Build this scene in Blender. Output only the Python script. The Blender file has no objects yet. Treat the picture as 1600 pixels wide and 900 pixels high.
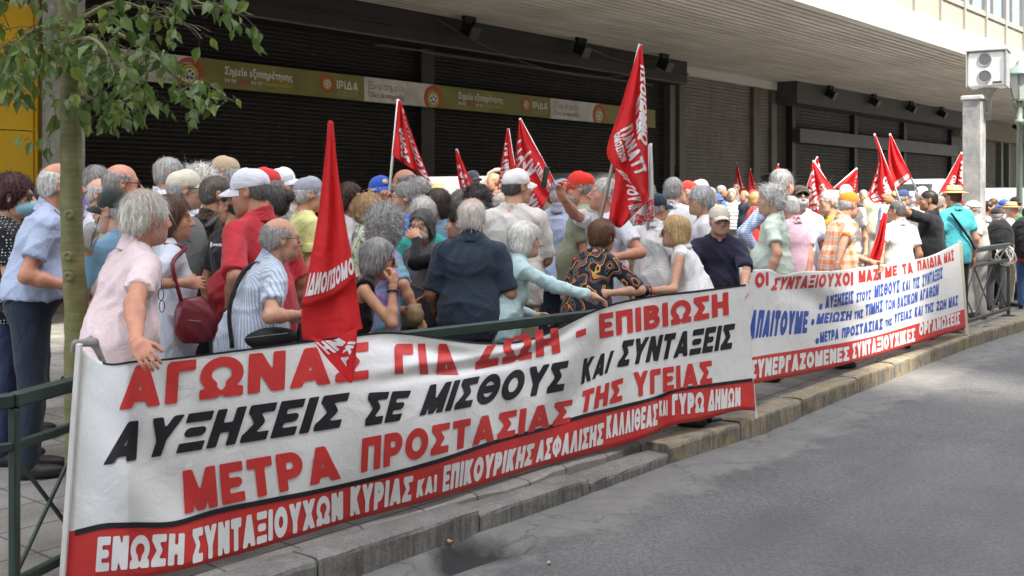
import bpy, bmesh, math, random
import numpy as np
from mathutils import Vector, Matrix

SC = bpy.context.scene
COL = SC.collection
R_ = math.radians
rng = np.random.default_rng(7)
random.seed(7)

# ------------------------------------------------------------------ camera, sky, sun, exposure
PAV = 0.13                       # pavement height above the road
CAMZ = PAV + 1.60
FPX = 1700.0                     # focal length in photo pixels (1600 wide)
HZ = 310.0                       # horizon row
cam = bpy.data.cameras.new("camera")
cam.sensor_width = 36.0
cam.lens = 36.0 * FPX / 1600.0
cam.shift_y = -(450.0 - HZ) / 1600.0
cam.clip_start = 0.05
cam.clip_end = 2000.0
cam.dof.use_dof = True
cam.dof.focus_distance = 6.6
cam.dof.aperture_fstop = 7.0
camo = bpy.data.objects.new("camera", cam)
COL.objects.link(camo)
camo.location = (0, 0, CAMZ)
camo.rotation_euler = (R_(90), 0, 0)
SC.camera = camo

SUN_EL = 56.0
SUN_TRAVEL = np.array([-0.55, 0.835])      # horizontal direction the light travels
wd = bpy.data.worlds.new("World")
SC.world = wd
wd.use_nodes = True
nt = wd.node_tree
bg = nt.nodes["Background"]
sky = nt.nodes.new("ShaderNodeTexSky")
sky.sky_type = 'NISHITA'
sky.sun_disc = False
sky.sun_elevation = R_(SUN_EL)
sky.sun_rotation = math.atan2(-SUN_TRAVEL[0], -SUN_TRAVEL[1])
sky.air_density = 1.0
sky.dust_density = 2.5
hs_ = nt.nodes.new("ShaderNodeHueSaturation")      # hazy summer sky: paler than clear blue
hs_.inputs["Saturation"].default_value = 0.5
nt.links.new(sky.outputs[0], hs_.inputs["Color"])
nt.links.new(hs_.outputs[0], bg.inputs[0])
bg.inputs[1].default_value = 0.15
sl = bpy.data.lights.new("sun", 'SUN')
sl.energy = 2.0
sl.angle = R_(1.6)          # thin haze softens the sun's edge
sl.color = (1.0, 0.95, 0.87)
so = bpy.data.objects.new("sun", sl)
COL.objects.link(so)
_d = Vector((SUN_TRAVEL[0] * math.cos(R_(SUN_EL)), SUN_TRAVEL[1] * math.cos(R_(SUN_EL)), -math.sin(R_(SUN_EL))))
so.rotation_euler = _d.to_track_quat('-Z', 'Y').to_euler()
SC.view_settings.view_transform = 'Standard'
SC.view_settings.look = 'None'
SC.view_settings.exposure = 2.32
SC.view_settings.gamma = 1.0
SC.view_settings.use_curve_mapping = False

# ------------------------------------------------------------------ placing helpers
def W(px, py, d):
    """world point seen at photo pixel (px,py) at depth d"""
    return np.array([(px - 800.0) / FPX * d, d, CAMZ + (HZ - py) / FPX * d])

TX = np.array([0.641, 0.768]); TX /= np.linalg.norm(TX)     # along the street
NX = np.array([-TX[1], TX[0]])                              # towards the shops
def WL(s, o, z):
    p = TX * s + NX * o
    return np.array([p[0], p[1], z])
def wall_s(px, o):
    q = (px - 800.0) / FPX
    return o * (TX[1] + TX[0] * q) / (TX[0] - TX[1] * q)
def wall_z(px, py, o):
    s = wall_s(px, o)
    return CAMZ + (HZ - py) / FPX * WL(s, o, 0)[1]

def GZ(x, y):
    """the street climbs gently towards the right"""
    s = np.asarray(x) * TX[0] + np.asarray(y) * TX[1]
    return .03 * np.clip(s - 7.3, 0, 5.2)

# ------------------------------------------------------------------ mesh helpers
def mesh_from(name, V, F, mats=(), midx=None, col=None, smooth=True, colname="Col"):
    """V (n,3); F list of index sequences or (m,k) array"""
    V = np.asarray(V, dtype=np.float32)
    me = bpy.data.meshes.new(name)
    me.vertices.add(len(V))
    me.vertices.foreach_set("co", V.ravel())
    if isinstance(F, np.ndarray):
        m, k = F.shape
        li = F.ravel().astype(np.int32)
        ls = np.arange(0, m * k, k, dtype=np.int32)
        lt = np.full(m, k, dtype=np.int32)
    else:
        lt = np.array([len(f) for f in F], dtype=np.int32)
        li = np.concatenate([np.asarray(f, dtype=np.int32) for f in F]) if len(F) else np.zeros(0, np.int32)
        ls = np.concatenate([[0], np.cumsum(lt)[:-1]]).astype(np.int32) if len(F) else np.zeros(0, np.int32)
    me.loops.add(len(li))
    me.loops.foreach_set("vertex_index", li)
    me.polygons.add(len(lt))
    me.polygons.foreach_set("loop_start", ls)
    if midx is not None:
        me.polygons.foreach_set("material_index", np.asarray(midx, dtype=np.int32))
    me.update(calc_edges=True)
    me.polygons.foreach_set("use_smooth", np.full(len(lt), bool(smooth)))
    for m_ in mats:
        me.materials.append(m_)
    if col is not None:
        a = me.attributes.new(colname, 'FLOAT_COLOR', 'POINT')
        c = np.ones((len(V), 4), dtype=np.float32)
        c[:, :3] = col
        a.data.foreach_set("color", c.ravel())
    return me

def link(name, me, parent=None, loc=None):
    o = bpy.data.objects.new(name, me)
    COL.objects.link(o)
    if parent is not None:
        o.parent = parent
    if loc is not None:
        o.location = loc
    return o

def tag(o, label=None, cat=None, group=None, kind=None):
    if label: o["label"] = label
    if cat: o["category"] = cat
    if group: o["group"] = group
    if kind: o["kind"] = kind
    return o

class MB:
    """mesh builder: collects boxes, tubes, lathes, quads"""
    def __init__(s):
        s.V = []; s.F = []; s.M = []; s.n = 0
    def add(s, V, F, m=0):
        V = np.asarray(V, dtype=float)
        s.V.append(V)
        for f in F:
            s.F.append(tuple(int(i) + s.n for i in f)); s.M.append(m)
        s.n += len(V)
        return s
    def box(s, c, size, R=None, m=0, bevel=0.0):
        hx, hy, hz = np.array(size) / 2.0
        if bevel <= 0:
            P = np.array([[x, y, z] for x in (-hx, hx) for y in (-hy, hy) for z in (-hz, hz)])
            F = [(0, 1, 3, 2), (4, 6, 7, 5), (0, 4, 5, 1), (2, 3, 7, 6), (0, 2, 6, 4), (1, 5, 7, 3)]
        else:
            b = min(bevel, hx * .9, hy * .9, hz * .9)
            ring = lambda z, i: [(-hx + i, -hy + i + 0, z), (hx - i, -hy + i, z), (hx - i, hy - i, z), (-hx + i, hy - i, z)]
            def oct_(z, ins):
                x, y = hx - ins, hy - ins
                return [(-x + b, -y, z), (x - b, -y, z), (x, -y + b, z), (x, y - b, z), (x - b, y, z), (-x + b, y, z), (-x, y - b, z), (-x, -y + b, z)]
            P = np.array(oct_(-hz, b) + oct_(-hz + b, 0) + oct_(hz - b, 0) + oct_(hz, b))
            F = []
            for r in range(3):
                for i in range(8):
                    j = (i + 1) % 8
                    F.append((r * 8 + i, r * 8 + j, r * 8 + 8 + j, r * 8 + 8 + i))
            F.append(tuple(range(7, -1, -1))); F.append(tuple(range(24, 32)))
        if R is not None:
            P = P @ np.array(R).T
        return s.add(P + np.array(c), F, m)
    def bar(s, a, b, w, h, m=0, up=(0, 0, 1), bevel=0.0):
        a = np.array(a, float); b = np.array(b, float)
        d = b - a; L = np.linalg.norm(d); x = d / L
        z = np.array(up, float); y = np.cross(z, x); y /= np.linalg.norm(y); z = np.cross(x, y)
        return s.box((a + b) / 2, (L, w, h), np.column_stack([x, y, z]), m, bevel)
    def tube(s, pts, r, seg=10, m=0, cap=True):
        pts = [np.array(p, float) for p in pts]
        rs = [r] * len(pts) if np.isscalar(r) else r
        V = []
        up = None
        for i, p in enumerate(pts):
            t = pts[min(i + 1, len(pts) - 1)] - pts[max(i - 1, 0)]
            t = t / (np.linalg.norm(t) + 1e-9)
            if up is None:
                up = np.array([0, 0, 1.]) if abs(t[2]) < .9 else np.array([1., 0, 0])
            x = np.cross(up, t); x /= np.linalg.norm(x) + 1e-9
            y = np.cross(t, x); up = y
            for k in range(seg):
                a = 2 * math.pi * k / seg
                V.append(p + rs[i] * (math.cos(a) * x + math.sin(a) * y))
        F = []
        for i in range(len(pts) - 1):
            for k in range(seg):
                j = (k + 1) % seg
                F.append((i * seg + k, i * seg + j, (i + 1) * seg + j, (i + 1) * seg + k))
        if cap:
            F.append(tuple(range(seg - 1, -1, -1)))
            F.append(tuple((len(pts) - 1) * seg + k for k in range(seg)))
        return s.add(V, F, m)
    def lathe(s, prof, c=(0, 0, 0), seg=24, m=0, R=None):
        V = []
        for (r, z) in prof:
            for k in range(seg):
                a = 2 * math.pi * k / seg
                V.append((r * math.cos(a), r * math.sin(a), z))
        V = np.array(V)
        if R is not None: V = V @ np.array(R).T
        F = []
        for i in range(len(prof) - 1):
            for k in range(seg):
                j = (k + 1) % seg
                F.append((i * seg + k, i * seg + j, (i + 1) * seg + j, (i + 1) * seg + k))
        F.append(tuple(range(seg - 1, -1, -1)))
        F.append(tuple((len(prof) - 1) * seg + k for k in range(seg)))
        return s.add(V + np.array(c), F, m)
    def build(s, name, mats, parent=None, smooth=False, loc=None):
        V = np.concatenate(s.V) if s.V else np.zeros((0, 3))
        if not isinstance(mats, (list, tuple)): mats = [mats]
        if loc is not None: V = V - np.array(loc)
        me = mesh_from(name, V, s.F, mats, s.M, smooth=smooth)
        return link(name, me, parent, loc)

def empty(name, loc, rz=0.0):
    o = bpy.data.objects.new(name, None)
    o.empty_display_size = .1
    COL.objects.link(o)
    o.location = loc
    o.rotation_euler = (0, 0, rz)
    return o

def adopt(parent, child):
    """parent a world-space part under a thing whose origin is elsewhere"""
    child.parent = parent
    child.matrix_parent_inverse = Matrix.Translation(parent.location).inverted() if parent.rotation_euler.z == 0 else \
        (Matrix.Translation(parent.location) @ Matrix.Rotation(parent.rotation_euler.z, 4, 'Z')).inverted()
    return child

# ------------------------------------------------------------------ materials
class NT:
    def __init__(s, name):
        s.m = bpy.data.materials.new(name); s.m.use_nodes = True
        s.t = s.m.node_tree; s.b = s.t.nodes["Principled BSDF"]
    def n(s, typ, **kw):
        nd = s.t.nodes.new(typ)
        for k, v in kw.items():
            if k.startswith("i_"):
                key = k[2:]
                nd.inputs[int(key) if key.isdigit() else key].default_value = v
            else:
                setattr(nd, k, v)
        return nd
    def l(s, a, b):
        s.t.links.new(a, b); return s
    def noise(s, scale, detail=4, rough=.55, co=None, dist=0.0):
        nd = s.n("ShaderNodeTexNoise"); nd.inputs["Scale"].default_value = scale
        nd.inputs["Detail"].default_value = detail; nd.inputs["Roughness"].default_value = rough
        nd.inputs["Distortion"].default_value = dist
        if co is not None: s.l(co, nd.inputs["Vector"])
        return nd
    def ramp(s, fac, stops, interp='LINEAR'):
        nd = s.n("ShaderNodeValToRGB"); cr = nd.color_ramp; cr.interpolation = interp
        while len(cr.elements) < len(stops): cr.elements.new(0.5)
        for e, (p, c) in zip(cr.elements, stops):
            e.position = p
            e.color = (c, c, c, 1) if np.isscalar(c) else (*c, 1)
        s.l(fac, nd.inputs[0]); return nd
    def mix(s, fac, a, b, mode='MIX'):
        nd = s.n("ShaderNodeMix", data_type='RGBA', blend_type=mode)
        for key, v in (("Factor", fac), ("A", a), ("B", b)):
            sock = [i for i in nd.inputs if i.name == key and (i.type == ('VALUE' if key == "Factor" else 'RGBA'))][0]
            if hasattr(v, "links"): s.l(v, sock)
            else: sock.default_value = v if key == "Factor" else (*v, 1)
        return [o for o in nd.outputs if o.type == 'RGBA'][0]
    def math(s, op, a, b=None):
        nd = s.n("ShaderNodeMath", operation=op)
        for i, v in enumerate((a, b)):
            if v is None: continue
            if hasattr(v, "links"): s.l(v, nd.inputs[i])
            else: nd.inputs[i].default_value = v
        return nd.outputs[0]
    def bump(s, h, strength=.3, dist=.01):
        nd = s.n("ShaderNodeBump"); nd.inputs["Strength"].default_value = strength
        nd.inputs["Distance"].default_value = dist
        s.l(h, nd.inputs["Height"]); s.l(nd.outputs[0], s.b.inputs["Normal"]); return nd
    def obj(s):
        return s.n("ShaderNodeTexCoord").outputs["Object"]
    def set(s, col=None, rough=None, metal=None, spec=None):
        if col is not None:
            if hasattr(col, "links"): s.l(col, s.b.inputs["Base Color"])
            else: s.b.inputs["Base Color"].default_value = (*col, 1)
        if rough is not None: s.b.inputs["Roughness"].default_value = rough
        if metal is not None: s.b.inputs["Metallic"].default_value = metal
        if spec is not None: s.b.inputs["Specular IOR Level"].default_value = spec
        return s

_mc = {}
def plain(name, col, rough=.6, metal=0., var=.12, scale=6., bump=0., spec=.4):
    """slightly uneven painted / solid surface"""
    key = (name, tuple(col), rough, metal)
    if key in _mc: return _mc[key]
    t = NT(name); co = t.obj()
    n = t.noise(scale, 5, .6, co)
    r = t.ramp(n.outputs[0], [(.3, 1 - var), (.7, 1 + var)])
    t.set(t.mix(1.0, col, r.outputs[0], 'MULTIPLY'), rough, metal, spec)
    if bump:
        n2 = t.noise(scale * 14, 4, .6, co); t.bump(n2.outputs[0], bump, .004)
    _mc[key] = t.m
    return t.m

def attr_mat(name, rough=.6, spec=.3, var=.1, scale=30., bump=.1, sheen=0., sss=0.):
    """colour comes from the mesh's own colour attribute"""
    t = NT(name); a = t.n("ShaderNodeAttribute", attribute_name="Col")
    co = t.obj(); n = t.noise(scale, 5, .6, co)
    r = t.ramp(n.outputs[0], [(.3, 1 - var), (.7, 1 + var)])
    t.set(t.mix(1.0, a.outputs["Color"], r.outputs[0], 'MULTIPLY'), rough, 0, spec)
    if bump:
        n2 = t.noise(scale * 6, 3, .6, co); t.bump(n2.outputs[0], bump, .002)
    if sheen: t.b.inputs["Sheen Weight"].default_value = sheen
    if sss:
        t.b.inputs["Subsurface Weight"].default_value = sss
        t.b.inputs["Subsurface Radius"].default_value = (.012, .005, .003)
        t.b.inputs["Subsurface Scale"].default_value = .5
    return t.m
# ------------------------------------------------------------------ ground
KP = np.array([[-9.6, -5.56], [-0.95, 4.69], [1.74, 7.88], [3.84, 10.4], [6.07, 12.9], [24.6, 34.6], [110., 138.]])   # kerb line, left to right
def kerb_pt(L):
    seg = np.diff(KP, axis=0); ln = np.linalg.norm(seg, axis=1); cs = np.concatenate([[0], np.cumsum(ln)])
    i = min(max(np.searchsorted(cs, L) - 1, 0), len(ln) - 1)
    return KP[i] + seg[i] * (L - cs[i]) / ln[i], seg[i] / ln[i]
_cs = np.concatenate([[0], np.cumsum(np.linalg.norm(np.diff(KP, axis=0), axis=1))])

def mat_road():
    t = NT("asphalt"); g = t.n("ShaderNodeNewGeometry"); P = g.outputs["Position"]
    n1 = t.noise(190, 3, .7, P); n2 = t.noise(1.1, 5, .6, P, .4); n3 = t.noise(38, 4, .6, P)
    base = t.ramp(n2.outputs[0], [(.28, (.102, .100, .096)), (.5, (.122, .119, .115)), (.75, (.143, .139, .133))])
    sp = t.ramp(n1.outputs[0], [(.30, .40), (.5, .95), (.72, 1.8)])
    c = t.mix(1.0, base.outputs[0], sp.outputs[0], 'MULTIPLY')
    mpr = t.n("ShaderNodeMapping"); t.l(P, mpr.inputs[0]); mpr.vector_type = 'TEXTURE'; mpr.inputs["Rotation"].default_value = (0, 0, math.atan2(TX[1], TX[0])); mpr.inputs["Scale"].default_value = (9., 1.1, 1)
    n5 = t.noise(1.6, 6, .62, mpr.outputs[0], .3); c = t.mix(1.0, c, t.ramp(n5.outputs[0], [(.32, .80), (.5, 1.0), (.7, 1.12)]).outputs[0], 'MULTIPLY')      # wheel tracks along the street
    n6 = t.noise(.9, 7, .7, P, 1.2); c = t.mix(1.0, c, t.ramp(n6.outputs[0], [(.30, .72), (.40, 1.0)]).outputs[0], 'MULTIPLY')      # oily stains
    v6 = t.n("ShaderNodeTexVoronoi"); v6.inputs["Scale"].default_value = 26; t.l(P, v6.inputs["Vector"]); c = t.mix(1.0, c, t.ramp(v6.outputs["Distance"], [(.0, 1.3), (.10, 1.0)]).outputs[0], 'MULTIPLY')      # pale chippings
    sp2 = t.ramp(n3.outputs[0], [(.3, .76), (.7, 1.22)])
    c = t.mix(1.0, c, sp2.outputs[0], 'MULTIPLY')
    # concrete gutter strip beside the kerb: distance to the kerb line
    d = (KP[2] - KP[1]) / np.linalg.norm(KP[2] - KP[1]); nn = np.array([d[1], -d[0]])
    dt = t.n("ShaderNodeVectorMath", operation='DOT_PRODUCT'); t.l(P, dt.inputs[0]); dt.inputs[1].default_value = (nn[0], nn[1], 0)
    dist = t.math('SUBTRACT', dt.outputs["Value"], float(nn @ KP[1]))
    nz = t.noise(2.6, 6, .65, P); wob = t.math('MULTIPLY', t.math('SUBTRACT', nz.outputs[0], .5), 1.0)
    e = t.math('ADD', dist, wob)
    gut = t.ramp(t.math('MULTIPLY', e, 1.15), [(.42, 1.0), (.60, 0.0)])
    nc = t.noise(5, 8, .65, P); conc = t.ramp(nc.outputs[0], [(.3, (.135, .130, .121)), (.7, (.20, .193, .18))])
    fine = t.noise(110, 3, .6, P); fr = t.ramp(fine.outputs[0], [(.3, .85), (.7, 1.13)])
    cc = t.mix(1.0, conc.outputs[0], fr.outputs[0], 'MULTIPLY')
    vor = t.n("ShaderNodeTexVoronoi", feature='DISTANCE_TO_EDGE'); vor.inputs["Scale"].default_value = .85
    wv = t.noise(3.0, 4, .6, P); wadd = t.n("ShaderNodeVectorMath", operation='MULTIPLY_ADD')
    t.l(wv.outputs["Color"], wadd.inputs[0]); wadd.inputs[1].default_value = (.5, .5, .5); t.l(P, wadd.inputs[2]); t.l(wadd.outputs[0], vor.inputs["Vector"])
    crack = t.ramp(vor.outputs["Distance"], [(.0, .25), (.012, 1.0)])
    cc = t.mix(.45, cc, t.mix(1.0, cc, crack.outputs[0], 'MULTIPLY'))
    col = t.mix(gut.outputs[0], c, cc)
    # drain hole coloured near-black, fading out at its rim
    hx, hy = HOLE
    sub = t.n("ShaderNodeVectorMath", operation='DISTANCE'); t.l(P, sub.inputs[0]); sub.inputs[1].default_value = (hx, hy, -.05)
    nh = t.noise(14, 5, .6, P)
    hd = t.ramp(t.math('ADD', sub.outputs["Value"], t.math('MULTIPLY', nh.outputs[0], .1)), [(.22, 1.), (.34, 0.)])
    col = t.mix(hd.outputs[0], col, (.03, .029, .028))
    t.set(col, .88, 0, .3)
    t.bump(t.math('ADD', n1.outputs[0], t.math('MULTIPLY', n3.outputs[0], .6)), .55, .006)
    return t.m
HOLE = W(748, 858, 1.72 * FPX / (858 - HZ))[:2]

def grid_axis(lo, hi, f0, f1, step):
    a = np.arange(f0, f1 + 1e-6, step)
    l = f0 - np.geomspace(step * 1.4, f0 - lo, 22); r = f1 + np.geomspace(step * 1.4, hi - f1, 22)
    return np.unique(np.concatenate([l, a, r]))
gx = grid_axis(-400, 400, -2.2, 3.4, .055); gy = grid_axis(-400, 600, 3.2, 8.6, .055)
XX, YY = np.meshgrid(gx, gy, indexing='ij')
dd = (KP[2] - KP[1]) / np.linalg.norm(KP[2] - KP[1])
ha = (XX - HOLE[0]) * dd[0] + (YY - HOLE[1]) * dd[1]; hb = -(XX - HOLE[0]) * dd[1] + (YY - HOLE[1]) * dd[0]
ang = np.arctan2(hb, ha)
rr = np.sqrt((ha / .36) ** 2 + (hb / .17) ** 2) * (1 + .12 * np.sin(3 * ang + 1) + .08 * np.sin(7 * ang))
ZZ = -.10 * (1 / (1 + np.exp((rr - .9) * 13)))
koff = (XX - KP[1][0]) * dd[1] - (YY - KP[1][1]) * dd[0]
ZZ += np.where((koff > -.3) & (koff < 3), .012 * np.sin(XX * 2.1 + 1) * np.sin(YY * 1.7) * np.exp(-(koff / .8) ** 2), 0)
ZZ += .03 * np.exp(-((koff - .25) / .3) ** 2) * np.exp(-(((XX - .75) / .9) ** 2))           # concrete ramped up to the sunken kerb
ZZ += GZ(XX, YY)
nx_, ny_ = XX.shape
idx = np.arange(nx_ * ny_).reshape(nx_, ny_)
Fq = np.stack([idx[:-1, :-1], idx[1:, :-1], idx[1:, 1:], idx[:-1, 1:]], -1).reshape(-1, 4)
tag(link("road", mesh_from("road", np.stack([XX, YY, ZZ], -1).reshape(-1, 3), Fq, [mat_road()])), kind="structure")

def mat_pavement():
    t = NT("pavement_concrete"); g = t.n("ShaderNodeNewGeometry"); P = g.outputs["Position"]
    mp = t.n("ShaderNodeMapping"); t.l(P, mp.inputs[0]); mp.inputs["Rotation"].default_value = (0, 0, -math.atan2(TX[1], TX[0]))
    br = t.n("ShaderNodeTexBrick"); t.l(mp.outputs[0], br.inputs[0])
    br.offset = 0; br.inputs["Scale"].default_value = 1; br.inputs["Brick Width"].default_value = .4; br.inputs["Row Height"].default_value = .4
    br.inputs["Mortar Size"].default_value = .008; br.inputs["Color1"].default_value = (.24, .225, .20, 1); br.inputs["Color2"].default_value = (.29, .275, .25, 1)
    br.inputs["Mortar"].default_value = (.12, .11, .10, 1)
    n = t.noise(2.2, 7, .65, P); r = t.ramp(n.outputs[0], [(.3, .62), (.7, 1.15)])
    c = t.mix(1.0, br.outputs["Color"], r.outputs[0], 'MULTIPLY')
    n2 = t.noise(70, 4, .6, P); r2 = t.ramp(n2.outputs[0], [(.3, .8), (.7, 1.15)])
    t.set(t.mix(1.0, c, r2.outputs[0], 'MULTIPLY'), .85, 0, .3); t.bump(n2.outputs[0], .3, .005)
    return t.m
# pavement: one sheet from the kerb back under the buildings
KW = .20
pv = []; Ls = np.concatenate([np.arange(0, 40, .12), np.linspace(40, _cs[-1], 40)])
rj = np.random.default_rng(3)
for L in Ls:
    p, d = kerb_pt(L); n = np.array([-d[1], d[0]])
    jag = .035 * math.sin(L * 5.1) * math.sin(L * 2.3 + 1) + rj.uniform(-.02, .02)
    e = p + n * (KW - .02 + (jag if L < 40 else 0))
    g_ = float(GZ(*p)); q = e + n * .02; fr = e + NX * 160.
    pv += [(e[0], e[1], -.05), (e[0], e[1], PAV - .012 + g_), (q[0], q[1], PAV + g_), (fr[0], fr[1], PAV + g_)]
F = []
for i in range(len(Ls) - 1):
    for k in range(3):
        F.append((i * 4 + k, (i + 1) * 4 + k, (i + 1) * 4 + k + 1, i * 4 + k + 1))
tag(link("pavement", mesh_from("pavement", pv, F, [mat_pavement()], smooth=False)), kind="structure")

def mat_kerb(yellow):
    t = NT("kerb_stone_yellow" if yellow else "kerb_stone"); g = t.n("ShaderNodeNewGeometry"); P = g.outputs["Position"]
    n = t.noise(4, 8, .68, P); c = t.ramp(n.outputs[0], [(.28, (.10, .094, .084)), (.5, (.185, .177, .161)), (.75, (.265, .255, .232))]).outputs[0]
    n2 = t.noise(60, 5, .65, P)
    c = t.mix(1.0, c, t.ramp(n2.outputs[0], [(.3, .7), (.7, 1.2)]).outputs[0], 'MULTIPLY')
    if yellow:
        n3 = t.noise(7, 9, .7, P); m = t.ramp(n3.outputs[0], [(.42, .03), (.60, .62)])
        c = t.mix(m.outputs[0], c, (.38, .28, .13))
    # vertical drip stains
    mp = t.n("ShaderNodeMapping"); t.l(P, mp.inputs[0]); mp.inputs["Scale"].default_value = (1, 1, .12)
    n4 = t.noise(34, 4, .6, mp.outputs[0]); st = t.ramp(n4.outputs[0], [(.35, .55), (.55, 1.0)])
    sep = t.n("ShaderNodeSeparateXYZ"); t.l(g.outputs["Normal"], sep.inputs[0])
    side = t.math('SUBTRACT', 1.0, t.math('ABSOLUTE', sep.outputs[2]))
    c = t.mix(side, c, t.mix(1.0, c, st.outputs[0], 'MULTIPLY'))
    t.set(c, .85, 0, .3); t.bump(t.math('ADD', n2.outputs[0], n.outputs[0]), .5, .008)
    return t.m
kb = MB(); L = 0.0; kr = np.random.default_rng(11); i = 0
def chip(P, seed, amp=.006):
    r = np.random.default_rng(seed); return P + r.normal(0, amp, P.shape)
while L < 75:
    ln = kr.uniform(.85, 1.1); (p0, d) = kerb_pt(L + .006); (p1, _) = kerb_pt(L + ln - .006)
    mid, _ = kerb_pt(L + ln / 2); n = np.array([-d[1], d[0]])
    px = mid[0] / max(mid[1], .1) * FPX + 800
    hgt = PAV + .006; yel = 0
    if 640 < px < 1040 and mid[1] > 0: hgt = np.interp(px, [640, 760, 860, 960, 1040], [.125, .115, .10, .085, .07])
    if px > 1030 and mid[1] > 0: yel = 1
    tw = kr.uniform(-.012, .012)
    pr = [(0, -.12), (.002, hgt - .026), (.007, hgt - .010), (.022, hgt - .001), (.06, hgt), (KW - .03, hgt + tw * .3), (KW, hgt - .008), (KW, -.12)]
    NS = 9; V = []
    for k in range(NS):
        q = p0 + (p1 - p0) * k / (NS - 1)
        end = 1.0 if 0 < k < NS - 1 else 0.0
        for (o, z) in pr:
            oo = o + (0 if end else (.008 if o < .1 else -.004)); zz = z - (0 if end else .007) + float(GZ(*q))
            V.append((q[0] + n[0] * oo, q[1] + n[1] * oo, zz + (tw * (k / (NS - 1) - .5) if z > 0 else 0)))
    V = chip(np.array(V), i, .0018); m = len(pr); F = []
    for k in range(NS - 1):
        for j in range(m - 1):
            F.append((k * m + j, (k + 1) * m + j, (k + 1) * m + j + 1, k * m + j + 1))
    F.append(tuple(range(m))); F.append(tuple((NS - 1) * m + j for j in range(m - 1, -1, -1)))
    kb.add(V, F, yel); L += ln; i += 1
tag(kb.build("kerb", [mat_kerb(False), mat_kerb(True)], smooth=False), kind="structure")

# ------------------------------------------------------------------ the long shop building
def strip(prof, s0, s1, n=2, jit=0):
    """extrude a profile of (offset, z) along the street from s0 to s1"""
    V = []; F = []; m = len(prof)
    for k in range(n):
        s = s0 + (s1 - s0) * k / (n - 1)
        for (o, z) in prof: V.append(WL(s, o, z))
    for k in range(n - 1):
        for j in range(m - 1):
            F.append((k * m + j, k * m + j + 1, (k + 1) * m + j + 1, (k + 1) * m + j))
    return V, F
def sbox(mb, s0, s1, o0, o1, z0, z1, m=0):
    P = [WL(s, o, z) for s in (s0, s1) for o in (o0, o1) for z in (z0, z1)]
    mb.add(P, [(0, 1, 3, 2), (4, 6, 7, 5), (0, 4, 5, 1), (2, 3, 7, 6), (0, 2, 6, 4), (1, 5, 7, 3)], m)

def shutter_mat(name, c1, c2, streak=.25):
    t = NT(name); g = t.n("ShaderNodeNewGeometry"); P = g.outputs["Position"]
    n = t.noise(1.3, 6, .6, P); c = t.ramp(n.outputs[0], [(.3, c1), (.7, c2)]).outputs[0]
    mp = t.n("ShaderNodeMapping"); t.l(P, mp.inputs[0]); mp.inputs["Scale"].default_value = (1, 1, .08)
    n2 = t.noise(9, 5, .65, mp.outputs[0]); c = t.mix(1.0, c, t.ramp(n2.outputs[0], [(.3, 1 - streak), (.7, 1 + streak)]).outputs[0], 'MULTIPLY')
    n3 = t.noise(6, 3, .5, P); sp = t.ramp(n3.outputs[0], [(.70, 0), (.76, .35)])
    c = t.mix(sp.outputs[0], c, (.25, .22, .19))
    t.set(c, .62, 0, .35); t.bump(n2.outputs[0], .15, .01); return t.m
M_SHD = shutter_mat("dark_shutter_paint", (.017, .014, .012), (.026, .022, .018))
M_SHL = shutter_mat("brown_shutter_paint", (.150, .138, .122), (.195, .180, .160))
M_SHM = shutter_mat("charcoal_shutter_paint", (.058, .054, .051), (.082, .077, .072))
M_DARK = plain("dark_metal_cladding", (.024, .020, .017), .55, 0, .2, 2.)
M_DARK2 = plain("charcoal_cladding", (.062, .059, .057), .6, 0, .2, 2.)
M_POST = plain("shutter_post_metal", (.026, .023, .021), .5, 0, .15, 3.)
M_POSTL = plain("brown_post_metal", (.10, .085, .07), .55, 0, .15, 3.)

def shutter_profile(o, z0, z1, pitch=.085, depth=.032):
    pr = []; z = z0
    while z < z1 - 1e-6:
        zt = min(z + pitch, z1); h = zt - z
        pr += [(o, z), (o - depth, z + .25 * h), (o - depth, z + .62 * h), (o, z + .95 * h)]
        z = zt
    return pr
OW = 17.24
Zc = CAMZ
Z_SOF = Zc + 4.06
bld = empty("shop_building", WL(30, OW, PAV)); tag(bld, "long shop building with lowered dark and brown shutters under a deep slatted canopy", "building")
def bpart(name, mb, mats, smooth=False): return adopt(bld, mb.build(name, mats, None, smooth))
S = lambda px, o=OW: wall_s(px, o)
sL, sE, sM0, sM1, sEnd = S(132), S(1046), S(1240), S(1488), 125.0
# core mass
mb = MB(); sbox(mb, -6, sEnd, OW + .35, OW + 14, -.05, Z_SOF + 18, 0); sbox(mb, -6, sEnd, 10.02, OW + .35, Z_SOF + .42, Z_SOF + 18, 0)
M_FAC = plain("cream_facade_render", (.40, .37, .31), .8, 0, .07, .7)
M_FASC = plain("pale_fascia_concrete", (.50, .485, .45), .8, 0, .06, .9)
bpart("wall", mb, [M_FAC])
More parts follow.
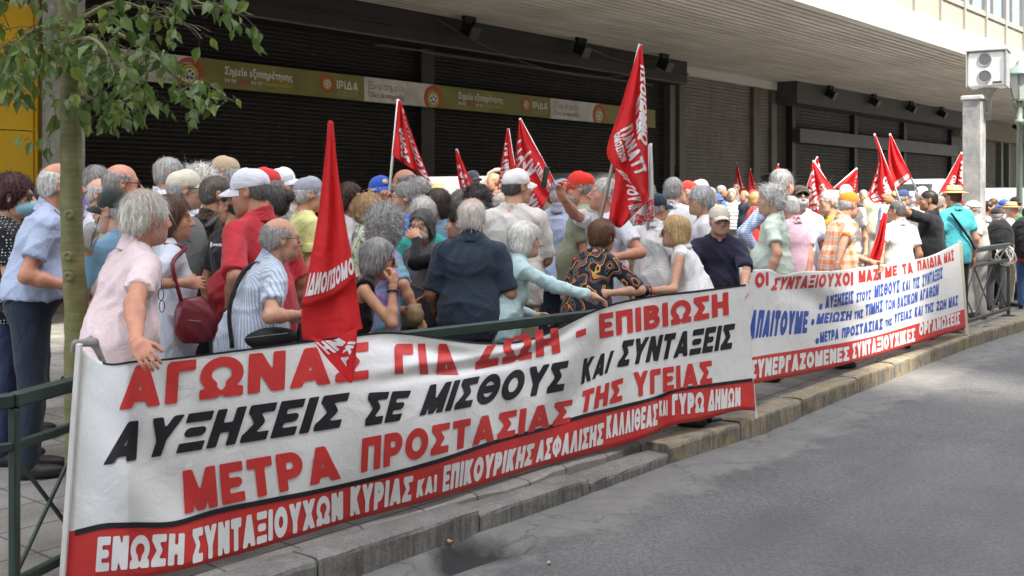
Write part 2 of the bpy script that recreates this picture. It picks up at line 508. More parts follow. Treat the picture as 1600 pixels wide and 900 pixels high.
# soffit of long slats, running with the street
def mat_soffit():
    t = NT("soffit_slats"); g = t.n("ShaderNodeNewGeometry"); P = g.outputs["Position"]
    n = t.noise(.35, 6, .6, P); c = t.ramp(n.outputs[0], [(.3, (.46, .425, .37)), (.7, (.62, .58, .52))]).outputs[0]
    mp = t.n("ShaderNodeMapping"); t.l(P, mp.inputs[0]); mp.vector_type = 'TEXTURE'; mp.inputs["Rotation"].default_value = (0, 0, math.atan2(TX[1], TX[0])); mp.inputs["Scale"].default_value = (6., .3, 1)
    n2 = t.noise(1.5, 5, .6, mp.outputs[0]); c = t.mix(1.0, c, t.ramp(n2.outputs[0], [(.3, .72), (.7, 1.12)]).outputs[0], 'MULTIPLY')
    t.set(c, .7, 0, .3); return t.m
M_SOF = mat_soffit()
mb = MB(); o = 9.95
while o < OW + .3:
    pr = [(o, Z_SOF + .10), (o + .004, Z_SOF), (o + .172, Z_SOF), (o + .176, Z_SOF + .10)]
    V, F = strip(pr, -6, sEnd, 2); mb.add(V, F, 0); o += .232
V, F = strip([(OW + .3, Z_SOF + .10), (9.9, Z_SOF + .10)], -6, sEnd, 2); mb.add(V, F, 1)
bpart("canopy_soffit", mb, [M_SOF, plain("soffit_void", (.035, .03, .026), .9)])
mb = MB(); sbox(mb, -6, sEnd, 9.72, 9.948, Z_SOF - .05, Z_SOF + .62, 0); bpart("canopy_fascia", mb, [M_FASC])
# dark section: protruding beam, shutters, posts
mb = MB(); zb = Zc + 3.38
sbox(mb, sL - 1.2, sE + .1, OW - .55, OW + .3, zb, Z_SOF - .01, 0)
sbox(mb, sL - 1.2, sE + .1, OW - .60, OW - .551, zb + .28, zb + .33, 0); sbox(mb, sL - 1.2, sE + .1, OW - .58, OW - .551, zb - .01, zb + .03, 1)
bpart("header_beam", mb, [M_DARK, plain("grey_trim", (.10, .095, .088), .5)])
def shutter(s0, s1, o, z0, z1, m, pitch=.085):
    mb = MB(); V, F = strip(shutter_profile(o, z0, z1, pitch), s0, s1, 2); mb.add(V, F, 0)
    return bpart("roller_shutter", mb, [m])
def post(s, w, o0, o1, z1, m=M_POST, z0=PAV):
    mb = MB(); sbox(mb, s - w / 2, s + w / 2, o0, o1, z0, z1, 0); return bpart("shutter_post", mb, [m])
sp0 = S(666)
posts = [sL + .15, (sL + sp0) / 2 - 1.2, sp0, sE]
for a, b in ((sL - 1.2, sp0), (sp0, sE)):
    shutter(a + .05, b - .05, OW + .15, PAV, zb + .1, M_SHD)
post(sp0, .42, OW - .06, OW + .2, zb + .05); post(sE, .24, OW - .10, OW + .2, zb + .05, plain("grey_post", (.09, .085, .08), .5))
# brown shutters: 1055..1240
sA, sB, sC, sD = S(1064), S(1073), S(1180), S(1208)
zt = Zc + 3.78
shutter(sE + .15, sA, OW + .2, PAV + 2.6, zt, M_SHL); shutter(sE + .2, sA, OW + .24, PAV, PAV + 2.55, M_SHD)
post((sA + sB) / 2, sB - sA, OW + .05, OW + .3, zt, M_POSTL)
shutter(sB, sC, OW + .22, PAV, zt, M_SHL, .11)
post(sC + .25, .5, OW + .05, OW + .3, zt, M_POSTL)
shutter(sC + .5, sD, OW + .2, PAV + 2.4, zt, M_SHL, .11); shutter(sC + .5, sD, OW + .24, PAV, PAV + 2.35, M_SHM, .11)
post(sD + .2, .4, OW + .05, OW + .3, zt, M_POSTL)
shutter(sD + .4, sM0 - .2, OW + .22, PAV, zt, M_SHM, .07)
mb = MB(); sbox(mb, sE + .1, sM0, OW + .0, OW + .3, zt, Z_SOF - .004, 0); bpart("lintel", mb, [M_FASC])
# house number
# charcoal section 1240..1488
zm = Zc + 3.30
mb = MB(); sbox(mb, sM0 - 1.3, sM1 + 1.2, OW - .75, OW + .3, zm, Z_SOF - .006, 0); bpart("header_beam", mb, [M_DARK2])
zb0, zb1 = wall_z(1244, 222, OW - .2), wall_z(1244, 200, OW - .2)
mb = MB(); sbox(mb, sM0, sM1, OW - .25, OW + .2, zb0, zb1, 0); bpart("sign_band", mb, [plain("blank_sign_band", (.065, .064, .066), .5, 0, .25, 1.5)])
mids = [sM0, S(1337), S(1414), sM1]
for a, b in zip(mids[:-1], mids[1:]):
    shutter(a + .1, b - .1, OW + .2, zb1, zm + .05, M_SHM, .12); shutter(a + .1, b - .1, OW + .2, PAV, zb0 + .02, M_SHM, .12)
for s_ in mids: post(s_, .3, OW - .02, OW + .25, zm)
# brown section to the right
s0 = sM1 + .3
mb = MB(); sbox(mb, s0, sEnd, OW - .3, OW + .3, Zc + 3.0, Z_SOF - .006, 0); bpart("lintel", mb, [plain("beige_lintel", (.22, .19, .155), .75)])
for k in range(6):
    a = s0 + .3 + k * 9.2
    shutter(a, a + 7.0, OW + .2, PAV, Zc + 3.02, M_SHL, .13)
    mb = MB(); sbox(mb, a + 7.2, a + 7.5, OW - .05, OW + .25, PAV, Zc + 3.0, 0); sbox(mb, a + 8.6, a + 8.9, OW - .05, OW + .25, PAV, Zc + 3.0, 0)
    fr = bpart("door_frame", mb, [plain("green_grey_frame", (.13, .14, .12), .5)])
    mb = MB(); sbox(mb, a + 7.5, a + 8.6, OW + .12, OW + .16, PAV, Zc + 2.9, 0); bpart("glass_door", mb, [plain("dark_door_glass", (.06, .065, .06), .12, 0, .1, 1., 0, .6)])
# upper storeys over the canopy: panels, mullions, glass
zp0, zp1, zp2 = Z_SOF + .66, Z_SOF + 1.42, Z_SOF + 3.3
M_PAN = plain("cream_panel", (.36, .33, .26), .55, 0, .05, .8); M_FRM = plain("pale_window_frame", (.30, .285, .25), .45, 0, .05, 1.)
M_GLS = plain("blue_grey_glass", (.10, .125, .14), .06, 0, .15, .5, 0, .8)
for st in range(3):
    dz = st * 3.3
    mb = MB(); sbox(mb, -6, sEnd, 9.93, 10.0, zp1 + dz - .06, zp1 + dz + .03, 0); sbox(mb, -6, sEnd, 9.9, 10.0, zp2 + dz - .1, zp2 + dz + .14, 0); bpart("window_sill", mb, [M_FRM])
    k = 0; s_ = 12.0
    while s_ < 70:
        w = 2.0
        mb = MB(); sbox(mb, s_ + .06, s_ + w - .06, 9.97, 10.015, zp0 + dz, zp1 + dz - .063, 0); bpart("spandrel_panel", mb, [M_PAN])
        mb = MB()
        for a, b in ((s_, s_ + .06), (s_ + w - .06, s_ + w)): sbox(mb, a + .001, b - .001, 9.91, 10.01, zp0 + dz, zp2 + dz - .103, 0)
        sbox(mb, s_ + .06, s_ + w - .06, 9.94, 10.0, zp1 + dz + .033, zp1 + dz + .1, 0); sbox(mb, s_ + .7, s_ + .75, 9.94, 9.995, zp1 + dz + .1, zp2 + dz - .103, 0)
        wf = bpart("window", mb, [M_FRM])
        mb = MB(); sbox(mb, s_ + .06, s_ + w - .06, 9.985, 10.012, zp1 + dz + .1, zp2 + dz - .1, 0)
        gl = mb.build("pane", [M_GLS]); gl.parent = wf; gl.matrix_parent_inverse = wf.matrix_parent_inverse
        gl.matrix_parent_inverse = Matrix.Identity(4); gl.location = (0, 0, 0)
        s_ += w; k += 1

# ------------------------------------------------------------------ yellow shopfront and peeling pillar on the left
M_YEL = plain("yellow_panel_paint", (.80, .50, .018), .45, 0, .06, 2.)
yf = empty("yellow_shopfront", WL(S(30, 16.27), 16.27, PAV)); tag(yf, "shopfront clad in plain yellow panels behind the crowd at far left", "shopfront")
sy0, sy1 = -6, S(64, 16.27)
mb = MB(); sbox(mb, sy0, S(-20, 16.27), 16.27, 17.4, PAV, Zc + 2.95, 0); sbox(mb, S(-18, 16.27), S(52, 16.27), 16.27, 17.4, PAV, Zc + 1.02, 0); sbox(mb, S(-18, 16.27), S(52, 16.27), 16.27, 17.4, Zc + 1.035, Zc + 2.95, 0)
sbox(mb, S(54, 16.27), sy1, 16.24, 17.4, PAV, Zc + 3.6, 0)
adopt(yf, mb.build("panel", [M_YEL]))
mb = MB(); sbox(mb, S(52.5, 16.27), S(53.8, 16.27), 16.34, 17.3, PAV, Zc + 3.5, 0); sbox(mb, S(60, 16.23) , S(64, 16.23), 16.19, 16.236, PAV, Zc + 3.6, 0)
adopt(yf, mb.build("frame", [plain("brass_dark_frame", (.12, .075, .015), .4, .3)]))
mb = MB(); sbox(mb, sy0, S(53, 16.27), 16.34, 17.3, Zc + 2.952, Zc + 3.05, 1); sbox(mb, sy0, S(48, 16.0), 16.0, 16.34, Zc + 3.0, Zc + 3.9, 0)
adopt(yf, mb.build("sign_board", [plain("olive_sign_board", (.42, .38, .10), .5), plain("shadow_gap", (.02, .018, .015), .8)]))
def mat_peel():
    t = NT("peeling_pillar_paint"); g = t.n("ShaderNodeNewGeometry"); P = g.outputs["Position"]
    n = t.noise(2.2, 8, .7, P); n2 = t.noise(7, 8, .7, P)
    c = t.ramp(n.outputs[0], [(.35, (.30, .295, .285)), (.5, (.44, .435, .42)), (.62, (.55, .55, .54))]).outputs[0]
    m = t.ramp(n2.outputs[0], [(.60, 0), (.63, 1)]); c = t.mix(m.outputs[0], c, (.62, .61, .59))
    m2 = t.ramp(n2.outputs[0], [(.33, 1), (.36, 0)]); c = t.mix(m2.outputs[0], c, (.2, .19, .18))
    t.set(c, .8, 0, .3); t.bump(n2.outputs[0], .5, .02); return t.m
M_PEEL = mat_peel()
pil = MB(); sbox(pil, S(66, 16.2), S(133, 16.2), 16.2, 16.55, PAV, Z_SOF - .02, 0)
p_ = pil.build("pillar", [M_PEEL], loc=tuple(WL(S(99, 16.2), 16.2, PAV))); tag(p_, "square pillar with peeling grey paint between yellow shopfront and dark shutters", "pillar")
# ------------------------------------------------------------------ block lettering: signed-distance glyphs -> clean meshes
def _arc(cx, cy, rx, ry, a0, a1, n=18):
    return [(cx + rx * math.cos(R_(a0 + (a1 - a0) * i / n)), cy + ry * math.sin(R_(a0 + (a1 - a0) * i / n))) for i in range(n + 1)]
def glyph(ch, s):
    """(strokes, width) in a box of cap height 1; s = half stroke"""
    t, b, m = 1 - s, s, .5; E = .25
    if ch == ' ': return [], .34
    if ch == 'Α': w = .86; return [[(s * 1.0 - (.5 * w - s) * E, -E), (w / 2, 1.0)], [(w - s + (.5 * w - s) * E, -E), (w / 2, 1.0)], [(.22, .27), (w - .22, .27)]], w
    if ch == 'Β': w = .72; x = w - s - .2; return [[(s, -E), (s, 1 + E)], [(s, t), (x, t)] + _arc(x, .74, .17, t - .74, 90, -90, 10) + [(s, m - .02)], [(s, m), (x + .02, m)] + _arc(x + .02, (m + b) / 2, .18, (m - b) / 2, 90, -90, 10) + [(s, b)]], w
    if ch == 'Γ': w = .62; return [[(s, -E), (s, t)], [(s, t), (w + E, t)]], w
    if ch == 'Δ': w = .9; return [[(s * .9, b), (w / 2, 1.0)], [(w - s * .9, b), (w / 2, 1.0)], [(-E, b), (w + E, b)]], w
    if ch == 'Ε': w = .64; return [[(s, -E), (s, 1 + E)], [(s, t), (w + E, t)], [(s, m), (w * .93 - s, m)], [(s, b), (w + E, b)]], w
    if ch == 'Ζ': w = .72; return [[(-E, t), (w + E, t)], [(w - s * 1.3, t), (s * 1.3, b)], [(-E, b), (w + E, b)]], w
    if ch == 'Η': w = .76; return [[(s, -E), (s, 1 + E)], [(w - s, -E), (w - s, 1 + E)], [(s, m), (w - s, m)]], w
    if ch == 'Θ': w = .9; return [_arc(w / 2, .5, w / 2 - s, .5 - s, 0, 360, 32), [(.34, m), (w - .34, m)]], w
    if ch == 'Ι': w = 2 * s; return [[(s, -E), (s, 1 + E)]], w
    if ch == 'Κ': w = .78; return [[(s, -E), (s, 1 + E)], [(s + .05, .42), (w - s + .05, 1 + .12)], [(s + .16, .56), (w - s + .05, -.12)]], w
    if ch == 'Λ': w = .84; return [[(s - (.5 * w - s) * E, -E), (w / 2, 1.0)], [(w - s + (.5 * w - s) * E, -E), (w / 2, 1.0)]], w
    if ch == 'Μ': w = .92; return [[(s, -E), (s, 1 + E)], [(w - s, -E), (w - s, 1 + E)], [(s, 1.0), (w / 2, .08)], [(w - s, 1.0), (w / 2, .08)]], w
    if ch == 'Ν': w = .78; return [[(s, -E), (s, 1 + E)], [(w - s, -E), (w - s, 1 + E)], [(s, 1.0), (w - s, 0.0)]], w
    if ch == 'Ξ': w = .68; return [[(-E, t), (w + E, t)], [(.06 + s, m), (w - .06 - s, m)], [(-E, b), (w + E, b)]], w
    if ch == 'Ο': w = .9; return [_arc(w / 2, .5, w / 2 - s, .5 - s, 0, 360, 32)], w
    if ch == 'Π': w = .76; return [[(s, -E), (s, t)], [(w - s, -E), (w - s, t)], [(0, t), (w, t)]], w
    if ch == 'Ρ': w = .72; x = w - s - .2; return [[(s, -E), (s, 1 + E)], [(s, t), (x, t)] + _arc(x, (t + .42) / 2, .2, (t - .42) / 2, 90, -90, 12) + [(s, .42)]], w
    if ch == 'Σ': w = .70; return [[(s * .6, t), (w + E, t)], [(s * .9, t), (w * .56, .5)], [(w * .56, .5), (s * .9, b)], [(s * .6, b), (w + E, b)]], w
    if ch == 'Τ': w = .70; return [[(w / 2, -E), (w / 2, t)], [(-E, t), (w + E, t)]], w
    if ch == 'Υ': w = .82; return [[(w / 2, -E), (w / 2, .42)], [(w / 2, .42), (s * .9 - (w / 2 - s) * .3, 1.174)], [(w / 2, .42), (w - s * .9 + (w / 2 - s) * .3, 1.174)]], w
    if ch == 'Φ': w = .98; return [[(w / 2, -E), (w / 2, 1 + E)], _arc(w / 2, .5, w / 2 - s, .34 - s * .4, 0, 360, 32)], w
    if ch == 'Χ': w = .84; return [[(s - (w - 2 * s) * .2, -.2), (w - s + (w - 2 * s) * .2, 1.2)], [(w - s + (w - 2 * s) * .2, -.2), (s - (w - 2 * s) * .2, 1.2)]], w
    if ch == 'Ω': w = .92; return [_arc(w / 2, .57, w / 2 - s, .43 - s, -52, 232, 26), [(-E, b), (w * .36, b)], [(w * .64, b), (w + E, b)], [(w * .34, b), (w * .34, .16)], [(w * .66, b), (w * .66, .16)]], w
    if ch == '-': w = .42; return [[(-E, .42), (w + E, .42)]], w
    if ch == '.': w = .5; return [[(.25, .45), (.251, .45)]], w
    if ch == '2': w = .6; return [_arc(w / 2, .70, w / 2 - s, .30 - s, 170, -35, 12) + [(s, b)], [(s, b), (w + E, b)]], w
    if ch == '0': w = .62; return [_arc(w / 2, .5, w / 2 - s, .5 - s, 0, 360, 24)], w
    # lower case, x-height .66
    X = .66; xs = X - s; c = X / 2
    if ch == 'α': w = .60; return [_arc(.27, c, .27 - s, c - s, 0, 360, 22), [(.27 + .27 - s, X), (.27 + .27 - s, .12), (w, s)]], w
    if ch == 'ε': w = .46; return [_arc(.25, c + .15, .21 - s, .18 - s * .5, 50, 270, 10), _arc(.25, c - .16, .22 - s, .17 - s * .5, 90, 310, 10)], w
    if ch == 'έ': g, w = glyph('ε', s); return g + [[(.24, .80), (.32, .96)]], w
    if ch == 'η': w = .52; return [[(s, 0), (s, X)], _arc(w / 2, xs - .2, w / 2 - s, .2, 180, 0, 10) + [(w - s, -.24)]], w
    if ch == 'ή': g, w = glyph('η', s); return g + [[(.26, .80), (.34, .96)]], w
    if ch == 'ι': w = .2; return [[(.1, X), (.1, .1), (.19, s)]], w
    if ch == 'ί': return [[(.1, X), (.1, .1), (.19, s)], [(.08, .80), (.17, .96)]], .2
    if ch == 'κ': w = .5; return [[(s, 0), (s, X)], [(s, .26), (w - s, X)], [(s + .1, .34), (w - s, 0)]], w
    if ch == 'λ': w = .54; return [[(.06, .96), (.16, .96), (w - s, 0)], [(.27, .56), (s, 0)]], w
    if ch == 'μ': w = .56; return [[(s, X), (s, -.24)], [(s, .2)] + _arc(.25, .22, .25 - s, .22 - s, 180, 340, 10) + [(.5 - s, .2), (.5 - s, X)], [(.5 - s, .2), (.5, 0)]], w
    if ch == 'ν': w = .5; return [[(s, X), (w / 2, s * .5), (w - s, X)]], w
    if ch == 'ξ': w = .44; return [[(.05, .95), (.40, .95)], _arc(.27, .76, .16, .16, 100, 270, 8), _arc(.27, .32, .2, .26, 90, 260, 10) + [(.36, .03), (.38, -.1), (.28, -.2)]], w
    if ch == 'ο': w = .54; return [_arc(.27, c, .27 - s, c - s, 0, 360, 22)], w
    if ch == 'ό': g, w = glyph('ο', s); return g + [[(.25, .80), (.33, .96)]], w
    if ch == 'π': w = .60; return [[(0, xs), (w, xs)], [(.15, 0), (.15, xs)], [(w - .15, xs), (w - .15, .08), (w - .05, s)]], w
    if ch == 'ρ': w = .54; return [_arc(.27, c, .27 - s, c - s, 0, 360, 22), [(s, c), (s, -.24)]], w
    if ch == 'σ': w = .58; return [_arc(.27, c, .27 - s, c - s, 0, 360, 22), [(.27, xs), (w, xs)]], w
    if ch == 'ς': w = .46; return [_arc(.27, c, .27 - s, c - s, 70, 250, 12) + [(.36, -.02), (.36, -.14), (.26, -.22)]], w
    if ch == 'τ': w = .46; return [[(0, xs), (w, xs)], [(w / 2, xs), (w / 2, .1), (w / 2 + .1, s)]], w
    if ch == 'υ': w = .50; return [[(s, X), (s, .25)] + _arc(w / 2, .27, w / 2 - s, .27 - s, 180, 360, 12) + [(w - s, X)]], w
    if ch == 'γ': w = .5; return [[(s, X), (w / 2, .05), (w / 2, -.24)], [(w - s, X), (w / 2, .05)]], w
    if ch == 'ω': w = .7; return [_arc(.2, .28, .2 - s, .28 - s, 120, 350, 12) + [(.35, .45)], _arc(.5, .28, .2 - s, .28 - s, 60, -170, 12) + [(.35, .45)]], w
    if ch == 'φ': g, w = glyph('ο', s); return g + [[(.27, .8), (.27, -.24)]], w
    if ch == 'ά': g, w = glyph('α', s); return g + [[(.25, .80), (.33, .96)]], w
    if ch == 'ύ': g, w = glyph('υ', s); return g + [[(.25, .80), (.33, .96)]], w
    if ch == 'Έ': g, w = glyph('Ε', s); return g + [[(-.16, .78), (-.08, 1.0)]], w
    if ch == 'Ό': g, w = glyph('Ο', s); return g + [[(-.1, .8), (-.02, 1.0)]], w
    if ch == 'Ά': g, w = glyph('Α', s); return g + [[(-.05, .8), (.03, 1.0)]], w
    return [], .3
def contour(F, xs, ys):
    """filled region F<0 on a grid -> (V2, faces): full cells as quads, edge cells clipped"""
    nx, ny = F.shape; ins = F < 0
    full = ins[:-1, :-1] & ins[1:, :-1] & ins[1:, 1:] & ins[:-1, 1:]
    anyi = ins[:-1, :-1] | ins[1:, :-1] | ins[1:, 1:] | ins[:-1, 1:]
    V = []; faces = []; vid = {}
    def vert(i, j):
        k = (i, j)
        if k not in vid: vid[k] = len(V); V.append((xs[i], ys[j]))
        return vid[k]
    def edge(i0, j0, i1, j1):
        k = (min(i0, i1), min(j0, j1), max(i0, i1), max(j0, j1))
        if k not in vid:
            a, b = F[i0, j0], F[i1, j1]; t = a / (a - b); t = min(max(t, .02), .98)
            vid[k] = len(V); V.append((xs[i0] + (xs[i1] - xs[i0]) * t, ys[j0] + (ys[j1] - ys[j0]) * t))
        return vid[k]
    for i, j in zip(*np.nonzero(anyi)):
        cs = [(i, j), (i + 1, j), (i + 1, j + 1), (i, j + 1)]
        if full[i, j]:
            faces.append([vert(*c) for c in cs]); continue
        poly = []
        for k in range(4):
            a, b = cs[k], cs[(k + 1) % 4]
            if ins[a]: poly.append(vert(*a))
            if ins[a] != ins[b]: poly.append(edge(*a, *b))
        if len(poly) >= 3: faces.append(poly)
    return np.array(V).reshape(-1, 2), faces
_gc = {}
def glyph_mesh(ch, s, res):
    key = (ch, s, res)
    if key in _gc: return _gc[key]
    if ch in 'ΕΞΣΒΘΦΩ': s = min(s, .122)
    st, w = glyph(ch, s)
    low = ch in 'αεέηήιίκλμνξοόπρσςτυύγωφάΈΌΆ'
    x0, x1, y0, y1 = (-.2, w + .1, -.3, 1.1) if low else (-.03, w + .03, -.03, 1.03)
    xs = np.linspace(x0, x1, max(4, int((x1 - x0) * res) + 1)); ys = np.linspace(y0, y1, max(4, int((y1 - y0) * res) + 1))
    X, Y = np.meshgrid(xs, ys, indexing='ij'); D = np.full(X.shape, 9.)
    for pl in st:
        pts = [p for p in pl]
        if len(pts) == 1: pts = pts * 2
        for (ax, ay), (bx, by) in zip(pts[:-1], pts[1:]):
            dx, dy = bx - ax, by - ay; l2 = dx * dx + dy * dy + 1e-12
            t = np.clip(((X - ax) * dx + (Y - ay) * dy) / l2, 0, 1)
            D = np.minimum(D, np.hypot(X - ax - t * dx, Y - ay - t * dy))
    rad = .2 if ch == '.' else s
    D = D - rad
    if not low:
        D = np.maximum(D, np.maximum(np.maximum(-X, X - w), np.maximum(-Y, Y - 1)))
    if ch == 'Ε' or ch == 'Ξ' or ch == '-': pass
    V, Fc = contour(D, xs, ys) if st else (np.zeros((0, 2)), [])
    _gc[key] = (V, Fc, w); return _gc[key]
def text_mesh(s_, half=.115, gap=.12, res=22, shear=0.0):
    """word -> points in (0..1 along, 0..1 cap height) and faces"""
    x = 0; VV = []; FF = []; n = 0
    for i, ch in enumerate(s_):
        V, Fc, w = glyph_mesh(ch, half, res)
        if len(V):
            P = V.copy(); P[:, 0] += x + shear * P[:, 1]
            VV.append(P); FF += [[a + n for a in f] for f in Fc]; n += len(P)
        x += w + (gap if ch != ' ' else 0)
    tot = x - gap
    if not VV: return np.zeros((0, 2)), [], 1.
    V = np.concatenate(VV); V[:, 0] /= (tot if shear == 0 else tot + shear)
    return V, FF, tot

# ------------------------------------------------------------------ cloth banners
def fabric_print(name, col, rough=.45):
    t = NT(name); g = t.n("ShaderNodeNewGeometry"); P = g.outputs["Position"]
    n = t.noise(1.6, 5, .6, P); c = t.mix(1.0, col, t.ramp(n.outputs[0], [(.3, .93), (.7, 1.04)]).outputs[0], 'MULTIPLY')
    t.set(c, rough, 0, .35); n2 = t.noise(22, 5, .6, P, .6); n3 = t.noise(5, 4, .55, P, .8)
    t.bump(t.math('ADD', n2.outputs[0], t.math('MULTIPLY', n3.outputs[0], 3.0)), .28, .012)
    return t.m
M_WHITE = fabric_print("white_vinyl", (.78, .78, .77)); M_RED = fabric_print("printed_red", (.60, .045, .042)); M_BLACK = fabric_print("printed_black", (.018, .017, .022)); M_BLUE = fabric_print("printed_blue", (.045, .10, .42))

def smooth_interp(x, px, py):
    """piecewise cubic (Catmull-Rom-like, monotone-ish) through points"""
    px = np.asarray(px, float); py = np.asarray(py, float)
    m = np.gradient(py, px); x = np.asarray(x, float)
    i = np.clip(np.searchsorted(px, x) - 1, 0, len(px) - 2)
    h = px[i + 1] - px[i]; t = (x - px[i]) / h
    return (2 * t**3 - 3 * t**2 + 1) * py[i] + (t**3 - 2 * t**2 + t) * h * m[i] + (-2 * t**3 + 3 * t**2) * py[i + 1] + (t**3 - t**2) * h * m[i + 1]

class Banner:
    """a hanging printed sheet. Built as a true 3D surface: every (a, v) maps to a plan position on its line plus folds, and a height"""
    def __init__(s, top, line, bot, depth, wave, lean=0.0, skew=0.0):
        s.top, s.line, s.bot, s.dep, s.wave = top, line, bot, depth, wave
        s.x0, s.x1 = top[0][0], top[-1][0]; s.skew = skew; s.lean = lean
    def rows(s, px):
        return (smooth_interp(px, *zip(*s.top)), smooth_interp(px, *zip(*s.line)), smooth_interp(px, *zip(*s.bot)))
    def depth(s, px):
        return 1.0 / np.interp(px, [p for p, _ in s.dep], [1.0 / d for _, d in s.dep])
    def place(s, px, py, off=0.0):
        px = np.asarray(px, float); py = np.asarray(py, float)
        t, l, b = s.rows(px); v = (b - py) / (b - t)
        d = s.depth(px) + s.wave(px, v) - off
        return np.stack([(px - 800) / FPX * d, d, CAMZ + (HZ - py) / FPX * d], -1)
    def sheet(s, nu=150, nv=56, skewx=None):
        px = np.linspace(s.x0, s.x1, nu)
        t, l, b = s.rows(px)
        rows = []
        vs1 = np.linspace(0, 1, 7); vs2 = np.linspace(0, 1, nv - 6)[1:]
        for v in vs1: rows.append(b + (l - b) * v)
        for v in vs2: rows.append(l + (t - l) * v)
        PY = np.array(rows)                      # (nv, nu)
        PX = np.repeat(px[None, :], PY.shape[0], 0)
        V01 = (b[None, :] - PY) / (b - t)[None, :]
        if s.skew:                               # the end edges are not quite upright
            PX = PX + (1 - V01) * np.interp(px, [s.x0, s.x1], s.skew)[None, :]
        V = s.place(PX, PY)
        n = PY.shape[0]; idx = np.arange(n * nu).reshape(n, nu)
        F = np.stack([idx[:-1, :-1], idx[:-1, 1:], idx[1:, 1:], idx[1:, :-1]], -1)
        mi = np.ones((n - 1, nu - 1), int); mi[:6] = 0
        return V.reshape(-1, 3), F.reshape(-1, 4), mi.ravel()
    def word(s, txt, bl, tl, br, tr, half=.13, gap=.1, res=20, shear=0.0, off=.007, clip=None):
        V, Fc, _ = text_mesh(txt, half, gap, res, shear)
        bl, tl, br, tr = [np.array(q, float) for q in (bl, tl, br, tr)]
        u = V[:, :1]; v = V[:, 1:]
        if shear: u = V[:, :1]
        P = bl * (1 - u) * (1 - v) + tl * (1 - u) * v + br * u * (1 - v) + tr * u * v
        if clip:                                 # the part of the print that is turned under by the fold
            x0, y0, x1, y1, sg = clip; lim = y0 + (P[:, 0] - x0) * (y1 - y0) / (x1 - x0)
            ok = (P[:, 1] - lim) * sg < 0; Fc = [f for f in Fc if all(ok[i] for i in f)]
            us = sorted({i for f in Fc for i in f}); mp = {o: k for k, o in enumerate(us)}; P = P[us]; Fc = [[mp[i] for i in f] for f in Fc]
        return s.place(P[:, 0], P[:, 1], off), Fc

def smin_fold(x, c, w): return np.exp(-((x - c) / w) ** 2)
def wave1(px, v):
    f = np.clip(1 - v, 0, 1)
    w = .020 * np.sin(px / 61 + 2.2 * v) * (.3 + .7 * f) + .012 * np.sin(px / 29 - 3 * v + 1) * f
    w += -.10 * smin_fold(px, 640, 190) * np.sin(np.pi * np.clip(v, 0, 1))                 # belly of the sagging middle
    w += .075 * smin_fold(px, 1035 - 10 * v, 14) * f - .05 * smin_fold(px, 1008 - 25 * v, 22) * f   # sharp upright fold
    w += .05 * smin_fold(px - (v - .5) * 140, 905, 30) * smin_fold(v, .5, .45) - .03 * smin_fold(px - (v - .5) * 150, 850, 32) * smin_fold(v, .6, .4)
    w += .04 * smin_fold(px + v * 60, 330, 45) * smin_fold(v, .2, .3) - .03 * smin_fold(px, 190, 40) * smin_fold(v, .5, .5)
    w += .035 * smin_fold(v - .93 + .00045 * (px - 640), 0, .05) * smin_fold(px, 700, 150)      # rolled-over top edge
    ln = (px - 742) / 134.; cy = v - (.83 + .10 * np.clip(ln, -1, 1.4)); w += (.05 * np.exp(-(cy / .035) ** 2) - .03 * np.exp(-((cy - .06) / .03) ** 2)) * smin_fold(px, 740, 120)   # turned-over fold under the slogan's middle
    w += .012 * np.sin(px / 13. + 9 * v) * smin_fold(v - .45 - .0012 * (px - 700), 0, .22) * smin_fold(px, 760, 140) + .010 * np.sin((px * .6 + v * 160) / 11.) * smin_fold(px, 230, 70)
    return w
B1 = Banner(
    top=[(122, 540), (160, 566), (210, 564), (266, 560), (340, 551), (420, 541), (481, 533), (560, 523), (600, 519), (640, 521), (690, 528), (751, 535), (811, 533), (840, 526), (875, 511), (917, 490), (951, 477), (1016, 463), (1091, 454), (1168, 444)],
    line=[(107, 836), (160, 823), (207, 821), (270, 819), (333, 801), (420, 783), (502, 767), (600, 744), (680, 722), (789, 686), (850, 670), (902, 653), (970, 636), (1027, 621), (1053, 611), (1110, 602), (1178, 593)],
    bot=[(98, 911), (180, 910), (249, 901), (312, 888), (418, 857), (550, 816), (700, 775), (850, 727), (940, 703), (1000, 684), (1022, 674), (1045, 664), (1080, 658), (1110, 650), (1136, 642), (1180, 642)],
    depth=[(90, 4.44), (200, 4.47), (300, 4.60), (418, 4.89), (550, 5.27), (700, 5.75), (850, 6.40), (1000, 7.06), (1185, 7.85)], wave=wave1, skew=(-26, 12))
B1.line[0] = (122, 832)
def build_banner(B, name, label, words, mats, nu, extra=None):
    V, F, mi = B.sheet(nu)
    me = mesh_from(name, V, F, [mats[0], mats[1]], mi)
    o = link(name, me); sol = o.modifiers.new("thickness", 'SOLIDIFY'); sol.thickness = .0025; sol.offset = 0
    tag(o, label, "banner", None)
    for m, args, kw in words:
        V, Fc = B.word(*args, **kw); link("lettering", mesh_from("lettering", V, Fc, [m]), o)
    return o
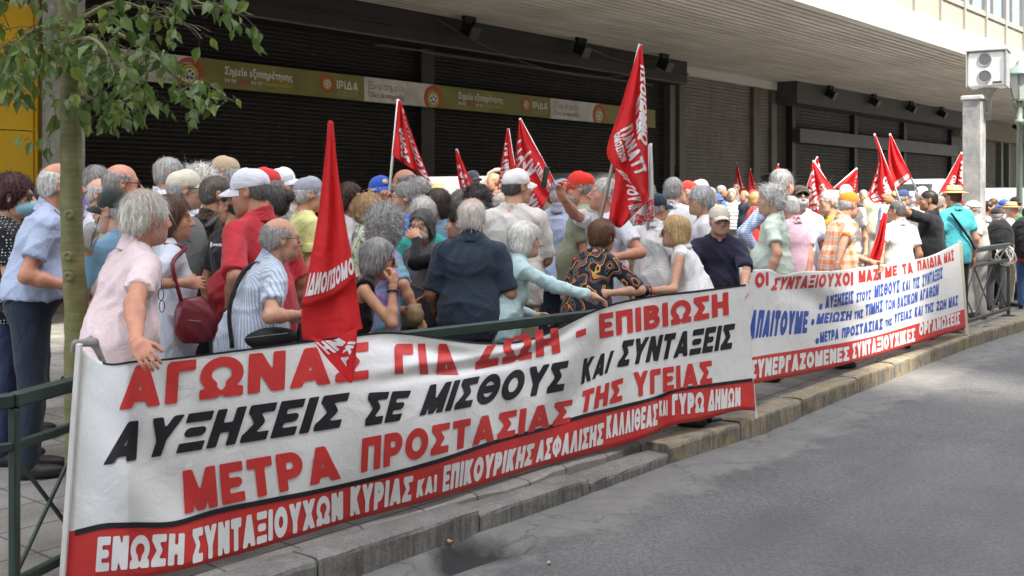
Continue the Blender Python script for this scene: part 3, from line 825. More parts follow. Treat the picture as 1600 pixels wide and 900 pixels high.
X1 = [(M_RED, ("ΑΓΩΝΑΣ", (186, 641), (191, 573), (576, 592), (576, 534)), dict(gap=.1)),
      (M_RED, ("ΓΙΑ", (618, 602), (616, 537), (724, 604), (712, 537)), dict(gap=.16, clip=(600, 587, 740, 588, 1))),
      (M_RED, ("ΖΩΗ", (742, 578), (748, 526), (876, 551), (872, 512)), dict(gap=.12, clip=(742, 546, 876, 500, -1))),
      (M_RED, ("-", (900, 540), (900, 500), (916, 535), (915, 494)), {}),
      (M_RED, ("ΕΠΙΒΙΩΣΗ", (937, 529), (936, 491), (1139, 492), (1138, 456)), dict(gap=.12)),
      (M_BLACK, ("ΑΥΞΗΣΕΙΣ", (161, 727), (170, 663), (544, 666), (547, 613)), dict(shear=.22)),
      (M_BLACK, ("ΣΕ", (570, 666), (566, 614), (633, 656), (643, 610)), dict(shear=.22)),
      (M_BLACK, ("ΜΙΣΘΟΥΣ", (655, 650), (664, 603), (889, 609), (889, 563)), dict(shear=.22)),
      (M_BLACK, ("ΚΑΙ", (908, 601), (908, 562), (953, 581), (960, 547)), dict(shear=.2)),
      (M_BLACK, ("ΣΥΝΤΑΞΕΙΣ", (964, 574), (970, 533), (1147, 544), (1149, 505)), dict(shear=.15)),
      (M_RED, ("ΜΕΤΡΑ", (289, 803), (285, 736), (533, 748), (524, 694)), dict(gap=.12)),
      (M_RED, ("ΠΡΟΣΤΑΣΙΑΣ", (564, 739), (566, 685), (891, 660), (895, 624)), dict(gap=.12)),
      (M_RED, ("ΤΗΣ", (905, 647), (911, 611), (972, 626), (974, 590)), dict(gap=.12)),
      (M_RED, ("ΥΓΕΙΑΣ", (990, 621), (990, 582), (1113, 599), (1112, 563)), dict(gap=.12))]
_w4 = [("ΕΝΩΣΗ", (149, 894), (153, 839), (287, 882), (289, 833)), ("ΣΥΝΤΑΞΙΟΥΧΩΝ", (301, 881), (301, 827), (536, 811), (536, 767)), ("ΚΥΡΙΑΣ", (547, 807), (548, 761), (642, 782), (646, 743)),
       ("ΚΑΙ", (650, 778), (653, 750), (682, 768), (683, 741)), ("ΕΠΙΚΟΥΡΙΚΗΣ", (691, 769), (694, 728), (830, 726), (836, 692)), ("ΑΣΦΑΛΙΣΗΣ", (837, 723), (841, 689), (942, 694), (944, 660)),
       ("ΚΑΛΛΙΘΕΑΣ", (947, 686), (948, 650), (1027, 664), (1028, 630)), ("ΚΑΙ", (1030, 651), (1030, 626), (1043, 649), (1043, 625)), ("ΓΥΡΩ", (1050, 649), (1050, 616), (1100, 644), (1100, 612)), ("ΔΗΜΩΝ", (1106, 643), (1108, 609), (1157, 634), (1157, 605))]
X1 += [(M_WHITE, w, dict(half=.15, gap=.1, res=16, off=.006)) for w in _w4]
banner1 = build_banner(B1, "banner", "nearest white and red cloth banner, torn from no pole, tied along the green railing with red and black slogans", X1, (M_RED, M_WHITE), 460)
banner1["label"] = "large white banner with red and black slogans over a red bottom strip, nearest to camera"
# the dark band between white and red, and the dark hem along the top edge
def band(B, which, dy0, dy1, x0, x1, mat, off=.006, n=150):
    px = np.linspace(x0, x1, n); t, l, b = B.rows(px); base = t if which == 't' else l
    Vs = []
    for k in range(3):
        f = k / 2; yy = base + np.interp(px, [x0, x1], dy0) * (1 - f) + np.interp(px, [x0, x1], dy1) * f
        Vs.append(B.place(px, yy, off))
    V = np.concatenate(Vs); idx = np.arange(3 * n).reshape(3, n)
    return V, np.stack([idx[:-1, :-1], idx[:-1, 1:], idx[1:, 1:], idx[1:, :-1]], -1).reshape(-1, 4)
V, F = band(B1, 'l', (-5, -2.5), (4, 2.5), 117, 1176, M_BLACK); link("printed_band", mesh_from("printed_band", V, F, [M_BLACK]), banner1)
V, F = band(B1, 't', (-.5, -.5), (3, 2.5), 160, 1166, M_BLACK); link("top_hem", mesh_from("top_hem", V, F, [M_BLACK]), banner1)

def wave2(px, v):
    f = np.clip(1 - v, 0, 1)
    return .03 * np.sin(px / 27 + 2.5 * v) * (.35 + .5 * f) + .06 * smin_fold((px - 1213) - (1 - v) * 210, 0, 30) * smin_fold(v, .75, .35) - .06 * smin_fold((px - 1250) - (1 - v) * 230, 0, 40) * smin_fold(v, .7, .4) + .12 * np.clip((1215 - px) / 60, 0, 1) * np.clip(v, 0, 1)
B2 = Banner(
    top=[(1150, 423), (1184, 421), (1206, 422), (1216, 428), (1253, 424), (1303, 423), (1366, 415), (1412, 409), (1453, 400), (1480, 388), (1498, 379)],
    line=[(1150, 564), (1172, 559), (1256, 545), (1350, 528), (1412, 510), (1460, 496), (1509, 479)],
    bot=[(1150, 606), (1176, 600), (1287, 577), (1381, 550), (1450, 528), (1510, 508)],
    depth=[(1140, 8.05), (1180, 8.2), (1300, 9.3), (1400, 10.2), (1512, 11.6)], wave=wave2, skew=(0, 11))
_b2r = [("ΟΙ", (1180, 451), (1180, 426), (1201, 446), (1201, 425)), ("ΣΥΝΤΑΞΙΟΥΧΟΙ", (1204, 454), (1212, 434), (1333, 446), (1333, 425)), ("ΜΑΖΙ", (1342, 442), (1342, 423), (1377, 437), (1377, 419)), ("ΜΕ", (1383, 435), (1383, 417), (1402, 430), (1402, 414)),
        ("ΤΑ", (1411, 429), (1409, 413), (1427, 427), (1425, 409)), ("ΠΑΙΔΙΑ", (1434, 424), (1433, 408), (1472, 414), (1470, 397)), ("ΜΑΣ", (1475, 412), (1475, 396), (1491, 407), (1490, 390))]
_b2b = [("ΑΠΑΙΤΟΥΜΕ", (1168, 530), (1174, 484), (1262, 520), (1264, 486), .12), (".", (1278, 492), (1278, 466), (1287, 490), (1287, 464), .1), ("ΑΥΞΗΣΕΙΣ", (1289, 483), (1290, 463), (1334, 474), (1334, 454), .1), ("ΣΤΟΥΣ", (1338, 473), (1338, 458), (1361, 468), (1362, 452), .1), ("ΜΙΣΘΟΥΣ", (1366, 466), (1366, 446), (1406, 457), (1406, 437), .1), ("ΚΑΙ", (1410, 456), (1410, 440), (1422, 453), (1422, 437), .1),
        ("ΤΙΣ", (1426, 452), (1426, 435), (1437, 450), (1437, 432), .1), ("ΣΥΝΤΑΞΕΙΣ", (1441, 449), (1441, 430), (1473, 435), (1473, 417), .1), (".", (1266, 516), (1266, 490), (1274, 514), (1274, 488), .1), ("ΜΕΙΩΣΗ", (1275, 507), (1277, 490), (1331, 500), (1332, 485), .1), ("ΤΗΣ", (1334, 499), (1335, 487), (1349, 497), (1349, 483), .1), ("ΤΙΜΗΣ", (1352, 494), (1352, 476), (1380, 487), (1380, 468), .1),
        ("ΤΩΝ", (1383, 485), (1383, 469), (1399, 482), (1399, 467), .1), ("ΒΑΣΙΚΩΝ", (1402, 483), (1402, 465), (1434, 472), (1434, 455), .1), ("ΑΓΑΘΩΝ", (1437, 471), (1437, 454), (1467, 461), (1467, 443), .1), (".", (1273, 545), (1273, 520), (1281, 543), (1281, 518), .1), ("ΜΕΤΡΑ", (1281, 536), (1281, 519), (1311, 530), (1311, 513), .1),
        ("ΠΡΟΣΤΑΣΙΑΣ", (1315, 529), (1315, 513), (1380, 515), (1380, 497), .1), ("ΤΗΣ", (1383, 511), (1383, 500), (1394, 508), (1394, 497), .1), ("ΥΓΕΙΑΣ", (1397, 505), (1397, 490), (1425, 497), (1425, 483), .1), ("ΚΑΙ", (1429, 496), (1429, 480), (1442, 493), (1442, 477), .1), ("ΤΗΣ", (1445, 491), (1445, 476), (1459, 487), (1459, 472), .1), ("ΖΩΗ", (1463, 486), (1463, 471), (1479, 483), (1479, 467), .1), ("ΜΑΣ", (1482, 482), (1482, 465), (1497, 477), (1497, 461), .1)]
_b2w = [("ΣΥΝΕΡΓΑΖΟΜΕΝΕΣ", (1172, 593), (1174, 563), (1327, 563), (1327, 541)), ("ΣΥΝΤΑΞΙΟΥΧΙΚΕΣ", (1332, 561), (1332, 537), (1430, 533), (1430, 512)), ("ΟΡΓΑΝΩΣΕΙΣ", (1436, 525), (1436, 505), (1500, 506), (1500, 487))]
X2 = [(M_RED, w, dict(half=.135, gap=.12, res=14, off=.007)) for w in _b2r] + [(M_BLUE, w[:5], dict(half=w[5] + .04, gap=.1, res=12, shear=.1, off=.007)) for w in _b2b] + [(M_WHITE, w, dict(half=.15, gap=.1, res=14, off=.009)) for w in _b2w]
banner2 = build_banner(B2, "banner", "white banner with red and blue slogans and red bottom strip, farther right along kerb", X2, (M_RED, M_WHITE), 240)

# wooden end poles of the banners
def pole_thing(name, a, b, r, mat, label, cat, square=False):
    mb = MB(); a = np.array(a); b = np.array(b)
    if square: mb.bar(a, b, r * 2, r * 2, 0, (1, 0, 0), .003)
    else: mb.tube([a, (a + b) / 2, b], r, 10)
    o = mb.build(name, [mat], None, not square, tuple(a)); return tag(o, label, cat)
M_PALE = plain("pale_planed_wood", (.62, .54, .40), .6, 0, .12, 9.); M_WPOLE = plain("white_painted_pole", (.72, .71, .68), .5, 0, .08, 8.)
pole_thing("banner_pole", W(97, 912, 4.43), W(124, 537, 4.43), .011, M_WPOLE, "thin white stick holding the left end of the nearest banner", "pole", True)
pole_thing("banner_pole", W(1181, 655, 7.95), W(1157, 418, 8.0), .012, M_WPOLE, "thin white stick at the right end of the nearest banner under a man's hand", "pole", True)
pole_thing("banner_pole", W(1510, 524, 11.64), W(1499, 377, 11.64), .02, M_PALE, "pale wooden stick at the far right end of the second banner", "pole", True)

# ------------------------------------------------------------------ long sign band over the left shutters
sg_o = OW - .62 + .35
sg0 = S(135, sg_o); sgz1 = Zc + 2.55; sgz0 = Zc + 2.04
sign = empty("shop_sign", WL(sg0, sg_o, sgz0)); tag(sign, "long olive and cream sign band with ring logos above the left dark shutters", "shop sign")
def spart(name, mb, mats): return adopt(sign, mb.build(name, mats))
sgE = S(1024, sg_o)
marks = [135, 272, 570, 661, 860, 925, 1024]
M_OLV = plain("olive_sign_panel", (.175, .165, .035), .5, 0, .18, 2.); M_CRM = plain("dirty_cream_sign_panel", (.52, .495, .44), .6, 0, .22, 2.5)
for a, b, m in ((135, 300, M_CRM), (300, 569, M_OLV), (569, 678, M_CRM), (678, 860, M_OLV), (860, 938, M_CRM), (938, 1024, M_OLV)):
    mb = MB(); sbox(mb, S(a, sg_o) + .004, S(b, sg_o) - .004, sg_o, sg_o + .12, sgz0, sgz1); spart("sign_panel", mb, [m])
def disc2(s, z, r, o, r0=0, seg=40, zmin=None):
    mb = MB(); V = []; F = []
    for k in range(seg):
        a = 2 * math.pi * k / seg
        for q in (r0, r):
            zz = z + q * math.sin(a)
            if zmin is not None: zz = max(zz, zmin)
            V.append(WL(s + q * math.cos(a), o, zz))
    for k in range(seg):
        j = (k + 1) % seg; F.append((2 * k, 2 * k + 1, 2 * j + 1, 2 * j))
    return mb.add(V, F, 0)
M_SR = plain("sign_red", (.42, .055, .02), .5); M_SY = plain("sign_yellow", (.50, .36, .02), .5); M_SW = plain("sign_white", (.62, .60, .55), .55); M_SG = plain("sign_green", (.10, .10, .022), .5); M_SK = plain("sign_dark_grey", (.06, .055, .05), .5)
def rings(s, z, R, zmin=None, part="ring_logo"):
    root = spart(part, disc2(s, z, R, sg_o - .004, R * .70, zmin=zmin), [M_SR])
    for rr0, rr1, m, o in ((R * .62, R * .72, M_SG, .005), (.48 * R, .62 * R, M_SY, .006), (.40 * R, .48 * R, M_SG, .007), (0.0, .42 * R, M_SW, .008)):
        c = disc2(s, z - R * .05, rr1, sg_o - o, rr0, zmin=zmin).build("ring", [m]); c.parent = root
    mb = MB()
    for k in range(5):
        a = k * 2 * math.pi / 5 + .3
        c = disc2(s + .23 * R * math.cos(a), z - R * .05 + .23 * R * math.sin(a), .10 * R, sg_o - .010, 0, 12); mb.add(np.concatenate(c.V), c.F)
    c = mb.build("emblem", [M_SK]); c.parent = root
for px, R, dz in ((296, .30, .02), (677, .30, .02), (936, .30, .02)): rings(S(px, sg_o), (sgz0 + sgz1) / 2 - .06, R, sgz0 + .003)
for px in (511, 822): rings(S(px, sg_o), (sgz0 + sgz1) / 2 + .03, .19)
def sign_text(txt, px0, px1, z, h, mat, half=.075, gap=.10, o=.006, res=26):
    s0, s1 = S(px0, sg_o), S(px1, sg_o)
    V, Fc, _ = text_mesh(txt, half, gap, res)
    P = np.array([WL(s0 + (s1 - s0) * u, sg_o - o, z + v * h) for u, v in V])
    me = mesh_from("lettering", P, Fc, [mat], smooth=False); o_ = link("lettering", me); return adopt(sign, o_)
M_TG = plain("sign_text_grey", (.13, .12, .105), .6)
for a, b in ((138, 222), (576, 631), (866, 904)):
    sign_text("Ένα σημείο", a, b, sgz0 + .27, .155, M_TG, .035); sign_text("Όλες οι υπηρεσίες", a, b + 1, sgz0 + .10, .105, M_SK, .062, .12)
for a, b in ((351, 457), (716, 786)):
    sign_text("Σημείο εξυπηρέτησης", a, b, sgz0 + .255, .15, M_SW, .085); sign_text("για την", a, a + (b - a) * .17, sgz0 + .12, .08, M_SW, .08)
    sign_text("εργασία", a + (b - a) * .19, a + (b - a) * .37, sgz0 + .12, .08, M_SR, .08); sign_text("και την", a + (b - a) * .39, a + (b - a) * .55, sgz0 + .12, .08, M_SW, .08)
    sign_text("κοινωνική ασφάλιση", a + (b - a) * .57, b, sgz0 + .12, .08, M_SY, .08)
for a, b in ((526, 559), (832, 855)):
    sign_text("ΙΡΙΔΑ", a, b, sgz0 + .20, .17, M_SW, .10, .16)
    mb = MB(); sbox(mb, S(a, sg_o), S(b, sg_o), sg_o - .006, sg_o - .001, sgz0 + .14, sgz0 + .155); sbox(mb, S(a, sg_o), S(b, sg_o), sg_o - .006, sg_o - .001, sgz0 + .10, sgz0 + .112); sbox(mb, S(a, sg_o), S(a + (b - a) * .8, sg_o), sg_o - .006, sg_o - .001, sgz0 + .065, sgz0 + .075); spart("small_print", mb, [plain("sign_pale_green", (.30, .30, .10), .6)])
# house number on the brown shutter
V, Fc, _ = text_mesh("20", .07, .12, 20)
nz = wall_z(1040, 170, OW); ns0, ns1 = S(1034.5), S(1047)
nb = mesh_from("house_number", np.array([WL(ns0 + .55 + (ns1 - ns0) * u, OW + .165, nz + .0 + v * .30) for u, v in V]), Fc, [plain("weathered_brass", (.12, .08, .05), .5)], smooth=False)
adopt(bld, link("house_number", nb))
# ------------------------------------------------------------------ railing along the kerb
M_RAIL = plain("dark_green_rail_paint", (.030, .050, .040), .42, .2, .25, 9., .2, .5)
M_RAILG = plain("grey_green_rail_paint", (.055, .064, .057), .5, .2, .25, 9., .2, .5)
def railing(p0, p1, ztop, label, mat, braces=2, ends=(0.02, .98)):
    p0 = np.array(p0); p1 = np.array(p1); L = np.linalg.norm(p1 - p0); d = (p1 - p0) / L
    P = lambda t, z: np.array([*(p0 + (p1 - p0) * t), PAV + z + float(GZ(*(p0 + (p1 - p0) * t)))])
    th = empty("railing", (*p0, PAV)); tag(th, label, "railing", None)
    mk = lambda name, mb: adopt(th, mb.build(name, [mat]))
    mb = MB(); mb.bar(P(0, ztop - .03), P(1, ztop - .03), .05, .06, 0, (0, 0, 1), .008); mk("top_rail", mb)
    mb = MB(); mb.bar(P(0, ztop - .21), P(1, ztop - .21), .03, .035, 0, (0, 0, 1), .004); mk("middle_rail", mb)
    mb = MB(); mb.bar(P(0, .09), P(1, .09), .03, .04, 0, (0, 0, 1), .004); mk("bottom_rail", mb)
    for t in ends:
        mb = MB(); mb.bar(P(t, -.02), P(t, ztop - .061), .036, .036, 0, tuple([*d, 0]), .006); mb.bar(P(t, 0.0), P(t, .014), .13, .13, 0, tuple([*d, 0])); mk("post", mb)
    for k in range(braces):
        a, b = .02 + .96 * k / braces, .02 + .96 * (k + 1) / braces
        mb = MB(); mb.bar(P(a, .11), P(b, ztop - .23), .011, .014, 0, (0, 0, 1)); mk("brace", mb)
        n = np.array([-d[1], d[0], 0]) * .017
        mb = MB(); mb.bar(P(a, ztop - .23) + n, P(b, .11) + n, .011, .014, 0, (0, 0, 1)); mk("brace", mb)
    return th
def G(px, d): return np.array([(px - 800) / FPX * d, d])
rl = [G(-260, 3.78), G(20, 4.26), G(140, 4.74), G(520, 5.50), G(1120, 7.92)]
RAILL = ["green railing panel cut off by the left edge of the picture", "green railing panel with crossed braces between left edge and tree trunk", "green railing panel hidden behind the left part of the near banner", "green railing panel with its bare top rail above the sagging near banner", "green railing panel behind the junction of the two banners"]
for k in range(4):
    a, b = rl[k], rl[k + 1]; dd_ = (b - a) / np.linalg.norm(b - a)
    railing(a + dd_ * (.03 if k > 1 else 0.), b - dd_ * (.03 if k > 0 else .003), (.84, .84, .78, .89)[k], RAILL[k], M_RAIL, (0, 1, 2, 2)[k], (0.02,) if k == 0 else (0.02, .98))
railing(G(1493, 11.75), G(1577, 13.4), .90, "grey green railing with crossed braces past the right end of the second banner", M_RAILG, 3)
# twisted wire left on the far post
mb = MB(); c = W(1573, 400, 13.3); pts = []
for k in range(60):
    a = k * .55; pts.append(c + np.array([.12 * math.cos(a) * math.sin(k * .21), .08 * math.sin(a * .7), .10 * math.sin(a) + .02 * math.sin(k)]))
o = mb.tube(pts, .008, 6).build("wire_bundle", [plain("white_plastic_wire", (.65, .64, .6), .5)], None, True, tuple(c)); tag(o, "tangled pale wire hanging on the post of the right railing", "wire")

# ------------------------------------------------------------------ spotlights and cables under the canopy
M_SPOT = plain("black_spot_housing", (.014, .013, .012), .45, .2, .1)
SPL = [(733, "nearest to the left"), (908, ""), (1038, ""), (1298, ""), (1366, ""), (1424, ""), (1472, ""), (1588, "")]
SPN = ["black spotlight under the soffit above the left flag and dark beam", "black spotlight under the soffit left of the tallest flag", "black spotlight at the corner of the dark beam right of the tallest flag", "black spotlight over the left end of the charcoal shutters", "black spotlight over the first mullion of the charcoal shutters",
       "black spotlight over the middle of the charcoal shutters", "black spotlight over the right end of the charcoal shutters", "black spotlight under the soffit beside the street lamp"]
for (px, _), lb in zip(SPL, SPN):
    o_ = OW - .95; s_ = S(px, o_); c = WL(s_, o_, Z_SOF)
    th = empty("spotlight", c); tag(th, lb, "spotlight", "black spotlights under the canopy")
    R = np.column_stack([[TX[0], TX[1], 0], [NX[0], NX[1], 0], [0, 0, 1]])
    mb = MB(); mb.box(c + np.array([0, 0, -.05]), (.40, .10, .10), R, 0, .01); mb.box(c + R @ np.array([-.15, 0, -.17]), (.03, .06, .2), R); mb.box(c + R @ np.array([.15, 0, -.17]), (.03, .06, .2), R); adopt(th, mb.build("bracket", [M_SPOT]))
    a = R_(28); R2 = R @ np.array([[1, 0, 0], [0, math.cos(a), -math.sin(a)], [0, math.sin(a), math.cos(a)]])
    mb = MB(); mb.box(c + np.array([0, 0, -.30]), (.27, .34, .26), R2, 0, .02); mb.box(c + np.array([0, 0, -.30]) + R2 @ np.array([0, -.19, 0]), (.31, .04, .30), R2, 0, .01); adopt(th, mb.build("housing", [M_SPOT]))
def cable(pts, r, label):
    mb = MB(); mb.tube(pts, r, 6); o = mb.build("cable", [plain("grey_cable", (.09, .085, .08), .6)], None, True, tuple(pts[0])); tag(o, label, "cable")
def sag(a, b, s, n=16):
    a = np.array(a); b = np.array(b); return [a + (b - a) * t - np.array([0, 0, s * 4 * t * (1 - t)]) for t in np.linspace(0, 1, n)]
oc = OW - .70
cpt = lambda px, py, o=oc: WL(S(px, o), o, wall_z(px, py, o))
cable(sag(cpt(684, 30), cpt(1040, 104), .7), .012, "thin cable sagging across the dark beam from left spotlight to corner")
cable(sag(cpt(915, 70), cpt(1034, 92), .25), .012, "short slack cable between two spotlights left of the tallest flag")
cable([cpt(586, 70), cpt(665, 80), cpt(666, 82), cpt(800, 101), cpt(1020, 133)], .022, "straight conduit along the lower edge of the dark beam")

# ------------------------------------------------------------------ speed camera on its column, and the street lamp
M_GALV = plain("weathered_pale_metal", (.52, .51, .48), .5, .1, .1, 3.)
def mat_poster_col():
    t = NT("column_with_torn_posters"); P = t.obj(); n = t.noise(4, 8, .7, P); n2 = t.noise(9, 6, .65, P)
    c = t.ramp(n.outputs[0], [(.38, (.24, .245, .24)), (.5, (.33, .33, .315)), (.6, (.44, .43, .40))]).outputs[0]
    c = t.mix(t.ramp(n2.outputs[0], [(.5, 0), (.56, .6)]).outputs[0], c, (.38, .38, .36)); t.set(c, .6, 0, .3); t.bump(n2.outputs[0], .3, .01); return t.m
M_COL = mat_poster_col()
dC = 14.6; th = empty("speed_camera", (*G(1521, dC), PAV)); tag(th, "pale box traffic camera with two round windows on a poster-scarred square column", "traffic camera")
def pxbox(mb, x0, x1, y0, y1, d, dep, m=0, bev=.01):
    a = W(x0, y1, d); b = W(x1, y0, d); mb.box(((a[0] + b[0]) / 2, d + dep / 2, (a[2] + b[2]) / 2), (b[0] - a[0], dep, b[2] - a[2]), None, m, bev)
Rc = np.array([[math.cos(-.68), -math.sin(-.68), 0], [math.sin(-.68), math.cos(-.68), 0], [0, 0, 1]])
zt_ = CAMZ + (HZ - 157) / FPX * dC
mb = MB(); cx, cy = G(1522, dC); mb.box((cx, cy, (PAV + zt_) / 2), (.235, .235, zt_ - PAV), Rc, 0, .008); adopt(th, mb.build("column", [M_COL]))
mb = MB(); mb.box((cx, cy, zt_ + .03), (.28, .28, .06), Rc, 0, .012); adopt(th, mb.build("column_cap", [M_GALV]))
ax, ay = G(1544, dC + .12); mb = MB(); mb.tube([(ax, ay, zt_ - .25), (ax, ay, zt_ + .22)], .05, 14); mb.lathe([(.055, zt_ + .05), (.065, zt_ + .1), (.16, zt_ + .21)], (ax, ay, 0), 16); mb.bar((cx, cy, zt_ - .18), (ax, ay, zt_ - .18), .07, .05); adopt(th, mb.build("neck", [M_GALV], None, True))
bx, by_ = G(1544, dC); z0_ = CAMZ + (HZ - 137) / FPX * dC; z1_ = CAMZ + (HZ - 83) / FPX * dC; wB = 55 / FPX * dC
Rb = np.array([[math.cos(-.52), -math.sin(-.52), 0], [math.sin(-.52), math.cos(-.52), 0], [0, 0, 1]])
mb = MB(); mb.box((bx, by_, (z0_ + z1_) / 2), (wB, .42, z1_ - z0_), Rb, 0, .02); mb.box((bx, by_, z1_ + .015), (wB + .05, .48, .03), Rb, 1, .008)
for sx in (-1, 1): mb.box(np.array([bx, by_, (z0_ + z1_) / 2]) + Rb @ np.array([sx * (wB / 2 + .006), -.02, 0]), (.012, .46, z1_ - z0_ + .01), Rb, 1)
bx_ob = adopt(th, mb.build("camera_box", [plain("off_white_box_paint", (.80, .79, .76), .4, .0, .05, 3.), plain("grey_box_edge", (.33, .33, .31), .5)]))
for k, zz in enumerate((z0_ + (z1_ - z0_) * .76, z0_ + (z1_ - z0_) * .28)):
    c = np.array([bx, by_, zz]) + Rb @ np.array([-.02, -.21, 0]); Rl = Rb @ np.array([[1, 0, 0], [0, 0, -1], [0, 1, 0]])
    mb = MB(); mb.lathe([(.090, -.005), (.090, .012), (.078, .012), (.074, .004)], c, 28, 0, Rl); w_ = adopt(th, mb.build("window_ring", [plain("grey_box_edge", (.33, .33, .31), .5)], None, True))
    mb = MB(); mb.lathe([(.076, -.006), (.076, .006)], c, 28, 0, Rl); adopt(th, mb.build("window_glass", [plain("dark_lens_glass", (.05, .052, .055), .1, 0, .1, 1., 0, .6)]))
mb = MB(); mb.box(np.array([bx, by_, z0_ + .05]) + Rb @ np.array([.13, -.214, 0]), (.11, .006, .022), Rb); adopt(th, mb.build("name_plate", [plain("black_plate", (.02, .02, .02), .5)]))

dLm = 16.0; lx, ly = G(1593, dLm); th = empty("street_lamp", (lx, ly, PAV)); tag(th, "old style green street lamp with glass lantern at the right edge", "street lamp")
M_LG = plain("lamp_green_paint", (.20, .26, .22), .45, .2, .15); zL = CAMZ + (HZ - 158) / FPX * dLm
mb = MB(); mb.lathe([(.13, PAV), (.13, PAV + .5), (.09, PAV + .62), (.05, PAV + .8), (.036, zL - .35), (.07, zL - .33), (.07, zL - .28), (.04, zL - .26), (.035, zL - .05), (.05, zL)], (lx, ly, 0), 16); adopt(th, mb.build("pole", [M_LG], None, True))
mb = MB(); mb.tube([(lx - .05, ly, zL - .12), (lx - .13, ly, zL - .02), (lx - .13, ly, zL + .02), (lx - .06, ly, zL + .05)], .018, 8); mb.tube([(lx + .05, ly, zL - .12), (lx + .13, ly, zL - .02), (lx + .06, ly, zL + .05)], .018, 8); adopt(th, mb.build("scroll_bracket", [M_LG], None, True))
mb = MB(); n4 = 6
mb.lathe([(.09, zL + .03), (.17, zL + .38)], (lx, ly, 0), n4); adopt(th, mb.build("lantern_glass", [plain("milky_lantern_glass", (.50, .53, .51), .15, 0, .08, 4., 0, .6)]))
mb = MB()
for k in range(n4):
    a = 2 * math.pi * k / n4; mb.bar((lx + .092 * math.cos(a), ly + .092 * math.sin(a), zL + .03), (lx + .174 * math.cos(a), ly + .174 * math.sin(a), zL + .38), .018, .018, 0, (0, 1, 0.1))
mb.lathe([(.10, zL), (.10, zL + .03)], (lx, ly, 0), n4); adopt(th, mb.build("lantern_frame", [M_LG]))
mb = MB(); mb.lathe([(.215, zL + .375), (.20, zL + .41), (.10, zL + .50), (.06, zL + .53), (.05, zL + .56), (.015, zL + .62)], (lx, ly, 0), 12); adopt(th, mb.build("lantern_roof", [M_LG], None, True))

# ------------------------------------------------------------------ parked vehicles behind the crowd
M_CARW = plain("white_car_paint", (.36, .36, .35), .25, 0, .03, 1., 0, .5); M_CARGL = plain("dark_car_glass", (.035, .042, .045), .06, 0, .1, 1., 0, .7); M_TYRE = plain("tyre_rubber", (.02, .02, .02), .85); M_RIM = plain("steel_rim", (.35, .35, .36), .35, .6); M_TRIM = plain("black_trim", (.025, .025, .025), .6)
M_LAMP = plain("clear_lamp_glass", (.55, .55, .52), .12); M_TAIL = plain("red_tail_lamp", (.40, .02, .02), .2)
def vehicle(px, d, hdg, prof, width, wheels, wins, label, cat="van", wr=.33):
    """prof: closed side outline (x forward, z up); wins: side window outlines; hdg: angle of travel"""
    c = G(px, d); th = empty("parked_van" if cat == "van" else "parked_pickup", (c[0], c[1], PAV + float(GZ(*c)) - .01), hdg); tag(th, label, cat)
    def part(name, mb, mats, parent=None, smooth=False):
        o = mb.build(name, mats, parent or th, smooth); return o
    n = len(prof); hw = width / 2; P = np.array(prof)
    # body: outline shells inset towards the sides so that edges round off
    ctr = P.mean(0); rings = []
    for (y, k) in ((-hw, .05), (-hw + .03, .02), (-hw + .09, 0.0), (hw - .09, 0.0), (hw - .03, .02), (hw, .05)):
        Q = P.copy(); dv = Q - ctr; Q = Q - dv / (np.linalg.norm(dv, axis=1, keepdims=True) + 1e-6) * k
        tuck = np.clip((P[:, 1] - 1.0) / .9, 0, 1) * .10
        yy = np.where(abs(y) > hw - .2, np.sign(y) * (abs(y) - tuck), y)
        rings.append(np.column_stack([Q[:, 0], yy * np.ones(n), Q[:, 1]]))
    F = []
    for r in range(5):
        for i in range(n):
            j = (i + 1) % n; F.append((r * n + i, r * n + j, (r + 1) * n + j, (r + 1) * n + i))
    F.append(tuple(range(n - 1, -1, -1))); F.append(tuple(5 * n + i for i in range(n)))
    mb = MB(); mb.add(np.concatenate(rings), F); part("body", mb, [M_CARW], None, False)
    for sgn in (-1, 1):
        for w in wins:
            Q = np.array(w); tuck = np.clip((Q[:, 1] - 1.0) / .9, 0, 1) * .10
            mb = MB(); m = len(Q); V = []
            for e in (0.0, .012): V += [(q[0], sgn * (hw - t + .002 + e), q[1]) for q, t in zip(Q, tuck)]
            mb.add(V, [tuple(range(m)), tuple(range(m, 2 * m))] + [(i, (i + 1) % m, m + (i + 1) % m, m + i) for i in range(m)]); part("side_window", mb, [M_CARGL])
    for wx in wheels:
        for sgn in (-1, 1):
            Rw = np.array([[1, 0, 0], [0, 0, -sgn], [0, sgn, 0]])
            mb = MB(); mb.lathe([(wr * .62, -.1), (wr * .97, -.1), (wr, -.07), (wr, .07), (wr * .97, .1), (wr * .62, .1)], (wx, sgn * (hw - .08), wr), 24, 0, Rw); wo = part("wheel", mb, [M_TYRE], None, True)
            mb = MB(); mb.lathe([(wr * .6, .06), (wr * .3, .10), (.05, .09)], (wx, sgn * (hw - .08), wr), 20, 0, Rw); part("rim", mb, [M_RIM], wo, True)
    return th, part
VAN = [(-2.1, .35), (-2.15, .9), (-2.1, 1.85), (-1.9, 1.98), (.5, 2.0), (.85, 1.92), (1.5, 1.2), (2.15, 1.02), (2.3, .85), (2.32, .35)]
hd = math.atan2(TX[1], TX[0])
th, part = vehicle(1436, 25.5, hd + math.pi, [(x, z * .95) for x, z in VAN], 1.75, (-1.35, 1.45), [[(-.1, 1.1), (1.15, 1.1), (.72, 1.66), (-.1, 1.70)], [(-1.0, 1.1), (-.2, 1.1), (-.2, 1.70), (-1.0, 1.70)]], "white parked van behind the crowd in front of the charcoal shutters")
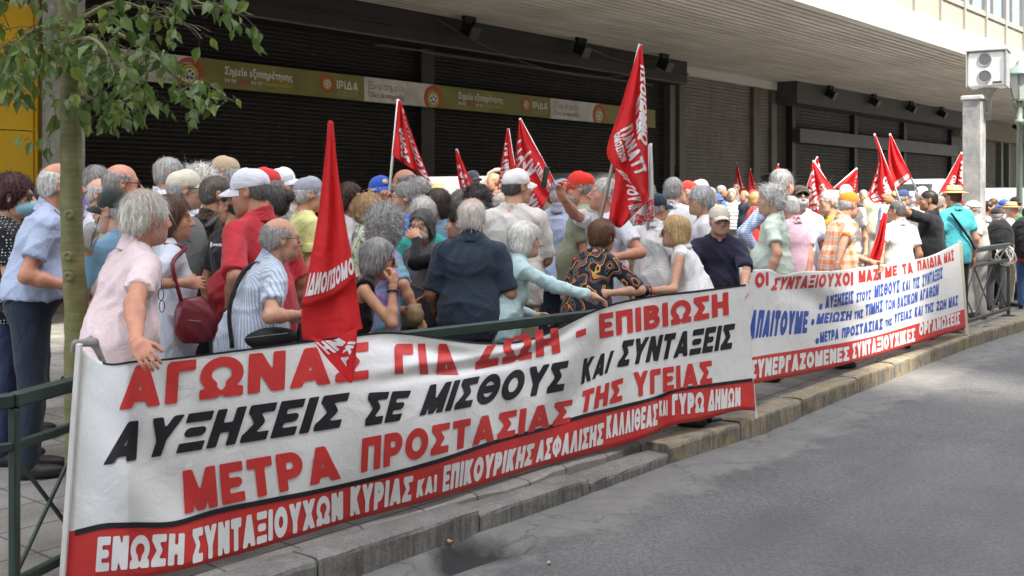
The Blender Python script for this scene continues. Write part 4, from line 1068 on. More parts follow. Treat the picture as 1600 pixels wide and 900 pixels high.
mb = MB(); mb.add([(.88, -.62, 1.76), (.88, .62, 1.76), (1.50, .72, 1.165), (1.50, -.72, 1.165)], [(0, 1, 2, 3)]); mb.V[0] += np.array([.02, 0, .02]); part("windscreen", mb, [M_CARGL])
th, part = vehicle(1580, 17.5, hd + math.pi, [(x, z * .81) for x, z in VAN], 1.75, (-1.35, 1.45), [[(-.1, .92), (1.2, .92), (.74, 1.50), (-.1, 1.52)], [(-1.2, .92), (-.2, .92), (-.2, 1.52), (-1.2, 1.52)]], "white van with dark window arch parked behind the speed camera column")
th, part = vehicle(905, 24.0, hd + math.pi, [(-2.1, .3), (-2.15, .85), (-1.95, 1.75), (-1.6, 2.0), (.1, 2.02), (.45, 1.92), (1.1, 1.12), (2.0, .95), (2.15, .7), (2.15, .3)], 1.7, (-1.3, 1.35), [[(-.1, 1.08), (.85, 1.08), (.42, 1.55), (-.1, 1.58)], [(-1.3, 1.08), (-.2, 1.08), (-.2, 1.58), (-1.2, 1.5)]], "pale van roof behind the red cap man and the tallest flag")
PK = [(-2.2, .45), (-2.2, .95), (-.35, .97), (-.30, 1.72), (-.1, 1.80), (.75, 1.78), (1.3, 1.2), (2.0, 1.02), (2.15, .8), (2.15, .42)]
th, part = vehicle(726, 16.5, hd + math.pi + .1, PK, 1.65, (-1.35, 1.35), [[(-.22, 1.15), (.95, 1.15), (.62, 1.66), (-.2, 1.68)]], "white pickup cab with curved tube rack behind the middle of the crowd", "pickup", .32)
mb = MB(); mb.tube([(-.42, .1, .96), (-.42, .1, 1.72), (-.42, .16, 1.85), (-.42, .28, 1.90), (-.42, .45, 1.90), (-.42, .57, 1.85), (-.42, .63, 1.72), (-.42, .63, .96)], .03, 10); part("tube_rack", mb, [plain("cream_tube", (.62, .58, .48), .4)], None, True)

# ------------------------------------------------------------------ unseen tall block across the street, sized to shade the near pavement
ob = empty("opposite_shade_block", WL(-20, -10.5, 0)); tag(ob, "unseen tall cream block across the road, sized to shade the near crowd", "building")
mb = MB(); sbox(mb, -75, 3.0, -26, -10.5, -.05, 34)
adopt(ob, mb.build("wall", [plain("pale_block_render", (.62, .58, .50), .8, 0, .06, .6)]))
for fl in range(9):
    for k in range(18):
        s_ = 2.2 - k * 3.2
        mb = MB(); sbox(mb, s_ - 1.7, s_, -10.50, -10.46, 2.2 + fl * 3.4, 4.0 + fl * 3.4, 0); adopt(ob, mb.build("window", [M_CARGL]))
ob2 = empty("opposite_shade_block", WL(45, -14, 0)); tag(ob2, "unseen block set farther back across the road, sized to shade the right kerb", "building")  # unseen block; height and near end set to place the shade edge
mb = MB(); sbox(mb, 5.25, 90, -30, -14, -.05, 28.9); adopt(ob2, mb.build("wall", [plain("pale_block_render", (.62, .58, .50), .8, 0, .06, .6)]))
for fl in range(7):
    for k in range(12):
        s_ = 8 + k * 5.5
        mb = MB(); sbox(mb, s_, s_ + 2.2, -14.0, -13.96, 2.2 + fl * 3.6, 4.2 + fl * 3.6, 0); adopt(ob2, mb.build("window", [M_CARGL]))

# ------------------------------------------------------------------ the street tree
tree = empty("tree", (*G(121, 5.05), PAV)); tag(tree, "slender green-barked tree with drooping leaves rising past the left end of the banner", "tree")
def mat_bark():
    t = NT("green_bark"); P = t.obj(); n = t.noise(7, 6, .6, P); c = t.ramp(n.outputs[0], [(.3, (.12, .118, .05)), (.55, (.185, .18, .075)), (.75, (.27, .255, .125))]).outputs[0]
    mp = t.n("ShaderNodeMapping"); t.l(P, mp.inputs[0]); mp.inputs["Scale"].default_value = (2, 2, 26); n2 = t.noise(2.2, 5, .65, mp.outputs[0]); c = t.mix(1., c, t.ramp(n2.outputs[0], [(.3, .72), (.6, 1.1)]).outputs[0], 'MULTIPLY')
    n3 = t.noise(40, 5, .7, P); c = t.mix(t.ramp(n3.outputs[0], [(.60, 0), (.70, .6)]).outputs[0], c, (.28, .27, .20))
    t.set(c, .7, 0, .3); t.bump(n2.outputs[0], .35, .006); return t.m
M_BARK = mat_bark()
def spline(pts, n):
    pts = np.array(pts, float); t = np.linspace(0, 1, len(pts)); tt = np.linspace(0, 1, n); return np.column_stack([smooth_interp(tt, t, pts[:, k]) for k in range(pts.shape[1])])
tp = [W(128, 870, 5.05), W(122, 700, 5.05), W(120, 560, 5.04), W(119, 480, 5.03), W(113, 380, 5.0), W(111, 250, 5.0), W(110, 120, 5.0), W(106, 20, 5.0), W(101, -180, 5.0), W(96, -420, 5.05), W(100, -700, 5.1)]
TP = spline(tp, 60); tr_ = np.interp(np.linspace(0, 1, 60), [0, .05, .3, .6, .8, 1], [.078, .060, .053, .045, .037, .018])
rt = np.random.default_rng(5)
mb = MB(); mb.tube(list(TP), list(tr_ * (1 + .04 * np.sin(np.arange(60) * 1.7))), 18)
for (px, py) in ((97, 400), (99, 335), (98, 432)):      # old branch scars
    c = W(px + 9, py, 4.945); mb.lathe([(.022, -.012), (.024, 0), (.014, .008), (.008, .002)], c, 12, 0, np.array([[1, 0, 0], [0, 0, -1], [0, 1, 0]]))
adopt(tree, mb.build("trunk", [M_BARK], None, True))
BR = [  # branch polylines in photo pixels at their own depths
    [(108, 60, 5.0), (150, 40, 4.92), (230, 78, 4.85), (275, 118, 4.8), (318, 140, 4.78)],
    [(108, 40, 5.0), (180, 5, 5.1), (240, 20, 5.15), (290, 40, 5.2)],
    [(106, 10, 5.0), (200, -50, 4.9), (300, 0, 4.85), (365, 18, 4.8)],
    [(110, 120, 5.0), (150, 95, 5.2), (190, 110, 5.3), (215, 150, 5.4)],
    [(107, 50, 5.0), (70, 42, 4.9), (35, 60, 4.8), (5, 100, 4.72), (-20, 150, 4.7)],
    [(108, 90, 5.0), (80, 80, 5.2), (45, 95, 5.3), (25, 130, 5.4)],
    [(106, 0, 5.0), (60, -40, 4.8), (20, -20, 4.7), (-30, 40, 4.6)],
    [(110, 150, 5.0), (125, 150, 4.9), (160, 160, 4.85), (190, 178, 4.8)],
    [(108, 70, 5.0), (140, 60, 4.75), (165, 80, 4.6), (180, 120, 4.55)],
    [(104, -60, 5.0), (180, -120, 5.3), (260, -110, 5.5), (330, -60, 5.6)],
    [(102, -120, 5.0), (40, -180, 4.9), (-40, -160, 4.9), (-90, -90, 4.9)],
    [(99, -250, 5.0), (180, -330, 4.7), (280, -320, 4.5), (340, -260, 4.4)],
    [(98, -320, 5.0), (20, -400, 5.3), (-70, -380, 5.5), (-120, -300, 5.6)],
    [(98, -420, 5.05), (150, -520, 5.4), (230, -560, 5.7)], [(98, -500, 5.05), (40, -600, 4.7), (-30, -640, 4.4)],
]
LV = []; LF = []; LC = []; nL = 0
def leaf(p, axis, up, L, Wd, c):
    """a folded, pointed leaf blade"""
    global nL
    a = axis / np.linalg.norm(axis); s_ = np.cross(a, up); s_ /= np.linalg.norm(s_) + 1e-9; n_ = np.cross(s_, a)
    k = rt.uniform(-.1, .25) * L; fo = rt.uniform(.10, .30) * Wd
    mid = [p, p + a * L * .3 + n_ * k * .3, p + a * L * .62 + n_ * k * .25, p + a * L - n_ * k * .5]
    l1 = p + a * L * .16 + s_ * Wd * .34 + n_ * fo; l2 = p + a * L * .42 + s_ * Wd * .5 + n_ * (fo + k * .3); l3 = p + a * L * .7 + s_ * Wd * .24 + n_ * fo * .6
    r1 = p + a * L * .16 - s_ * Wd * .34 + n_ * fo; r2 = p + a * L * .42 - s_ * Wd * .5 + n_ * (fo + k * .3); r3 = p + a * L * .7 - s_ * Wd * .24 + n_ * fo * .6
    LV.extend(mid + [l1, l2, l3, r1, r2, r3])
    LF.extend([[nL + i for i in f] for f in ((0, 1, 4), (1, 5, 4), (1, 2, 5), (2, 6, 5), (2, 3, 6), (0, 7, 1), (1, 7, 8), (1, 8, 2), (2, 8, 9), (2, 9, 3))])
    LC.extend([c] * 10); nL += 10
mbt = MB()
def leaf_cluster(p, n, spread, size=(.050, .088)):
    for _ in range(n):
        q = p + rt.normal(0, spread, 3) * np.array([1, 1, .8]); ax = np.array([rt.normal(0, .55), rt.normal(0, .55), -1.0 + rt.normal(0, .35)])
        up = np.array([rt.normal(0, .7), -1 + rt.normal(0, .6), .5 + rt.normal(0, .5)]); L = rt.uniform(*size)
        g = rt.uniform(.75, 1.25); yl = rt.random() ** 3
        c = np.array([.085 + .09 * yl, .140 + .07 * yl, .038 + .01 * yl]) * g
        st = q - ax / np.linalg.norm(ax) * .03
        leaf(q, ax, up, L, L * rt.uniform(.48, .68), c)
        mbt.tube([p + (st - p) * .2, (p + st) / 2 + np.array([0, 0, .008]), q], .0012, 4, 0, False)
for bi, b in enumerate(BR):
    P3 = spline([W(*q) for q in b], 26); ln = np.linalg.norm(P3[-1] - P3[0])
    rad = np.interp(np.linspace(0, 1, 26), [0, .15, 1], [.018, .012, .003]); m2 = MB(); m2.tube(list(P3), list(rad), 8); adopt(tree, m2.build("branch", [M_BARK], None, True))
    vis = bi < 9
    for k in range(5, 26):
        for _ in range(2 if vis else 2):
            base = P3[k]; dr = rt.normal(0, 1, 3); dr[2] = -abs(dr[2]) * .35; dr /= np.linalg.norm(dr); tl = rt.uniform(.03, .17)
            e = base + dr * tl
            mbt.tube([base, (base + e) / 2 + np.array([0, 0, .015]), e], .0022, 5, 0, False)
            if rt.random() < (.30 if vis else .8): leaf_cluster(e, rt.integers(2, 5), .03)
for (px, py, d_, n_) in ((20, 110, 4.7, 60), (45, 150, 4.9, 30), (12, 150, 4.8, 30), (28, 215, 4.9, 0), (75, 75, 4.8, 40), (140, 70, 4.8, 45), (185, 45, 4.85, 40), (235, 70, 4.9, 40), (270, 45, 5., 35), (150, 120, 4.9, 40), (180, 165, 4.9, 40), (215, 128, 5., 35), (250, 150, 4.85, 30), (330, 150, 4.8, 40), (305, 165, 4.8, 20), (355, 25, 4.8, 40), (372, 45, 4.8, 12), (84, 205, 4.95, 20), (148, 175, 4.95, 22), (60, 30, 4.85, 30), (10, 75, 4.75, 40)):
    r_ = 24 / FPX * d_
    for _ in range(max(1, n_ // 9)):
        c = W(px + rt.normal(0, 17), py + rt.normal(0, 15), d_ + rt.normal(0, .09)); leaf_cluster(c, 4 if n_ else 2, .030)
t = NT("leaf"); a_ = t.n("ShaderNodeAttribute", attribute_name="Col"); t.set(a_.outputs["Color"], .38, 0, .5)
tr = t.n("ShaderNodeBsdfTranslucent"); t.l(t.mix(1., a_.outputs["Color"], (1.5, 1.7, .8), 'MULTIPLY'), tr.inputs[0]); mx = t.n("ShaderNodeMixShader"); mx.inputs[0].default_value = .25
t.l(t.b.outputs[0], mx.inputs[1]); t.l(tr.outputs[0], mx.inputs[2]); t.l(mx.outputs[0], t.t.nodes["Material Output"].inputs[0])
adopt(tree, link("crown", mesh_from("crown", np.array(LV), LF, [t.m], None, np.array(LC), smooth=False)))
adopt(tree, mbt.build("twigs", [plain("twig_green", (.10, .10, .045), .6)], None, True))

# ------------------------------------------------------------------ flags
M_FLAG = None
def mat_flag(name, col):
    t = NT(name); P = t.obj(); n = t.noise(3.5, 4, .55, P, .5); n2 = t.noise(14, 4, .6, P, 1.); t.set(t.mix(1., col, t.ramp(n.outputs[0], [(.3, .94), (.7, 1.05)]).outputs[0], 'MULTIPLY'), .65, 0, .25)
    t.bump(t.math('ADD', t.math('MULTIPLY', n.outputs[0], 2.), n2.outputs[0]), .5, .02)
    tl = t.n("ShaderNodeBsdfTranslucent"); tl.inputs[0].default_value = (*col, 1); mx = t.n("ShaderNodeMixShader"); mx.inputs[0].default_value = .35
    t.l(t.b.outputs[0], mx.inputs[1]); t.l(tl.outputs[0], mx.inputs[2]); t.l(mx.outputs[0], t.t.nodes["Material Output"].inputs[0]); return t.m
M_FLAG = mat_flag("red_flag_cloth", (.78, .040, .045)); M_FLAGW = mat_flag("white_flag_cloth", (.74, .74, .74)); M_FTXT = plain("flag_print_white", (.72, .66, .65), .7); M_FTXF = plain("flag_print_faded", (.70, .25, .25), .7)
def flag(label, pole, rows, words, d, fold=.03, mat=None, tail=None, waves=2.5, ph=0., rpole=.011, group="red flags over the crowd", polemat=None):
    pa, pb = pole; A = W(*pa); B_ = W(*pb)
    th = empty("flag", B_); tag(th, label, "flag", group)
    mb = MB(); mb.tube([A, (A + B_) / 2, B_], rpole, 10); adopt(th, mb.build("pole", [polemat or M_WPOLE], None, True))
    def sheet(rws, dd, fo, nm="cloth", seed=0.):
        nr = len(rws); nc = len(rws[0]); C = np.array([[(*q, dd) if len(q) == 2 else q for q in r] for r in rws], float)
        NU, NV = 34, 40; u = np.linspace(0, 1, NU); v = np.linspace(0, 1, NV)
        T = np.zeros((nr, NU, 3))
        for i in range(nr):
            for k in range(3): T[i, :, k] = smooth_interp(u, np.linspace(0, 1, nc), C[i, :, k])
        G_ = np.zeros((NV, NU, 3))
        for j in range(NU):
            for k in range(3): G_[:, j, k] = smooth_interp(v, np.linspace(0, 1, nr), T[:, j, k])
        UU, VV = np.meshgrid(u, v)
        G_[:, :, 2] += fo * np.clip(VV * 1.6, 0, 1) * np.clip(UU * 3, 0, 1) * (np.sin(waves * 2 * np.pi * UU + 2.2 * VV + ph + seed) + .4 * np.sin(5 * np.pi * UU - 3 * VV + ph))
        return G_
    def to3(G_): return np.stack([(G_[..., 0] - 800) / FPX * G_[..., 2], G_[..., 2], CAMZ + (HZ - G_[..., 1]) / FPX * G_[..., 2]], -1)
    Gs = sheet(rows, d, fold)
    def emit(G_, nm):
        V = to3(G_); nv, nu = V.shape[:2]; idx = np.arange(nv * nu).reshape(nv, nu); F = np.stack([idx[:-1, :-1], idx[:-1, 1:], idx[1:, 1:], idx[1:, :-1]], -1).reshape(-1, 4)
        o = adopt(th, link(nm, mesh_from(nm, V.reshape(-1, 3), F, [mat or M_FLAG]))); sol = o.modifiers.new("thickness", 'SOLIDIFY'); sol.thickness = .002; sol.offset = 0
    emit(Gs, "cloth")
    todo = [(Gs, words)]
    for tl_ in (tail or []):
        Gt = sheet(tl_[0], tl_[1], fold * .6, "cloth", 1.3); emit(Gt, "cloth"); todo.append((Gt, tl_[2] if len(tl_) > 2 else []))
    VV = []; FF = []; n = 0; msel = []
    for Gw, words in todo:
     V3 = to3(Gw); nv, nu = V3.shape[:2]
     du = np.gradient(V3, axis=1); dv = np.gradient(V3, axis=0); N3 = np.cross(du, dv); N3 /= np.linalg.norm(N3, axis=-1, keepdims=True) + 1e-9
     N3 *= -np.sign((N3 * V3).sum(-1, keepdims=True) + 1e-9)
     def samp(A3, u, v):
        x = np.clip(u, 0, 1) * (nu - 1); y = np.clip(v, 0, 1) * (nv - 1); i = np.minimum(x.astype(int), nu - 2); j = np.minimum(y.astype(int), nv - 2); fx = (x - i)[:, None]; fy = (y - j)[:, None]
        return A3[j, i] * (1 - fx) * (1 - fy) + A3[j, i + 1] * fx * (1 - fy) + A3[j + 1, i] * (1 - fx) * fy + A3[j + 1, i + 1] * fx * fy
     for w in words:
        txt, bl, br, tl = w[:4]; mir = len(w) > 4 and w[4]
        V, Fc, _ = text_mesh(txt, .125, .1, 14); u0 = 1 - V[:, 0] if mir else V[:, 0]
        bl, br, tl = [np.array(q, float) for q in (bl, br, tl)]
        Q = bl + (br - bl) * u0[:, None] + (tl - bl) * V[:, 1:]
        if len(V): adopt(th, link("lettering", mesh_from("lettering", samp(V3, Q[:, 0], Q[:, 1]) + samp(N3, Q[:, 0], Q[:, 1]) * .006, Fc, [M_FTXT if mat is None else plain("flag_print_red", (.60, .04, .05), .7)])))
    return th
TXT = [("ΣΥΝΤΑΞΙΟΥΧΩΝ", (.30, .18), (.30, .95), (.55, .18)), ("ΟΜΟΣΠΟΝΔΙΑ", (.62, .25), (.62, .95), (.85, .25))]
flag("limp red flag on an upright pole in the foreground, hanging over the banner's top edge", ((478, 640, 5.27), (516, 192, 5.27)),
     [[(513, 189), (517, 188), (521, 191)], [(506, 258), (518, 260), (527, 258)], [(494, 355), (518, 358), (540, 348)], [(470, 482), (515, 466), (556, 434)]],
     [("ΟΜΟΣΠΟΝΔΙ", (.04, .955), (.98, .965), (.06, .86), True)], 5.21, .016, None,
     [([[(480, 455), (515, 440), (552, 420)], [(472, 480), (515, 465), (556, 440)], [(471, 512), (519, 512), (563, 494)], [(473, 531), (520, 533), (567, 513)]], 5.25), ([[(487, 528), (520, 531), (558, 512)], [(508, 556), (533, 560), (557, 540)], [(544, 596), (549, 598), (553, 592)]], 5.04, [("ΗΝ", (.18, .42), (.75, .22), (.02, .12)), ("ΙΚΑ", (.60, .70), (.98, .40), (.42, .55), True)])], 1.6, .5)
flag("red flag with white letters held up by the man in a blue cap", ((604, 345, 8.75), (622, 155, 8.75)), [[(622, 157), (624, 157), (627, 159)], [(618, 200), (630, 206), (645, 213)], [(613, 243), (640, 262), (672, 284)]], [("ΣΥΝΤΑΞΙΟΥ", (.72, .12), (.70, .98), (.98, .12)), ("ΟΜΟΣ", (.25, .45), (.25, .92), (.55, .45))], 8.7, .05)
flag("small narrow red flag drooping left of the dark curly haired head", ((748, 330, 10.0), (713, 233, 10.0)), [[(714, 233), (713, 234), (712, 236)], [(729, 267), (722, 270), (715, 272)], [(744, 300), (733, 308), (722, 313)]], [("ΣΥΝΤ", (.85, .3), (.85, .95), (.55, .3)), ("ΑΞΙ", (.45, .5), (.45, .95), (.2, .5))], 9.95, .03)
flag("slim red flag partly hidden behind the larger red flag over the white cap man", ((815, 330, 9.7), (794, 201, 9.7)), [[(795, 201), (793, 202), (792, 204)], [(801, 240), (793, 240), (785, 243)], [(810, 285), (795, 290), (777, 297)]], [("ΥΟ", (.5, .25), (.5, .5), (.95, .25)), ("ΓΙΑ", (.4, .5), (.4, .75), (.95, .5)), ("ΝΑΤ", (.3, .75), (.3, .98), (.95, .75))], 9.65, .03)
flag("large red flag slanting down to the right behind the white capped man", ((893, 335, 9.0), (812, 185, 9.0)), [[(814, 186), (812, 187), (811, 190)], [(830, 217), (818, 235), (805, 255)], [(848, 249), (830, 280), (806, 310)], [(865, 280), (852, 318), (815, 354)]], [("ΟΥΥ", (.6, .16), (.6, .42), (.98, .16), True), ("ΑΓΙ", (.22, .42), (.30, .66), (.62, .38), True), ("ΝΑΤΑΣ", (.52, .55), (.60, .98), (.88, .52), True), ("ΣΥΝΤΑΞΙΟ", (.14, .62), (.14, .99), (.30, .62))], 8.95, .05)
flag("tallest and largest red flag, held over the crowd on a grey wooden pole", ((925, 400, 7.75), (1000, 69, 7.75)), [[(1000, 69), (1001, 70), (1003, 73)], [(985, 117), (998, 128), (1009, 140)], [(966, 178), (990, 198), (1012, 215)], [(948, 236), (980, 262), (1013, 290)], [(961, 272), (984, 294), (1012, 312)], [(951, 344), (968, 356), (988, 338)]],
     [("ΟΙΜΩΙΟΣΠ", (.62, .10), (.72, .44), (.92, .10), True), ("ΑΓΩΝ", (.45, .30), (.70, .44), (.70, .22)), ("ΠΑΝΑΤΤ", (.18, .46), (.72, .60), (.42, .39)), ("ΟΜΟΣΠΟΝ", (.06, .50), (.34, .60), (.18, .46)), ("ΩΝ ΤΟΥ ΙΚΑ", (.12, .72), (.80, .96), (.42, .68))], 7.7, .06, None, None, 2.0, .8, .014, "red flags over the crowd", plain("grey_wood_pole", (.42, .38, .32), .6))
flag("white flag with red letters hanging behind the tallest red flag", ((1012, 360, 8.25), (1017, 224, 8.25)), [[(1013, 226), (1016, 224), (1019, 228)], [(1006, 285), (1013, 285), (1021, 285)], [(994, 325), (1008, 330), (1022, 325)], [(988, 350), (1004, 352), (1024, 345)]], [("ΕΞΙΟ", (.5, .55), (.5, .95), (.95, .52)), ("ΕΕ", (.1, .75), (.1, .98), (.45, .75))], 8.2, .03, M_FLAGW, None, 2., 0, .011, "flags")
R3 = lambda *r: [list(x) for x in r]
FARF = [("red flag pointing up left of the orange cap, white letters down its edge", (1320, 325), (1270, 251), 13.0, R3([(1271, 252), (1270, 253), (1269, 255)], [(1289, 277), (1278, 288), (1266, 300)], [(1310, 303), (1292, 326), (1263, 340)])),
        ("dark red flag half hidden behind another flag left of the orange cap", (1255, 310), (1277, 245), 14.5, R3([(1276, 246), (1277, 246), (1278, 248)], [(1268, 272), (1277, 274), (1286, 276)], [(1261, 290), (1276, 298), (1294, 300)])),
        ("small red flag leaning right on a pole just above the orange cap", (1296, 300), (1339, 263), 13.6, R3([(1338, 264), (1339, 265), (1340, 267)], [(1321, 279), (1330, 288), (1340, 294)], [(1306, 291), (1323, 310), (1340, 320)])),
        ("tall red flag on a white pole billowing left above the white shirt man", (1418, 345), (1366, 209), 12.6, R3([(1368, 210), (1367, 211), (1366, 213)], [(1380, 243), (1377, 246), (1373, 252)], [(1396, 283), (1380, 293), (1358, 304)], [(1399, 292), (1388, 312), (1366, 318)])),
        ("red flag with a lettered lower edge right of the tall billowing flag", (1434, 300), (1390, 209), 12.9, R3([(1392, 210), (1391, 211), (1390, 213)], [(1408, 243), (1398, 248), (1388, 254)], [(1425, 277), (1411, 288), (1396, 298)])),
        ("red flag beside the poster-scarred column above the straw hat", (1462, 312), (1503, 238), 14.2, R3([(1501, 239), (1502, 240), (1503, 242)], [(1486, 268), (1495, 272), (1505, 275)], [(1469, 298), (1486, 310), (1505, 322)])),
        ("red flag hanging straight down between the orange plaid shirt and the white shirt", (1352, 425), (1386, 325), 10.0, R3([(1380, 332), (1383, 332), (1387, 335)], [(1368, 375), (1374, 378), (1381, 382)], [(1355, 412), (1362, 415), (1373, 417)])),
        ("shaded red flag leaning on the brown shutter, left of two", (1150, 330), (1151, 254), 27.0, R3([(1151, 255), (1151.5, 256), (1152, 258)], [(1149, 275), (1154, 277), (1159, 279)], [(1147, 293), (1156, 297), (1167, 298)])),
        ("shaded red flag leaning on the post of the brown shutter, right of two", (1167, 335), (1173, 263), 26.0, R3([(1172, 264), (1172.5, 265), (1173, 266)], [(1169, 288), (1176, 288), (1181, 286)], [(1168, 315), (1179, 317), (1188, 305)])),
        ("red flag tip peeking over the tall grey haired man", (1212, 320), (1216, 256), 25.0, R3([(1215, 257), (1216, 257), (1217, 259)], [(1212, 267), (1216, 269), (1221, 271)], [(1208, 280), (1216, 284), (1225, 284)]))]
for i, (lb, a, b, d_, rows) in enumerate(FARF):
    ws = [("ΣΥΝΤΑΞ", (.70, .15), (.70, .92), (.95, .15)), ("ΟΜΟΣ", (.25, .55), (.25, .95), (.5, .55))] if i != 6 else []
    if i == 4: ws = [("ΟΜΟΣΠΟ", (.1, .97), (.9, .97), (.1, .88))]
    flag(lb, ((*a, d_ + .05), (*b, d_ + .05)), rows, ws, d_, .04, None, None, 2., i * 1.1, .012)

# gap block: unseen, added between the two tall blocks to shape the sun patch
ob3 = empty("opposite_shade_block", WL(4.5, -12.2, 0)); tag(ob3, "unseen lower block added in the gap across the road to shape sun patches", "building")
mb = MB(); sbox(mb, 3.05, 5.2, -28, -12.2, -.05, 22.4); adopt(ob3, mb.build("wall", [plain("pale_block_render", (.62, .58, .50), .8, 0, .06, .6)]))
for fl in range(5):
    mb = MB(); sbox(mb, 3.4, 4.9, -12.2, -12.16, 2.2 + fl * 3.6, 4.2 + fl * 3.6, 0); adopt(ob3, mb.build("window", [M_CARGL]))
# bits of litter in the gutter
rl_ = np.random.default_rng(4)
for (px, py, col, lb, nm, sz) in ((605, 871, (.30, .17, .06), "dry brown leaf scrap under the chipped kerb stone", "leaf", .045), (668, 853, (.62, .60, .56), "small white paper scrap beside the drain hole", "paper_scrap", .03), (703, 848, (.50, .28, .10), "orange leaf scrap at the drain hole's rim", "leaf", .03), (1074, 752, (.34, .20, .09), "small brown leaf lying on the open asphalt", "leaf", .03), (1310, 614, (.42, .26, .12), "tan leaf beside the yellow kerb under the second banner", "leaf", .04), (858, 882, (.40, .38, .33), "pale pebble on the asphalt at the bottom edge", "pebble", .02)):
    g_ = 0.012 + float(GZ(*G(px, 8.))) * (px > 1200); d_ = (CAMZ - g_) * FPX / (py - HZ); c = W(px, py, d_); n_ = 9; V = []
    for z in (0., .004):
        for k in range(n_): a = 2 * math.pi * k / n_; q = sz * rl_.uniform(.5, 1.) * (1 if nm != "leaf" else (1.3 if k in (0, 4) else .8)); V.append((q * math.cos(a), q * .6 * math.sin(a), z + .012 * abs(math.cos(a))))
    o = link(nm, mesh_from(nm, V, [tuple(range(n_ - 1, -1, -1)), tuple(range(n_, 2 * n_))] + [(k, (k + 1) % n_, n_ + (k + 1) % n_, n_ + k) for k in range(n_)], [plain("litter_" + nm, col, .8)], smooth=False), None, tuple(c)); o.rotation_euler = (0, 0, rl_.uniform(0, 6)); tag(o, lb, "litter")
# ------------------------------------------------------------------ figures: smooth blended volumes turned into one surface
class Fd:
    def __init__(s, lo, hi, h):
        s.h = h; s.lo = np.array(lo, float) - 2 * h; n = np.ceil((np.array(hi, float) + 2 * h - s.lo) / h).astype(int) + 1
        s.ax = [s.lo[i] + h * np.arange(n[i]) for i in range(3)]; s.F = np.full(n, 1.0, dtype=np.float32)
    def sub(s, lo, hi):
        sl = []
        for i in range(3):
            a = int(np.clip(np.floor((lo[i] - s.lo[i]) / s.h), 0, s.F.shape[i])); b = int(np.clip(np.ceil((hi[i] - s.lo[i]) / s.h) + 1, 0, s.F.shape[i])); sl.append(slice(a, b))
        if any(q.stop <= q.start for q in sl): return None, None
        return tuple(sl), np.stack(np.meshgrid(s.ax[0][sl[0]], s.ax[1][sl[1]], s.ax[2][sl[2]], indexing='ij'), -1)
    def put(s, sl, d, k, op):
        F = s.F[sl]; d = d.astype(np.float32)
        if op == 'u':
            hh = np.clip(.5 + .5 * (F - d) / k, 0, 1); s.F[sl] = F * (1 - hh) + d * hh - k * hh * (1 - hh)
        else:
            d = -d; hh = np.clip(.5 - .5 * (F - d) / k, 0, 1); s.F[sl] = F * (1 - hh) + d * hh + k * hh * (1 - hh)
    def cone(s, a, b, ra, rb, k=.02, op='u', cut=None):
        a = np.array(a, float); b = np.array(b, float); m = max(ra, rb) + k + 2 * s.h
        sl, P = s.sub(np.minimum(a, b) - m, np.maximum(a, b) + m)
        if sl is None: return s
        ba = b - a; t = np.clip(((P - a) @ ba) / (ba @ ba + 1e-12), 0, 1)
        d = np.linalg.norm(P - a - t[..., None] * ba, axis=-1) - (ra + (rb - ra) * t)
        if cut is not None: d = np.maximum(d, (P - np.array(cut[0])) @ np.array(cut[1]))
        s.put(sl, d, k, op); return s
    def ell(s, c, r, R=None, k=.02, op='u'):
        c = np.array(c, float); r = np.array(r, float); m = (r.max() if R is not None else r) + k + 2 * s.h
        sl, P = s.sub(c - m, c + m)
        if sl is None: return s
        q = P - c
        if R is not None: q = q @ R
        k0 = np.linalg.norm(q / r, axis=-1); k1 = np.linalg.norm(q / r**2, axis=-1) + 1e-9
        s.put(sl, k0 * (k0 - 1) / k1, k, op); return s
    def plane(s, p, n, k=.004):
        """keep the side the normal points away from"""
        X = np.stack(np.meshgrid(*s.ax, indexing='ij'), -1); s.F = np.maximum(s.F, ((X - np.array(p)) @ np.array(n, float)).astype(np.float32)); return s
    def mesh(s):
        return surfnet(s.F, s.lo, s.h)
_CO = [(i, j, k) for i in (0, 1) for j in (0, 1) for k in (0, 1)]
_ED = [(a, b) for ai, a in enumerate(_CO) for b in _CO[ai + 1:] if sum(abs(x - y) for x, y in zip(a, b)) == 1]
